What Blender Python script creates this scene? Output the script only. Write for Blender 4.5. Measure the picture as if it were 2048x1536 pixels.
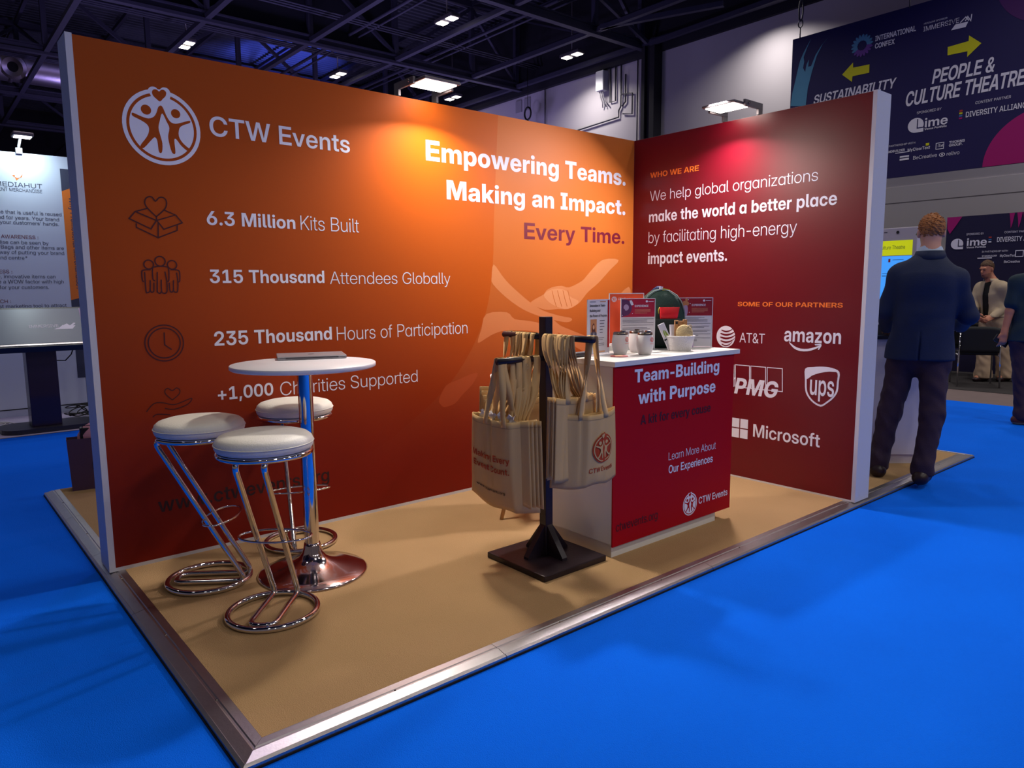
import bpy, bmesh, math, os, random
import numpy as np
from mathutils import Vector, Matrix
random.seed(7)
SC = bpy.context.scene
for o in list(bpy.data.objects): bpy.data.objects.remove(o)
COL = SC.collection

# ---------------------------------------------------------------- camera
cd = bpy.data.cameras.new('camera'); cd.sensor_width = 36.0; cd.lens = 1441.6217/2048*36; cd.clip_start = .05; cd.clip_end = 200
cam = bpy.data.objects.new('camera', cd); COL.objects.link(cam); SC.camera = cam
def cam_axes(yaw, pitch, roll):
    cy, sy, cp, sp = math.cos(yaw), math.sin(yaw), math.cos(pitch), math.sin(pitch)
    f = Vector((-sy*cp, cy*cp, sp)); r = Vector((cy, sy, 0)); u = r.cross(f)
    cr, sr = math.cos(roll), math.sin(roll)
    return cr*r+sr*u, -sr*r+cr*u, f
cr_, cu_, cf_ = cam_axes(-.69838, -.13069, -.0079)
M = Matrix.Identity(4)
for i in range(3): M[i][0], M[i][1], M[i][2] = cr_[i], cu_[i], -cf_[i]
M.translation = Vector((-4.4898, -3.8384, 1.3544)); cam.matrix_world = M

# ---------------------------------------------------------------- view, world
SC.view_settings.view_transform = 'Standard'; SC.view_settings.look = 'None'
SC.view_settings.exposure = -.14; SC.view_settings.gamma = 1.0; SC.view_settings.use_curve_mapping = False
W = bpy.data.worlds.new('hall_air'); SC.world = W; W.use_nodes = True
W.node_tree.nodes['Background'].inputs[0].default_value = (.58, .50, .52, 1)
W.node_tree.nodes['Background'].inputs[1].default_value = .17
SC.cycles.max_bounces = 6; SC.cycles.diffuse_bounces = 3; SC.cycles.glossy_bounces = 4; SC.cycles.transmission_bounces = 4
SC.cycles.sample_clamp_indirect = 4.0; SC.cycles.use_denoising = True
try: SC.cycles.denoiser = 'OPENIMAGEDENOISE'
except Exception: pass

# ---------------------------------------------------------------- lights of the hall and the stand, with added violet fills
def area(name, loc, target, size, power, color=(1, 1, 1), size_y=None, spread=math.pi):
    l = bpy.data.lights.new(name, 'AREA'); l.energy = power; l.color = color; l.size = size; l.spread = spread
    if size_y: l.shape = 'RECTANGLE'; l.size_y = size_y
    o = bpy.data.objects.new(name, l); COL.objects.link(o); o.location = loc
    o.rotation_euler = (Vector(target)-Vector(loc)).to_track_quat('-Z', 'Y').to_euler(); return o
HALL_LAMPS = [(x, y) for y in (18.7, 12.5, 6.3, .1, -6.1, -12.3) for x in (-7.0, -2.3, 2.4, 7.1, 11.7)]
ROW_POWER = {18.7: 36, 12.5: 40, 6.3: 40, .1: 40, -6.1: 92, -12.3: 165}      # unseen front rows raised as fill for the stand's front faces
for x, y in HALL_LAMPS:
    area('hall_light', (x, y, 8.1), (x, y, 0), .55, ROW_POWER[y]*(.22 if x < -6 else .85 if x < -2 else 1)*(2.1 if (x > 7 and y > -1) else 1), (1, .94, .88), None, math.radians(140))
area('stand_light', (-1.985, -.20, 2.525), (-1.985, -1.75, 0), .20, 50, (1, .92, .82), .13, math.radians(160))
area('stand_light', (-.20, -.93, 2.525), (-1.75, -.93, 0), .13, 50, (1, .90, .90), .22, math.radians(160))
area('stand_light', (-3.35, 5.62, 2.98), (-3.35, 5.86, 1.9), .12, 7, (.75, .95, 1), .06)
sp = bpy.data.lights.new('blue_uplight', 'SPOT'); sp.energy = 4600; sp.color = (.10, .16, 1); sp.spot_size = math.radians(62); sp.spot_blend = .6; sp.shadow_soft_size = .3
spo = bpy.data.objects.new('blue_uplight', sp); COL.objects.link(spo); spo.location = (8.6, 22.2, 7.2)
spo.rotation_euler = (Vector((8.4, 25.4, 10.5))-spo.location).to_track_quat('-Z', 'Y').to_euler()
for wx_, wy_ in ((-2, 13), (4.5, 13), (10, 17), (2, 25)): area('violet_roof_fill', (wx_, wy_, 2.6), (wx_+.5, wy_+1.5, 10), 1.2, 170, (.50, .42, 1))  # unseen violet fills added behind the walls to lift the dark roof
area('violet_wash', (-1.2, 3.2, 7.6), (-3, 6, .8), .4, 60, (.72, .5, 1))

# ---------------------------------------------------------------- materials (procedural)
def lin(c): return tuple((v/255/12.92 if v/255 <= .04045 else ((v/255+.055)/1.055)**2.4) for v in c)
MATS = {}
def mat(name, rgb, rough=.6, metal=0, bump=0, bscale=200, var=0, vscale=6, spec=.5, emit=0, trans=0, alpha=1, coat=0, ior=1.45):
    m = bpy.data.materials.new(name); m.use_nodes = True; nt = m.node_tree; b = nt.nodes['Principled BSDF']
    c = (*lin(rgb), 1); b.inputs['Base Color'].default_value = c
    b.inputs['Roughness'].default_value = rough; b.inputs['Metallic'].default_value = metal
    b.inputs['Specular IOR Level'].default_value = spec; b.inputs['IOR'].default_value = ior
    b.inputs['Coat Weight'].default_value = coat
    if trans: b.inputs['Transmission Weight'].default_value = trans
    if emit: b.inputs['Emission Color'].default_value = c; b.inputs['Emission Strength'].default_value = emit
    if bump or var:
        tc = nt.nodes.new('ShaderNodeTexCoord')
    if bump:
        n = nt.nodes.new('ShaderNodeTexNoise'); n.inputs['Scale'].default_value = bscale; n.inputs['Detail'].default_value = 3
        bp = nt.nodes.new('ShaderNodeBump'); bp.inputs['Strength'].default_value = bump; bp.inputs['Distance'].default_value = .01
        nt.links.new(tc.outputs['Object'], n.inputs['Vector']); nt.links.new(n.outputs[0], bp.inputs['Height']); nt.links.new(bp.outputs[0], b.inputs['Normal'])
    if var:
        n2 = nt.nodes.new('ShaderNodeTexNoise'); n2.inputs['Scale'].default_value = vscale; n2.inputs['Detail'].default_value = 4
        mx = nt.nodes.new('ShaderNodeMix'); mx.data_type = 'RGBA'
        nt.links.new(tc.outputs['Object'], n2.inputs['Vector']); nt.links.new(n2.outputs[0], mx.inputs['Factor'])
        mx.inputs[6].default_value = tuple(v*(1-var) for v in c[:3])+(1,); mx.inputs[7].default_value = tuple(min(1, v*(1+var)) for v in c[:3])+(1,)
        nt.links.new(mx.outputs[2], b.inputs['Base Color'])
    MATS[name] = m; return m
mat('white', (230, 231, 246), .5)
mat('maroon', (122, 20, 48), .5); mat('darkred', (66, 4, 8), .5); mat('print_dark', (44, 4, 6), .5); mat('orange', (240, 120, 40), .5)
mat('slate', (70, 72, 92), .6); mat('maroontext', (120, 40, 50), .6)
mat('frame_white', (205, 205, 212), .45, bump=.05, bscale=60); mat('white_laminate', (222, 220, 216), .35, var=.03)
mat('red_print', (106, 5, 26), .32, bump=.03, bscale=500, var=.03)
mat('counter_red', (170, 5, 20), .6, bump=.02, bscale=500, spec=.15)
mat('carpet_blue', (2, 104, 246), .95, bump=.5, bscale=260, var=.16, vscale=1.1, spec=.1)
mat('carpet_beige', (176, 142, 102), .95, bump=.5, bscale=320, var=.08, vscale=3, spec=.1)
mat('aluminium', (190, 184, 186), .34, 1, bump=.08, bscale=90, var=.08, vscale=20); mat('aluminium_bright', (225, 225, 230), .22, 1)
mat('black_gap', (10, 10, 12), .8); mat('concrete', (112, 96, 96), .85, bump=.2, bscale=40, var=.12); mat('carpet_dark', (46, 42, 44), .95, bump=.3, bscale=120, var=.15, vscale=8)
mat('hall_paint', (186, 180, 186), .75, var=.05, vscale=.6); mat('hall_dark', (30, 28, 38), .8, var=.2, vscale=.4)
mat('steel_dark', (62, 60, 80), .6, .2, var=.15, vscale=2); mat('deck', (70, 70, 84), .65, .3); mat('smoke_curtain', (26, 25, 38), .85, var=.15, vscale=.8)
mat('duct_silver', (170, 160, 176), .35, .9, bump=.3, bscale=6); mat('conduit', (66, 64, 74), .5, .4); mat('pipe_light', (150, 146, 154), .5)
mat('lamp_glow', (255, 246, 228), .4, emit=14); mat('lamp_house', (120, 114, 118), .4, .6); mat('stand_glow', (255, 244, 230), .4, emit=16)
mat('chrome', (226, 224, 228), .06, 1); mat('chrome_base', (205, 190, 192), .10, 1)
mat('seat_leather', (226, 222, 212), .48, bump=.12, bscale=120, var=.03); mat('table_white', (224, 222, 228), .3)
mat('laptop_silver', (168, 166, 174), .35, .7); mat('laptop_dark', (60, 58, 66), .5)
mat('stand_wood', (34, 22, 30), .38, bump=.06, bscale=60, var=.35, vscale=18)
mat('bag_cotton', (208, 172, 120), .92, bump=.10, bscale=520, var=.07, vscale=9, spec=.1); mat('bag_stitch', (176, 146, 104), .9)
mat('bag_print', (178, 60, 22), .85); mat('bag_black', (40, 30, 30), .9); mat('tissue_white', (226, 224, 230), .8)
mat('tumbler_white', (226, 222, 222), .4, bump=.04, bscale=500); mat('steel_rim', (150, 140, 132), .22, 1); mat('lid_clear', (70, 66, 70), .15)
mat('coaster_red', (190, 84, 84), .6); mat('acrylic', (235, 238, 245), .06, alpha=1, trans=.0, spec=.6)
mat('paper', (222, 218, 226), .6); mat('ink', (84, 80, 96), .7); mat('ink_black', (26, 24, 28), .7)
mat('sign_red', (164, 18, 52), .5); mat('sign_red_b', (148, 22, 34), .5); mat('sign_orange', (232, 84, 40), .5); mat('sign_purple', (84, 40, 86), .6); mat('sign_lilac', (176, 150, 186), .6)
mat('skin_photo', (196, 130, 84), .6); mat('hair_photo', (96, 44, 34), .6); mat('sign_peach', (224, 170, 130), .6)
mat('backpack_green', (24, 54, 46), .7, bump=.3, bscale=180, var=.25, vscale=14); mat('backpack_dark', (14, 26, 26), .8); mat('piping_grey', (120, 140, 140), .6)
mat('pouch_red', (216, 22, 34), .45, bump=.1, bscale=30); mat('cloth_blue', (14, 22, 78), .7); mat('yellow_tag', (206, 196, 60), .6); mat('purple_cap', (110, 60, 150), .5)
mat('kraft', (178, 132, 88), .8, var=.06, vscale=30); mat('loofah', (206, 182, 136), .9, bump=.8, bscale=160, var=.12, vscale=60); mat('leaf_green', (130, 150, 60), .6)
mat('basket_white', (226, 222, 222), .7, bump=.45, bscale=130)
mat('kiosk_white', (200, 192, 204), .45); mat('kiosk_dark', (40, 38, 48), .4); mat('screen_yellow', (196, 204, 16), .4, emit=.75); mat('screen_blue', (64, 150, 240), .4, emit=1.0); mat('screen_text', (40, 60, 70), .5)
mat('screen_grey', (74, 88, 116), .35); mat('kiosk_purple', (34, 18, 48), .35, var=.4, vscale=6, coat=.3)
mat('banner_navy', (30, 22, 84), .65, var=.08, vscale=.7); mat('stage_navy', (26, 20, 60), .65, var=.1, vscale=1); mat('arrow_yellow', (226, 220, 30), .6); mat('magenta', (176, 8, 112), .6); mat('deep_purple', (78, 16, 100), .6); mat('teal', (84, 152, 186), .6, var=.1, vscale=3)
mat('banner_white', (240, 235, 246), .6); mat('flower_teal', (80, 140, 180), .6); mat('flower_violet', (110, 60, 150), .6); mat('flag_red', (190, 60, 50), .6); mat('flag_blue', (70, 120, 180), .6)
mat('neighbour_wall', (204, 214, 232), .55); mat('strip_orange', (230, 122, 44), .55); mat('strip_slate', (66, 70, 92), .55); mat('neighbour_floor', (176, 168, 190), .7)
mat('paper_bag', (92, 66, 92), .7, var=.1); mat('tissue_pink', (226, 160, 170), .8); mat('black_plastic', (20, 18, 22), .45); mat('cable_black', (16, 14, 18), .5); mat('cable_white', (214, 206, 216), .5)
mat('chair_black', (20, 20, 24), .6, bump=.1, bscale=200); mat('chair_shell', (224, 222, 222), .4); mat('beech', (190, 150, 104), .55, var=.1, vscale=20)
mat('skin', (206, 150, 128), .55, var=.06, vscale=12); mat('skin_b', (196, 128, 100), .55, var=.06, vscale=12); mat('hair_ginger', (168, 104, 54), .6, bump=.9, bscale=90, var=.35, vscale=60); mat('hair_brown', (92, 64, 44), .6, bump=.6, bscale=120, var=.3, vscale=50)
mat('blazer_navy', (14, 30, 66), .75, bump=.25, bscale=300, var=.18, vscale=7); mat('trousers_plum', (52, 34, 54), .85, bump=.3, bscale=200, var=.2, vscale=10); mat('shirt_pale', (190, 206, 226), .7)
mat('shoe_dark', (40, 20, 28), .4); mat('jacket_beige', (184, 164, 138), .85, bump=.25, bscale=200, var=.08, vscale=10); mat('trousers_beige', (176, 150, 126), .85, bump=.2, bscale=200, var=.08); mat('tee_black', (16, 14, 18), .8)
mat('polo_teal', (20, 44, 60), .8, bump=.2, bscale=200, var=.2, vscale=8); mat('shoe_brown', (88, 40, 36), .6); mat('sole_tan', (150, 120, 90), .6); mat('eye_dark', (74, 56, 50), .3); mat('lips', (150, 84, 76), .5); mat('beard', (158, 106, 84), .7)

def nt_of(m): return MATS[m].node_tree
def brick(m, mortar, bw, bh, msize, axis):
    nt = nt_of(m); b = nt.nodes['Principled BSDF']; tc = nt.nodes.new('ShaderNodeTexCoord'); mp = nt.nodes.new('ShaderNodeMapping')
    mp.inputs['Rotation'].default_value = axis
    br = nt.nodes.new('ShaderNodeTexBrick'); c = b.inputs['Base Color'].default_value
    br.offset = 0; br.inputs['Color1'].default_value = c; br.inputs['Color2'].default_value = tuple(v*.96 for v in c[:3])+(1,)
    br.inputs['Mortar'].default_value = (*lin(mortar), 1); br.inputs['Scale'].default_value = 1; br.inputs['Mortar Size'].default_value = msize
    br.inputs['Brick Width'].default_value = bw; br.inputs['Row Height'].default_value = bh
    nt.links.new(tc.outputs['Object'], mp.inputs['Vector']); nt.links.new(mp.outputs[0], br.inputs['Vector']); nt.links.new(br.outputs['Color'], b.inputs['Base Color'])
mat('cladding', (214, 208, 210), .7); brick('cladding', (110, 104, 110), 3.2, .34, .012, (math.pi/2, 0, math.pi/2))
# the loose blue carpet: long soft rucks and its strip joints
nt = nt_of('carpet_blue'); b_ = nt.nodes['Principled BSDF']; g_ = nt.nodes.new('ShaderNodeNewGeometry')
wv = nt.nodes.new('ShaderNodeTexWave'); wv.bands_direction = 'Y'; wv.inputs['Scale'].default_value = .16; wv.inputs['Distortion'].default_value = 3.5; wv.inputs['Detail'].default_value = 2; wv.inputs['Detail Scale'].default_value = .35
rp = nt.nodes.new('ShaderNodeMapRange'); rp.inputs[1].default_value = .93; rp.inputs[2].default_value = 1.0
b2 = nt.nodes.new('ShaderNodeBump'); b2.inputs['Strength'].default_value = .5; b2.inputs['Distance'].default_value = .03
nt.links.new(g_.outputs['Position'], wv.inputs['Vector']); nt.links.new(wv.outputs['Fac'], rp.inputs[0]); nt.links.new(rp.outputs[0], b2.inputs['Height'])
nt.links.new(b_.inputs['Normal'].links[0].from_socket, b2.inputs['Normal']); nt.links.new(b2.outputs[0], b_.inputs['Normal'])
# colour gradient of the long graphic: deep orange-red low and to the left, clear orange to the upper right
def orange_print(name, tl, tr, bl):
    m = mat(name, (200, 90, 20), .5, spec=.25); nt = m.node_tree; b = nt.nodes['Principled BSDF']
    g = nt.nodes.new('ShaderNodeNewGeometry'); sx = nt.nodes.new('ShaderNodeSeparateXYZ'); nt.links.new(g.outputs['Position'], sx.inputs[0])
    def mr(inp, a, z):
        n = nt.nodes.new('ShaderNodeMapRange'); n.interpolation_type = 'SMOOTHSTEP'; n.inputs[1].default_value = a; n.inputs[2].default_value = z; nt.links.new(inp, n.inputs[0]); return n.outputs[0]
    m1 = nt.nodes.new('ShaderNodeMix'); m1.data_type = 'RGBA'; m2 = nt.nodes.new('ShaderNodeMix'); m2.data_type = 'RGBA'
    nt.links.new(mr(sx.outputs[0], -3.2, -.9), m1.inputs['Factor']); m1.inputs[6].default_value = (*lin(tl), 1); m1.inputs[7].default_value = (*lin(tr), 1)
    nt.links.new(mr(sx.outputs[2], 1.9, .2), m2.inputs['Factor']); nt.links.new(m1.outputs[2], m2.inputs[6]); m2.inputs[7].default_value = (*lin(bl), 1)
    nt.links.new(m2.outputs[2], b.inputs['Base Color'])
    n = nt.nodes.new('ShaderNodeTexNoise'); n.inputs['Scale'].default_value = 420; bp = nt.nodes.new('ShaderNodeBump'); bp.inputs['Strength'].default_value = .03; bp.inputs['Distance'].default_value = .01
    nt.links.new(g.outputs['Position'], n.inputs['Vector']); nt.links.new(n.outputs[0], bp.inputs['Height']); nt.links.new(bp.outputs[0], b.inputs['Normal'])
orange_print('orange_print', (170, 71, 3), (214, 100, 3), (124, 22, 3))
orange_print('orange_print_photo', (184, 88, 32), (216, 118, 46), (124, 22, 4))
orange_print('orange_print_arm', (206, 118, 66), (232, 154, 96), (168, 66, 30))
orange_print('orange_print_arm_light', (216, 134, 84), (240, 170, 116), (178, 82, 44))
orange_print('orange_print_faint', (176, 84, 38), (196, 106, 52), (152, 54, 24))

# ---------------------------------------------------------------- helpers
def V(*a): return Vector(a)
def prop(o, label=None, cat=None, group=None, kind=None):
    if label: o['label'] = label
    if cat: o['category'] = cat
    if group: o['group'] = group
    if kind: o['kind'] = kind
    return o
def thing(name, label, cat, loc=(0, 0, 0), rz=0, group=None):
    o = bpy.data.objects.new(name, None); COL.objects.link(o); o.location = loc; o.rotation_euler = (0, 0, rz); o.empty_display_size = .1
    return prop(o, label, cat, group)
class MB:
    """collects shapes; build() links them as one mesh object"""
    def __init__(s, *mats): s.v = []; s.f = []; s.m = []; s.mats = list(mats); s.sm = []; s.lay = 0
    def add(s, vs, fs, mi=0, smooth=False):
        b = len(s.v); s.v += [tuple(x) for x in vs]
        for f in fs: s.f.append([i+b for i in f]); s.m.append(mi); s.sm.append(smooth)
        return s
    def box(s, lo, hi, mi=0, bev=0, rot=None, piv=None):
        x0, y0, z0 = lo; x1, y1, z1 = hi
        if bev:
            bm = bmesh.new(); bmesh.ops.create_cube(bm, size=1)
            for v in bm.verts: v.co = V(x0+(v.co.x+.5)*(x1-x0), y0+(v.co.y+.5)*(y1-y0), z0+(v.co.z+.5)*(z1-z0))
            bmesh.ops.bevel(bm, geom=bm.edges[:], offset=bev, segments=2, affect='EDGES', profile=.5)
            bm.verts.index_update(); vs = [v.co.copy() for v in bm.verts]; fs = [[v.index for v in f.verts] for f in bm.faces]; bm.free()
        else:
            vs = [V(x, y, z) for z in (z0, z1) for y in (y0, y1) for x in (x0, x1)]
            fs = [(0, 2, 3, 1), (4, 5, 7, 6), (0, 1, 5, 4), (2, 6, 7, 3), (0, 4, 6, 2), (1, 3, 7, 5)]
        if rot is not None:
            piv = V(*piv) if piv else V(0, 0, 0); vs = [rot @ (v-piv)+piv for v in vs]
        return s.add(vs, fs, mi)
    def beam(s, a, b, w, h, mi=0, up=V(0, 0, 1)):
        a, b = V(*a), V(*b); d = (b-a).normalized(); x = d.cross(up)
        if x.length < 1e-4: x = d.cross(V(0, 1, 0))
        x.normalize(); y = x.cross(d)
        vs = [p+x*sx*w/2+y*sy*h/2 for p in (a, b) for sx, sy in ((-1, -1), (1, -1), (1, 1), (-1, 1))]
        return s.add(vs, [(3, 2, 1, 0), (4, 5, 6, 7), (0, 1, 5, 4), (1, 2, 6, 5), (2, 3, 7, 6), (3, 0, 4, 7)], mi)
    def tube(s, pts, r, mi=0, n=12, closed=False, caps=True):
        P = [V(*p) for p in pts]; N = len(P); rr = r if isinstance(r, (list, tuple)) else [r]*N
        ring = []; prev = None
        for i in range(N):
            if closed: t = (P[(i+1) % N]-P[i-1])
            else: t = P[min(i+1, N-1)]-P[max(i-1, 0)]
            t.normalize()
            if prev is None:
                x = t.cross(V(0, 0, 1))
                if x.length < .1: x = t.cross(V(0, 1, 0))
            else: x = prev-t*prev.dot(t)
            x.normalize(); prev = x; y = t.cross(x)
            ring.append([P[i]+(x*math.cos(a)+y*math.sin(a))*rr[i] for a in [2*math.pi*k/n for k in range(n)]])
        vs = [p for q in ring for p in q]; fs = []
        for i in range(N if closed else N-1):
            j = (i+1) % N
            for k in range(n): fs.append((i*n+k, i*n+(k+1) % n, j*n+(k+1) % n, j*n+k))
        if not closed and caps: fs += [tuple(range(n))[::-1], tuple((N-1)*n+k for k in range(n))]
        return s.add(vs, fs, mi, True)
    def lathe(s, prof, c=(0, 0, 0), n=40, mi=0, a0=0, a1=2*math.pi, smooth=True):
        full = abs(a1-a0-2*math.pi) < 1e-6; m = n if full else n+1; vs = []; fs = []
        for r, z in prof:
            for k in range(m):
                a = a0+(a1-a0)*k/n; vs.append((c[0]+r*math.cos(a), c[1]+r*math.sin(a), c[2]+z))
        for i in range(len(prof)-1):
            for k in range(n):
                k2 = (k+1) % m; q = [i*m+k, i*m+k2, (i+1)*m+k2, (i+1)*m+k]; fs.append(q)
        return s.add(vs, fs, mi, smooth)
    def poly(s, pts, f, n=0.0, mi=0):
        s.lay = (s.lay+1) % 24; n += s.lay*1.5e-5; pts = [tuple(p) for p in pts]
        if sum(a[0]*b[1]-b[0]*a[1] for a, b in zip(pts, pts[1:]+pts[:1])) < 0: pts = pts[::-1]
        if len(pts) <= 4: return s.add([f(u, v, n) for u, v in pts], [list(range(len(pts)))], mi)
        P, _, F, *_ = delaunay_2d_cdt([Vector(p) for p in pts], [(i, (i+1) % len(pts)) for i in range(len(pts))], [], 0, 1e-6)
        F = [list(q) for q in F if winding((sum(P[i].x for i in q)/3, sum(P[i].y for i in q)/3), [pts])]
        return s.add([f(p.x, p.y, n) for p in P], F, mi)
    def prism(s, pts, f, n0, n1, mi=0):
        if sum(a[0]*b[1]-b[0]*a[1] for a, b in zip(pts, pts[1:]+pts[:1])) < 0: pts = pts[::-1]
        k = len(pts); vs = [f(u, v, n0) for u, v in pts]+[f(u, v, n1) for u, v in pts]
        return s.add(vs, [list(range(k))[::-1], [k+i for i in range(k)]]+[(i, (i+1) % k, k+(i+1) % k, k+i) for i in range(k)], mi)
    def stroke(s, pts, w, f, n=0.0, mi=0, closed=False):
        s.lay = (s.lay+1) % 24; n += s.lay*1.5e-5; P = [Vector(p) for p in pts]; N = len(P); L = []; R_ = []
        for i in range(N):
            a = P[i-1] if (i or closed) else P[i]; b = P[(i+1) % N] if (i < N-1 or closed) else P[i]
            d1 = (P[i]-a); d2 = (b-P[i])
            if d1.length < 1e-9: d1 = d2
            if d2.length < 1e-9: d2 = d1
            d1 = d1.normalized(); d2 = d2.normalized(); t = (d1+d2)
            t = t.normalized() if t.length > .2 else d2
            nrm = Vector((-t.y, t.x)); c = max(.45, nrm.dot(Vector((-d2.y, d2.x))))
            L.append(P[i]+nrm*w/2/c); R_.append(P[i]-nrm*w/2/c)
        vs = [f(p.x, p.y, n) for p in L+R_]
        fs = [(i, N+i, N+(i+1) % N, (i+1) % N) for i in range(N if closed else N-1)]
        return s.add(vs, fs, mi)
    def sheet(s, grid, mi=0, smooth=True):
        a = len(grid); b = len(grid[0]); vs = [p for r in grid for p in r]
        return s.add(vs, [(i*b+j, i*b+j+1, (i+1)*b+j+1, (i+1)*b+j) for i in range(a-1) for j in range(b-1)], mi, smooth)
    def build(s, name, parent=None, off=None, solid=0, label=None):
        me = bpy.data.meshes.new(name); vs = s.v
        if off is not None: vs = [(x-off[0], y-off[1], z-off[2]) for x, y, z in vs]
        me.from_pydata(vs, [], s.f)
        for m in s.mats: me.materials.append(MATS[m])
        me.polygons.foreach_set('material_index', s.m); me.polygons.foreach_set('use_smooth', s.sm); me.update()
        o = bpy.data.objects.new(name, me); COL.objects.link(o)
        if parent: o.parent = parent
        if any(s.sm) and not all(s.sm): pass
        if solid:
            md = o.modifiers.new('thick', 'SOLIDIFY'); md.thickness = solid; md.offset = 0
        if label: o['label'] = label
        return o
def dup(root, loc, rz, label=None, group=None, scale=None):
    r = root.copy(); COL.objects.link(r); r.location = loc; r.rotation_euler = (0, 0, rz)
    if label: r['label'] = label
    if group: r['group'] = group
    if scale: r.scale = scale
    for ch in list(root.children):
        c = ch.copy(); COL.objects.link(c); c.parent = r
        for g in list(ch.children):
            d = g.copy(); COL.objects.link(d); d.parent = c
    return r
def plane(o, X, Y):
    o, X, Y = V(*o), V(*X), V(*Y); N = X.cross(Y)
    return lambda u, v, n=0.0: o+X*u+Y*v+N*n
def crom(pts, k=4, closed=True):
    P = [Vector(p) for p in pts]; N = len(P); out = []
    for i in range(N if closed else N-1):
        if closed: a, b, c, d = P[i-1], P[i], P[(i+1) % N], P[(i+2) % N]
        else: a, b, c, d = P[max(i-1, 0)], P[i], P[i+1], P[min(i+2, N-1)]
        for j in range(k):
            t = j/k; out.append(.5*((2*b)+(c-a)*t+(2*a-5*b+4*c-d)*t*t+(3*b-a-3*c+d)*t**3))
    if not closed: out.append(P[-1])
    return [tuple(p) for p in out]
def circ(cx, cy, rx, ry=None, n=32, a0=0, a1=2*math.pi):
    ry = ry or rx; full = abs(a1-a0-2*math.pi) < 1e-6
    return [(cx+rx*math.cos(a), cy+ry*math.sin(a)) for a in [a0+(a1-a0)*k/(n if full else n-1) for k in range(n)]]

# ---------------------------------------------------------------- lettering
from mathutils.geometry import delaunay_2d_cdt
def contour(q):
    """on-curve and pull points -> a fine polyline"""
    P = [((q[i]-5000 if q[i] > 4000 else q[i])/1000, q[i+1]/1000, q[i] <= 4000) for i in range(0, len(q), 2)]; Q = []
    for i, p in enumerate(P):
        Q.append(p); r = P[(i+1) % len(P)]
        if not p[2] and not r[2]: Q.append(((p[0]+r[0])/2, (p[1]+r[1])/2, True))
    k = next(i for i, p in enumerate(Q) if p[2]); Q = Q[k:]+Q[:k]; out = []; n = len(Q)
    for i, p in enumerate(Q):
        if p[2]: out.append((p[0], p[1])); continue
        a = out[-1]; b = Q[(i+1) % n]; k = 4 if abs(a[0]-2*p[0]+b[0])+abs(a[1]-2*p[1]+b[1]) > .10 else 2
        for j in range(1, k): t = j/k; out.append(((1-t)**2*a[0]+2*t*(1-t)*p[0]+t*t*b[0], (1-t)**2*a[1]+2*t*(1-t)*p[1]+t*t*b[1]))
    return out
def winding(q, C):
    w = 0
    for p in C:
        for a, b in zip(p, p[1:]+p[:1]):
            if (a[1] > q[1]) != (b[1] > q[1]) and q[0] < (b[0]-a[0])*(q[1]-a[1])/(b[1]-a[1])+a[0]: w += 1 if b[1] > a[1] else -1
    return w
GLY = {}
def glyph(ch, w):
    if (ch, w) in GLY: return GLY[(ch, w)]
    adv, t = OUTL[w][ch]; C = [contour(c) for c in t]; P = []; E = []
    for c in C:
        b = len(P); P += [Vector(p) for p in c]; E += [(b+i, b+(i+1) % len(c)) for i in range(len(c))]
    vs, fs = [], []
    if P:
        v, _, f, *_ = delaunay_2d_cdt(P, E, [], 0, 1e-5); vs = [(p.x, p.y) for p in v]
        for tri in f:
            q = (sum(vs[i][0] for i in tri)/3, sum(vs[i][1] for i in tri)/3)
            if winding(q, C): fs.append(list(tri))
    GLY[(ch, w)] = (adv/1000, vs, fs); return GLY[(ch, w)]
CAP = .727
def write(mb, s, st, f, u0, u1, z, cap, n=.001, mi=0):
    """lettering from u0 to u1 on the baseline z with capitals cap high, laid on the surface f; u0 None: natural width, ends at u1"""
    w = {'N': 'B', 'T': 'L'}.get(st[0], st[0]); sh = .2 if 'I' in st else 0; x = 0; vs = []; fs = []
    for ch in s:
        a, v, q = glyph(ch, w); x -= .07 if ch == '-' else 0; a -= .07 if ch == '-' else 0; b = len(vs); vs += [(x+p[0]+sh*p[1], p[1]) for p in v]; fs += [[b+i for i in t] for t in q]; x += a*(.96 if st[0] == 'N' else 1)
    x0 = min(v[0] for v in vs); x1 = max(v[0] for v in vs); sy = cap/CAP
    if u0 is None: u0 = u1-(x1-x0)*sy
    sx = (u1-u0)/(x1-x0)
    return mb.add([f(u0+(a-x0)*sx, z+b*sy, n) for a, b in vs], fs, mi)

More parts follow.
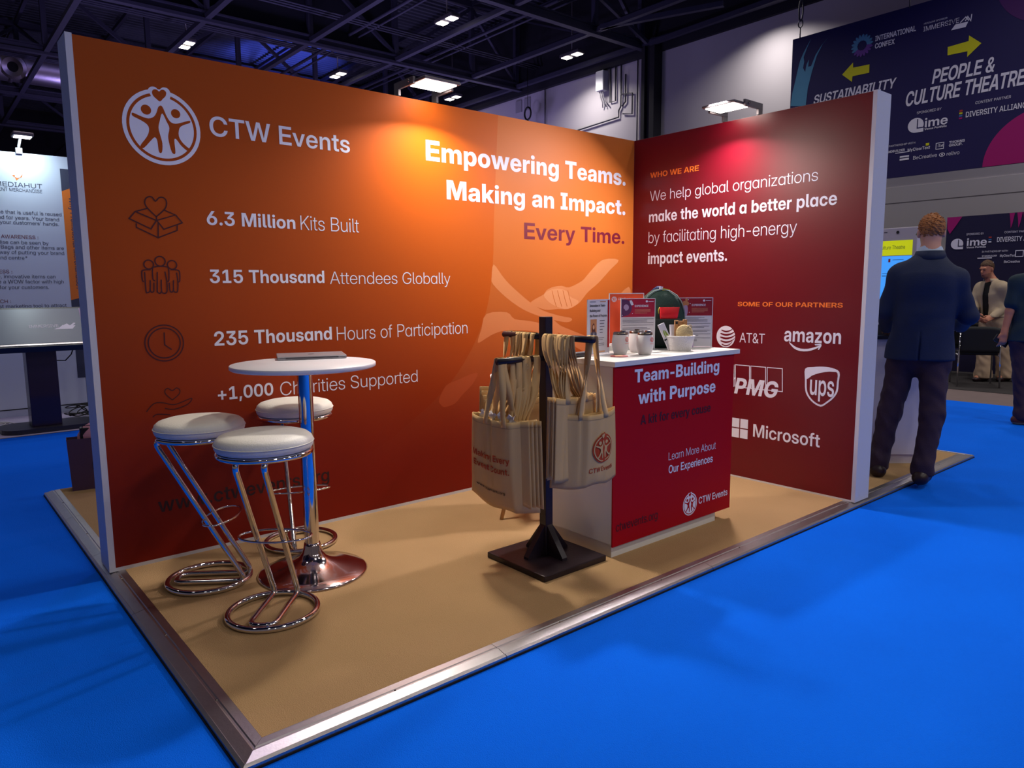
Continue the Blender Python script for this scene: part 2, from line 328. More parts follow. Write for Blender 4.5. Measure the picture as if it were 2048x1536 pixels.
# ---------------------------------------------------------------- letter shapes: advance, then contours as x, y, x, y ... in thousandths of the type size;
# x above 4000 marks the pull point of a curve (5000 is taken off)
OUTL = {
 'M': {
  ' ': (269, []),
  '.': (269, [[136,-9,5104,-9,5060,36,60,67,5060,99,5104,143,136,143,5168,143,5212,99,212,67,5212,36,5168,-9]]),
  '?': (552, [[203,210,203,251,5203,303,5229,363,5279,403,315,426,5353,451,5387,507,387,537,5387,567,5359,610,5309,634,274,634,5238,634,5183,604,5154,549,154,510,32,510,5032,579,5094,681,5203,738,275,738,5344,738,5450,689,5509,602,509,545,5509,490,5458,401,408,368,5377,348,5337,314,5318,274,318,243,318,210],[261,-9,5230,-9,5185,36,185,67,5185,99,5230,143,261,143,5293,143,5337,99,337,67,5337,36,5293,-9]]),
  'A': (697, [[8,0,267,728,430,728,689,0,546,0,419,382,5400,442,5358,580,331,673,366,673,5339,580,5297,442,278,382,147,0],[162,174,162,281,535,281,535,174]]),
  'B': (644, [[62,0,62,728,343,728,5420,728,5528,680,5584,595,584,538,5584,496,5553,433,5496,391,457,380,457,378,5500,374,5570,331,5612,256,612,204,5612,143,5554,51,5440,0,356,0],[189,105,341,105,5408,105,5480,159,480,209,5480,243,5448,292,5387,319,344,319,189,319],[189,419,336,419,5373,419,5426,444,5455,490,455,521,5455,567,5392,622,336,622,189,622]]),
  'C': (726, [[378,-12,5279,-12,5125,81,5037,249,37,363,5037,478,5124,647,5279,739,378,739,5440,739,5546,703,5628,634,5682,539,691,479,560,479,5553,513,5521,567,5474,604,5414,623,380,623,5314,623,5219,559,5167,442,167,363,5167,285,5218,168,5314,104,380,104,5414,104,5473,123,5520,160,5553,214,560,248,691,248,5682,189,5629,94,5546,25,5440,-12]]),
  'D': (700, [[308,0,124,0,124,111,301,111,5379,111,5483,170,5533,284,533,365,5533,445,5483,558,5381,617,305,617,121,617,121,728,313,728,5421,728,5578,640,5663,477,663,365,5663,252,5578,88,5419,0],[191,728,191,0,62,0,62,728]]),
  'E': (599, [[62,0,62,728,564,728,564,616,191,616,191,424,536,424,536,314,191,314,191,112,564,112,564,0]]),
  'I': (384, [[34,0,34,108,127,108,127,620,34,620,34,728,350,728,350,620,257,620,257,108,350,108,350,0]]),
  'L': (551, [[62,0,62,728,191,728,191,112,527,112,527,0]]),
  'M': (886, [[62,0,62,728,249,728,390,346,5397,325,5416,265,5437,198,5454,138,460,117,429,117,5434,138,5452,198,5472,265,5491,325,498,346,637,728,824,728,824,0,697,0,697,371,5697,395,5698,458,5700,529,5702,601,702,634,718,634,5706,597,5683,520,5661,450,5641,391,634,371,496,0,390,0,251,371,5244,391,5224,450,5202,520,5177,596,165,634,184,634,5184,601,5186,529,5188,458,5189,395,189,371,189,0]]),
  'N': (724, [[62,0,62,728,202,728,457,322,5468,305,5500,249,5537,184,553,152,539,124,5537,156,5534,237,5533,312,533,333,533,728,663,728,663,0,522,0,292,365,5279,386,5240,451,5192,536,164,585,184,603,5187,548,5190,455,5191,385,191,365,191,0]]),
  'O': (750, [[375,-12,5278,-12,5125,81,5037,250,37,363,5037,478,5125,647,5278,739,375,739,5472,739,5625,647,5713,478,713,363,5713,250,5625,81,5472,-12],[375,104,5435,104,5529,165,5583,280,583,363,5583,447,5529,563,5435,623,375,623,5316,623,5222,563,5167,447,167,363,5167,280,5222,165,5316,104]]),
  'P': (627, [[62,0,62,728,339,728,5420,728,5536,670,5599,565,599,494,5599,423,5535,318,5417,260,337,260,134,260,134,370,331,370,5375,370,5437,400,5471,456,471,494,5471,532,5437,587,5375,618,330,618,191,618,191,0]]),
  'R': (645, [[62,0,62,728,345,728,5425,728,5541,671,5604,566,604,495,5604,424,5538,321,5418,265,337,265,138,265,138,372,336,372,5380,372,5443,402,5476,457,476,495,5476,533,5443,588,5380,618,336,618,191,618,191,0],[477,0,307,328,446,328,619,0]]),
  'S': (641, [[324,-12,5235,-12,5106,47,5037,157,37,235,164,235,5164,192,5204,130,5276,98,325,98,5370,98,5438,123,5475,171,475,202,5475,228,5448,267,5388,295,341,306,262,324,5155,348,5052,446,52,523,5052,588,5119,685,5239,739,319,739,5400,739,5518,683,5584,580,587,509,463,509,5459,566,5382,630,319,630,5278,630,5216,604,5181,559,181,529,5181,504,5209,468,5267,441,313,431,386,414,5441,401,5523,365,5577,315,5604,250,604,209,5604,142,5536,43,5411,-12]]),
  'T': (631, [[25,616,25,728,606,728,606,616,380,616,380,0,251,0,251,616]]),
  'V': (693, [[268,0,8,728,148,728,279,346,5297,290,5341,146,368,55,332,55,5359,147,5401,290,419,346,546,728,684,728,429,0]]),
  'W': (985, [[205,0,8,728,145,728,241,336,5251,294,5269,210,5285,125,293,83,270,83,5278,125,5295,210,5314,294,325,336,424,728,561,728,660,336,5670,294,5689,210,5707,125,715,83,691,83,5699,125,5716,210,5734,294,744,336,840,728,977,728,780,0,634,0,523,419,5511,465,5489,572,476,634,509,634,5496,572,5474,466,462,419,351,0]]),
  'Y': (679, [[277,0,277,281,8,728,157,728,288,503,5307,471,5342,407,359,373,325,373,5341,407,5375,471,394,503,522,728,670,728,404,281,404,0]]),
  'a': (545, [[213,-9,5161,-9,5081,26,5034,96,34,147,5034,191,5067,249,5124,283,5198,301,237,306,5285,311,5342,319,5366,335,366,353,366,357,5366,380,5344,414,5302,433,272,433,5242,433,5197,414,5170,380,167,359,49,361,5053,413,5110,488,5208,529,274,529,5323,529,5403,505,5459,460,5489,395,489,353,489,0,368,0,368,73,365,73,5353,50,5314,13,5255,-9],[244,83,5284,83,5339,112,5367,161,367,191,367,248,5361,244,5338,237,5307,231,5271,225,252,223,5226,219,5181,202,5155,172,155,148,5155,128,5177,98,5217,83]]),
  'c': (549, [[285,-12,5209,-12,5095,57,5032,179,32,259,5032,339,5095,461,5209,530,285,530,5333,530,5415,502,5477,450,5515,379,519,337,399,334,5395,355,5377,389,5349,414,5311,428,287,428,5246,428,5188,386,5157,310,157,259,5157,208,5188,133,5246,91,287,91,5311,91,5348,104,5376,129,5394,164,398,186,520,183,5515,141,5478,70,5416,17,5334,-12]]),
  'd': (591, [[255,-10,5189,-10,5088,57,5032,178,32,260,5032,340,5088,462,5189,529,255,529,5290,529,5349,509,5394,471,410,444,411,444,411,728,535,728,535,0,413,0,413,80,412,80,5396,51,5350,11,5291,-10],[285,93,5326,93,5385,134,5418,209,418,260,5418,310,5385,385,5326,426,285,426,5247,426,5189,387,5157,313,157,260,5157,207,5189,132,5247,93]]),
  'e': (557, [[285,-12,5207,-12,5094,58,5032,180,32,259,5032,338,5095,460,5207,530,280,530,5335,530,5426,492,5492,421,5527,322,527,261,527,227,82,227,82,312,465,312,410,289,5410,333,5379,397,5321,432,282,432,5242,432,5185,397,5153,333,153,290,153,236,5153,191,5185,123,5245,86,288,86,5319,86,5366,104,5398,137,405,159,521,157,5511,107,5445,31,5346,-12]]),
  'f': (354, [[332,519,332,420,8,420,8,519],[102,0,102,592,5102,637,5139,699,5210,731,260,731,5284,731,5327,730,335,730,332,631,5326,631,5296,632,285,632,5253,632,5226,604,226,572,226,0]]),
  'g': (591, [[290,-211,5222,-211,5123,-173,5065,-101,57,-52,176,-48,5182,-69,5213,-100,5260,-116,290,-116,5348,-116,5413,-55,413,4,413,86,411,86,5395,57,5350,18,5291,-2,255,-2,5189,-2,5088,64,5032,183,32,262,5032,341,5089,462,5189,529,255,529,5290,529,5349,509,5396,469,412,441,413,441,413,519,535,519,535,12,5535,-67,5471,-166,5360,-211],[285,99,5326,99,5385,140,5418,214,418,263,5418,313,5385,387,5326,428,285,428,5247,428,5189,389,5157,316,157,263,5157,211,5189,138,5247,99]]),
  'h': (577, [[180,295,180,0,56,0,56,728,180,728,180,387,155,387,5179,457,5270,529,337,529,5391,529,5474,482,5521,391,521,325,521,0,397,0,397,305,5397,362,5343,421,293,421,5260,421,5209,394,5180,338]]),
  'i': (236, [[56,0,56,519,180,519,180,0],[118,596,5086,596,5044,636,44,666,5044,696,5086,736,117,736,5149,736,5191,696,191,666,5191,636,5149,596]]),
  'k': (540, [[169,162,169,309,182,309,382,519,530,519,291,263,266,263],[56,0,56,728,180,728,180,0],[395,0,217,236,300,322,543,0]]),
  'l': (263, [[210,0,5128,0,5056,62,56,132,56,728,180,728,180,145,5180,118,5200,98,226,98,5231,98,5243,98,248,98,250,1,5241,0,5221,0]]),
  'm': (872, [[56,0,56,519,175,519,176,404,167,404,5180,446,5230,502,5295,529,331,529,5390,529,5475,460,485,404,469,404,5480,442,5529,498,5601,529,644,529,5692,529,5771,487,5816,404,816,343,816,0,693,0,693,326,5693,377,5637,424,597,424,5566,424,5521,398,5496,350,496,319,496,0,376,0,376,331,5376,374,5324,424,282,424,5255,424,5208,398,5180,348,180,311,180,0]]),
  'n': (577, [[180,295,180,0,56,0,56,519,177,519,177,387,155,387,5179,457,5270,529,337,529,5391,529,5474,482,5521,391,521,325,521,0,397,0,397,305,5397,362,5343,421,293,421,5260,421,5209,394,5180,338]]),
  'o': (574, [[287,-12,5211,-12,5096,56,5032,178,32,259,5032,339,5096,462,5211,530,287,530,5364,530,5478,462,5542,339,542,259,5542,178,5478,56,5364,-12],[287,91,5327,91,5385,132,5417,208,417,259,5417,310,5385,386,5327,427,287,427,5247,427,5189,386,5157,310,157,259,5157,207,5189,132,5247,91]]),
  'p': (591, [[56,-204,56,519,178,519,178,445,180,445,5195,472,5241,509,5301,529,336,529,5402,529,5503,462,5559,340,559,260,5559,178,5503,57,5403,-10,336,-10,5300,-10,5242,11,5197,50,182,78,180,78,180,-204],[306,93,5345,93,5402,132,5434,207,434,260,5434,313,5402,387,5345,426,306,426,5266,426,5206,385,5173,310,173,260,5173,209,5206,134,5266,93]]),
  'r': (361, [[56,0,56,519,175,519,175,433,177,433,5192,477,5254,524,303,524,5316,524,5337,523,344,522,344,412,5337,413,5304,416,286,416,5256,416,5208,389,5180,335,180,295,180,0]]),
  's': (510, [[259,-12,5196,-12,5097,27,5036,103,32,158,153,160,5158,122,5211,81,257,81,5302,81,5354,116,354,144,5354,167,5316,196,283,203,194,221,5120,237,5044,312,44,370,5044,418,5095,490,5190,530,253,530,5315,530,5410,489,5464,413,467,361,351,359,5350,393,5298,437,256,437,5215,437,5167,401,167,375,5167,351,5204,322,237,315,329,296,5406,280,5479,210,479,153,5479,103,5423,29,5323,-12]]),
  't': (350, [[326,519,326,420,8,420,8,519],[97,658,221,658,221,149,5221,121,5244,99,274,99,5285,99,5316,99,326,99,328,1,5314,0,5272,-1,252,-1,5173,-1,5097,65,97,131]]),
  'u': (577, [[240,-10,5186,-10,5103,37,5056,128,56,194,56,519,180,519,180,214,5180,157,5235,98,284,98,5317,98,5368,125,5397,181,397,224,397,519,521,519,521,0,400,0,400,132,422,132,5398,63,5307,-10]]),
  'v': (545, [[205,0,10,519,141,519,236,247,5250,203,5277,116,289,72,260,72,5273,116,5298,203,312,247,406,519,535,519,340,0]]),
  'w': (801, [[170,0,10,519,140,519,193,321,5207,267,5234,150,248,92,231,92,5245,150,5274,267,289,321,343,519,458,519,512,321,5527,267,5555,150,569,92,552,92,5565,150,5592,267,606,321,660,519,791,519,631,0,503,0,440,216,5431,248,5414,315,5397,383,388,416,413,416,5404,383,5387,315,5370,248,360,216,297,0]]),
  'x': (532, [[10,0,221,300,219,232,23,519,160,519,214,436,5234,403,5271,340,290,308,245,308,5264,340,5301,403,322,436,377,519,513,519,313,232,314,299,521,0,383,0,321,94,5301,126,5264,187,246,217,287,217,5268,187,5232,126,211,94,148,0]]),
  'y': (545, [[64,-203,67,-103,123,-103,5141,-104,5166,-93,5185,-67,192,-46,210,2,10,519,141,519,236,247,5251,203,5278,116,290,72,256,72,5269,116,5296,204,311,247,406,519,535,519,304,-83,5289,-124,5244,-178,5184,-205,145,-205,5124,-205,5083,-204]]),
  'ɑ': (591, [[255,-10,5189,-10,5088,57,5032,178,32,260,5032,340,5089,462,5189,529,255,529,5290,529,5350,509,5396,472,411,445,413,445,413,519,535,519,535,0,413,0,413,78,411,78,5396,50,5350,10,5291,-10],[285,93,5326,93,5385,134,5418,209,418,260,5418,310,5385,385,5326,426,285,426,5247,426,5189,387,5157,313,157,260,5157,207,5189,132,5247,93]]),
 },
 'B': {
  ' ': (269, []),
  '&': (650, [[272,-11,5198,-11,5089,43,5030,135,30,193,5030,233,5059,296,5120,354,167,387,309,481,5326,493,5348,519,5359,546,359,558,5359,583,5322,620,289,620,5268,620,5236,602,5218,571,218,550,5218,529,5238,486,5280,433,312,397,656,0,503,0,217,321,5180,364,5124,438,5092,511,92,552,5092,605,5142,688,5230,736,289,736,5346,736,5430,691,5477,615,477,567,5477,534,5455,475,5412,423,380,400,232,292,5202,271,5171,228,171,200,5171,173,5199,131,5249,106,280,106,5319,106,5394,144,5455,211,5491,300,491,351,612,351,5612,295,5588,192,5539,108,501,78,464,55,5425,22,5323,-11]]),
  '+': (645, [[261,32,261,532,384,532,384,32],[73,224,73,340,572,340,572,224]]),
  ',': (269, [[38,-157,75,118,214,118,139,-157]]),
  '-': (645, [[488,346,488,230,157,230,157,346]]),
  '.': (269, [[135,-9,5101,-9,5052,40,52,74,5052,109,5101,157,135,157,5170,157,5218,109,218,74,5218,40,5170,-9]]),
  '0': (645, [[322,-12,5231,-12,5104,80,5037,247,37,363,5037,480,5104,648,5231,739,322,739,5414,739,5541,648,5607,480,607,363,5607,247,5541,79,5414,-12],[322,109,5369,109,5433,170,5465,284,465,363,5465,443,5433,557,5369,618,322,618,5276,618,5212,557,5180,443,180,363,5180,284,5212,170,5276,109]]),
  '1': (645, [[93,0,93,121,573,121,573,0],[419,728,419,0,274,0,274,590,272,590,102,480,102,613,280,728]]),
  '2': (645, [[64,0,64,110,330,339,5362,368,5412,419,5440,473,440,506,5440,540,5412,591,5359,619,324,619,5285,619,5230,586,5200,524,200,480,61,480,5061,559,5125,675,5244,739,324,739,5399,739,5515,683,5581,582,581,514,5581,464,5543,381,5470,300,417,254,268,122,268,121,585,121,585,0]]),
  '3': (645, [[320,-12,5233,-12,5109,55,5044,168,44,236,188,236,5188,197,5221,139,5280,106,319,106,5357,106,5414,137,5446,193,446,229,5446,265,5412,318,5348,346,303,346,206,346,206,438,380,605,380,606,84,606,84,728,558,728,558,612,325,394,325,425,5414,433,5532,384,5593,288,593,224,5593,155,5524,49,5402,-12]]),
  '5': (645, [[321,-11,5244,-11,5125,48,5055,152,51,221,194,221,5195,188,5230,136,5286,106,322,106,5360,106,5417,141,5449,201,449,241,5449,281,5417,342,5361,377,324,377,5278,377,5211,339,199,304,62,307,86,728,549,728,549,606,217,606,203,433,205,433,5232,461,5307,491,352,491,5402,491,5488,454,5554,387,5591,298,591,245,5591,170,5524,55,5403,-11]]),
  '6': (645, [[326,-11,5247,-11,5125,53,5055,165,55,240,5055,298,5105,413,155,485,323,728,482,728,250,396,220,396,5230,413,5263,448,5316,472,355,472,5425,472,5531,414,5590,309,590,238,5590,165,5522,53,5403,-11],[322,107,5359,107,5416,141,5449,200,449,238,5449,275,5416,334,5359,368,322,368,5286,368,5229,334,5196,275,196,238,5196,201,5229,141,5286,107]]),
  'A': (717, [[7,0,261,728,455,728,710,0,544,0,429,354,5408,423,5364,573,338,667,378,667,5352,573,5308,423,286,354,169,0],[168,160,168,280,549,280,549,160]]),
  'B': (646, [[56,0,56,728,347,728,5425,728,5534,680,5591,596,591,541,5591,499,5559,434,5500,391,461,381,461,379,5505,375,5576,332,5618,257,618,205,5618,144,5560,52,5446,0,363,0],[203,119,342,119,5401,119,5465,168,465,213,5465,244,5436,289,5382,313,344,313,203,313],[203,425,334,425,5367,425,5415,447,5441,489,441,517,5441,559,5384,609,335,609,203,609]]),
  'C': (728, [[377,-12,5278,-12,5122,79,5032,248,32,363,5032,480,5122,648,5278,739,377,739,5441,739,5550,702,5634,631,5688,533,697,472,545,472,5539,504,5510,554,5467,588,5412,606,379,606,5318,606,5231,547,5184,438,184,363,5184,289,5230,180,5318,121,379,121,5412,121,5466,139,5509,173,5539,223,545,255,697,255,5688,195,5635,97,5551,27,5442,-12]]),
  'D': (703, [[312,0,124,0,124,127,304,127,5378,127,5473,181,5520,287,520,364,5520,441,5473,547,5378,601,306,601,121,601,121,728,315,728,5425,728,5584,639,5671,476,671,364,5671,252,5584,89,5424,0],[206,728,206,0,56,0,56,728]]),
  'E': (608, [[56,0,56,728,574,728,574,599,206,599,206,430,546,430,546,305,206,305,206,128,574,128,574,0]]),
  'F': (582, [[56,0,56,728,558,728,558,599,206,599,206,418,533,418,533,293,206,293,206,0]]),
  'G': (737, [[378,-12,5275,-12,5120,82,5032,251,32,363,5032,480,5122,648,5278,739,376,739,5438,739,5548,703,5633,635,5688,542,695,485,542,485,5536,512,5508,557,5466,589,5412,606,380,606,5319,606,5231,547,5184,439,184,363,5184,289,5231,180,5320,121,382,121,5433,121,5510,160,5553,229,553,276,588,273,394,273,394,387,700,387,700,294,5700,203,5617,66,5472,-12]]),
  'H': (721, [[56,0,56,728,206,728,206,435,516,435,516,728,666,728,666,0,516,0,516,307,206,307,206,0]]),
  'I': (401, [[32,0,32,122,126,122,126,605,32,605,32,728,369,728,369,605,276,605,276,122,369,122,369,0]]),
  'L': (558, [[56,0,56,728,206,728,206,128,534,128,534,0]]),
  'M': (898, [[56,0,56,728,276,728,396,389,5403,366,5423,299,5444,224,5463,156,468,133,432,133,5438,156,5456,224,5477,298,5496,366,504,389,622,728,842,728,842,0,695,0,695,346,5695,370,5696,438,5699,515,5701,594,701,629,718,629,5707,591,5683,509,5661,432,5641,368,633,346,510,0,388,0,264,346,5256,368,5236,432,5213,509,5188,591,177,629,197,629,5198,594,5199,515,5202,438,5203,370,203,346,203,0]]),
  'N': (729, [[56,0,56,728,215,728,448,356,5460,338,5493,279,5530,211,547,179,530,144,5528,178,5525,265,5523,345,523,369,523,728,674,728,674,0,514,0,302,337,5288,359,5248,427,5200,514,173,564,198,579,5202,525,5205,430,5206,358,206,337,206,0]]),
  'O': (750, [[375,-12,5277,-12,5122,80,5032,248,32,363,5032,480,5122,648,5277,739,375,739,5473,739,5628,648,5718,480,718,363,5718,247,5628,79,5473,-12],[375,121,5431,121,5518,178,5566,286,566,363,5566,441,5518,550,5431,606,375,606,5319,606,5233,550,5184,441,184,363,5184,286,5233,178,5319,121]]),
  'P': (633, [[56,0,56,728,342,728,5424,728,5543,669,5608,561,608,488,5608,415,5542,308,5422,249,340,249,140,249,140,374,331,374,5371,374,5429,402,5460,453,460,488,5460,523,5429,574,5371,602,331,602,206,602,206,0]]),
  'R': (651, [[56,0,56,728,346,728,5428,728,5547,669,5612,562,612,489,5612,417,5544,312,5421,255,338,255,145,255,145,376,335,376,5375,376,5433,403,5464,454,464,489,5464,524,5433,575,5375,603,334,603,206,603,206,0],[467,0,300,329,458,329,629,0]]),
  'S': (653, [[330,-12,5237,-12,5106,47,5035,158,35,237,180,237,5181,198,5218,142,5285,112,331,112,5372,112,5434,135,5469,177,469,205,5469,229,5442,264,5384,290,339,300,262,316,5155,340,5050,440,50,518,5050,584,5119,684,5244,739,326,739,5409,739,5531,683,5599,578,601,506,460,506,5456,557,5385,615,326,615,5289,615,5232,592,5200,552,200,526,5200,503,5227,470,5282,445,325,436,394,421,5451,409,5535,372,5590,322,5618,256,618,214,5618,144,5548,43,5419,-12]]),
  'T': (639, [[23,599,23,728,615,728,615,599,395,599,395,0,245,0,245,599]]),
  'U': (707, [[354,-12,5263,-12,5128,56,5054,175,54,254,54,728,201,728,201,266,5201,223,5239,157,5308,119,354,119,5400,119,5468,157,5506,223,506,266,506,728,653,728,653,254,5653,175,5579,55,5444,-12]]),
  'V': (710, [[262,0,7,728,170,728,288,374,5309,308,5354,153,381,61,338,61,5364,153,5408,308,428,374,542,728,703,728,454,0]]),
  'W': (1001, [[202,0,7,728,167,728,252,367,5263,322,5281,230,5298,139,306,94,276,94,5285,139,5303,230,5323,322,334,367,424,728,577,728,667,367,5678,322,5698,230,5716,139,725,94,694,94,5703,139,5720,230,5739,322,748,367,834,728,995,728,799,0,631,0,528,394,5517,440,5495,550,480,618,521,618,5506,550,5485,440,473,394,370,0]]),
  'X': (702, [[8,0,307,427,307,315,31,728,201,728,282,604,5298,579,5328,530,5357,482,372,457,333,457,5348,482,5377,530,5408,579,424,604,506,728,673,728,401,323,401,429,694,0,520,0,418,154,5404,175,5378,216,5352,256,339,276,362,276,5350,256,5324,216,5298,175,283,154,178,0]]),
  'Y': (695, [[276,0,276,272,7,728,179,728,303,508,5320,478,5351,417,367,385,334,385,5349,417,5380,478,397,508,516,728,688,728,423,272,423,0]]),
  'a': (556, [[209,-9,5158,-9,5078,26,5031,95,31,146,5031,190,5064,249,5120,284,5193,303,233,307,5280,311,5337,320,5361,337,361,354,361,357,5361,376,5341,406,5303,422,277,422,5250,422,5209,405,5185,375,183,356,48,358,5052,411,5110,488,5211,529,281,529,5332,529,5415,506,5473,460,5504,394,504,352,504,0,363,0,363,73,361,73,5348,48,5307,11,5249,-9],[249,91,5284,91,5335,117,5362,161,362,189,362,242,5356,238,5335,232,5307,226,5275,221,258,218,5233,215,5193,198,5169,171,169,150,5169,132,5189,105,5225,91]]),
  'b': (601, [[349,-11,5314,-11,5255,10,5210,51,196,80,194,80,194,0,52,0,52,728,196,728,196,445,197,445,5213,473,5257,510,5315,529,350,529,5415,529,5515,462,5572,341,572,260,5572,178,5516,56,5416,-11],[311,107,5346,107,5398,143,5426,212,426,260,5426,308,5398,376,5346,413,311,413,5274,413,5220,375,5190,307,190,260,5190,214,5220,145,5274,107]]),
  'c': (559, [[289,-12,5211,-12,5094,57,5030,179,30,259,5030,339,5094,462,5211,530,289,530,5340,530,5425,501,5489,447,5528,373,532,328,393,325,5390,345,5373,378,5348,401,5313,414,291,414,5255,414,5203,376,5175,306,175,259,5175,212,5203,143,5255,105,291,105,5313,105,5347,117,5372,141,5389,174,392,194,532,192,5529,147,5491,73,5426,18,5340,-12]]),
  'd': (601, [[253,-11,5186,-11,5085,56,5030,178,30,260,5030,341,5086,462,5187,529,252,529,5287,529,5344,510,5388,473,404,445,405,445,405,728,549,728,549,0,407,0,407,80,406,80,5391,51,5346,10,5288,-11],[291,107,5327,107,5382,145,5411,214,411,260,5411,307,5382,375,5327,413,291,413,5256,413,5204,376,5175,308,175,260,5175,212,5204,143,5256,107]]),
  'e': (565, [[289,-12,5210,-12,5093,57,5030,180,30,259,5030,338,5094,461,5209,530,284,530,5340,530,5433,492,5501,421,5538,322,538,262,538,223,82,223,82,315,468,315,403,293,5403,332,5375,389,5323,421,286,421,5251,421,5198,389,5170,332,170,294,170,230,5170,190,5199,129,5254,97,293,97,5321,97,5364,113,5394,142,401,162,532,159,5522,109,5454,32,5351,-12]]),
  'f': (374, [[353,519,353,406,9,406,9,519],[102,0,102,583,5102,633,5141,698,5216,731,271,731,5298,731,5346,730,355,730,352,617,5346,617,5315,618,303,618,5272,618,5246,591,246,561,246,0]]),
  'g': (601, [[295,-211,5223,-211,5121,-171,5062,-97,54,-48,192,-44,5197,-63,5225,-91,5268,-105,295,-105,5349,-105,5406,-48,406,7,406,88,405,88,5390,59,5346,20,5288,1,253,1,5186,1,5085,67,5030,185,30,263,5030,342,5086,462,5187,529,252,529,5287,529,5344,509,5390,470,406,443,407,443,407,519,549,519,549,18,5549,-63,5485,-164,5370,-211],[291,115,5327,115,5382,152,5411,219,411,265,5411,310,5382,378,5327,415,291,415,5256,415,5204,379,5175,312,175,265,5175,218,5204,151,5256,115]]),
  'h': (590, [[196,290,196,0,52,0,52,728,196,728,196,385,171,385,5195,453,5285,529,355,529,5411,529,5492,482,5537,391,537,326,537,0,393,0,393,299,5393,351,5343,405,298,405,5268,405,5222,381,5196,329]]),
  'i': (248, [[52,0,52,519,196,519,196,0],[124,584,5089,584,5042,628,42,661,5042,694,5089,737,124,737,5159,737,5206,694,206,661,5206,628,5159,584]]),
  'k': (554, [[183,150,183,320,199,320,379,519,548,519,314,258,281,258],[52,0,52,728,196,728,196,0],[390,0,227,226,322,327,559,0]]),
  'l': (277, [[218,0,5131,0,5052,65,52,140,52,728,196,728,196,154,5196,130,5216,110,240,110,5245,110,5257,111,261,111,264,1,5253,0,5230,0]]),
  'm': (887, [[52,0,52,519,191,519,191,401,182,401,5196,444,5245,502,5311,530,347,530,5406,530,5492,461,502,400,486,400,5496,441,5547,499,5619,530,661,530,5711,530,5789,486,5835,404,835,345,835,0,691,0,691,318,5691,364,5640,410,603,410,5576,410,5535,386,5513,342,513,314,513,0,374,0,374,322,5374,362,5326,410,288,410,5263,410,5221,386,5196,340,196,307,196,0]]),
  'n': (589, [[196,290,196,0,52,0,52,519,193,519,194,385,171,385,5195,453,5285,529,355,529,5411,529,5492,482,5537,391,537,326,537,0,393,0,393,299,5393,351,5343,405,298,405,5268,405,5222,381,5196,329]]),
  'o': (584, [[292,-12,5214,-12,5095,56,5030,178,30,259,5030,340,5095,462,5214,530,292,530,5371,530,5489,462,5555,340,555,259,5555,178,5489,56,5371,-12],[292,105,5328,105,5380,142,5409,211,409,259,5409,307,5380,376,5328,413,292,413,5257,413,5204,376,5175,307,175,259,5175,211,5204,142,5257,105]]),
  'p': (601, [[52,-204,52,519,194,519,194,447,197,447,5212,473,5257,510,5315,529,350,529,5415,529,5515,462,5572,341,572,260,5572,178,5516,56,5416,-11,349,-11,5314,-11,5256,10,5212,50,198,78,196,78,196,-204],[311,107,5346,107,5398,143,5426,212,426,260,5426,308,5398,376,5346,413,311,413,5274,413,5220,375,5190,307,190,260,5190,214,5220,145,5274,107]]),
  'r': (377, [[52,0,52,519,191,519,191,430,193,430,5207,477,5269,523,319,523,5332,523,5354,522,363,521,363,398,5355,399,5319,401,301,401,5271,401,5223,374,5196,321,196,283,196,0]]),
  's': (524, [[267,-12,5200,-12,5096,28,5033,106,28,161,169,163,5174,129,5223,91,265,91,5305,91,5351,122,351,146,5351,166,5316,191,284,198,193,215,5118,230,5040,306,40,366,5040,416,5093,489,5192,529,259,529,5326,529,5425,488,5482,411,484,358,351,356,5350,386,5302,427,263,427,5226,427,5183,395,183,372,5183,352,5216,326,247,320,345,301,5423,285,5497,216,497,159,5497,107,5439,30,5334,-12]]),
  't': (368, [[346,519,346,406,9,406,9,519],[96,658,240,658,240,159,5240,133,5262,113,291,113,5302,113,5336,113,345,113,347,1,5333,0,5286,-1,262,-1,5177,-1,5096,67,96,138]]),
  'u': (590, [[234,-10,5179,-10,5097,37,5052,129,52,193,52,519,196,519,196,220,5196,168,5246,114,292,114,5321,114,5367,138,5393,190,393,229,393,519,537,519,537,0,396,0,396,134,419,134,5394,66,5304,-10]]),
  'v': (559, [[199,0,7,519,158,519,244,261,5259,215,5286,122,299,75,265,75,5278,122,5303,215,318,261,402,519,552,519,360,0]]),
  'w': (822, [[166,0,7,519,158,519,205,336,5219,281,5245,162,258,102,239,102,5253,161,5282,281,297,336,346,519,476,519,525,336,5540,281,5568,161,582,102,563,102,5576,161,5602,281,615,336,662,519,815,519,656,0,507,0,447,205,5439,236,5422,300,5406,365,398,397,424,397,5416,365,5400,300,5383,236,375,205,314,0]]),
  'y': (559, [[63,-203,67,-89,127,-90,5146,-91,5170,-80,5187,-56,193,-35,206,2,7,519,158,519,245,261,5260,215,5287,122,300,75,260,75,5273,122,5300,215,315,261,403,519,552,519,325,-78,5309,-121,5263,-177,5200,-205,158,-205,5134,-205,5085,-204]]),
  'z': (528, [[48,0,48,96,305,403,305,404,49,404,49,519,476,519,476,417,225,116,225,114,480,114,480,0]]),
  'ɑ': (600, [[253,-11,5186,-11,5085,56,5030,178,30,260,5030,341,5086,462,5187,529,252,529,5287,529,5345,510,5390,473,405,447,407,447,407,519,548,519,548,0,407,0,407,78,405,78,5391,50,5346,10,5288,-11],[291,107,5327,107,5382,145,5411,214,411,260,5411,307,5382,375,5327,413,291,413,5256,413,5204,376,5175,308,175,260,5175,212,5204,143,5256,107]]),
 },
 'L': {
  ' ': (269, []),
  '-': (645, [[473,327,473,269,172,269,172,327]]),
  'A': (636, [[12,0,281,728,356,728,624,0,556,0,382,484,5367,525,5333,625,309,697,328,697,5305,625,5270,525,255,484,79,0],[139,217,139,275,498,275,498,217]]),
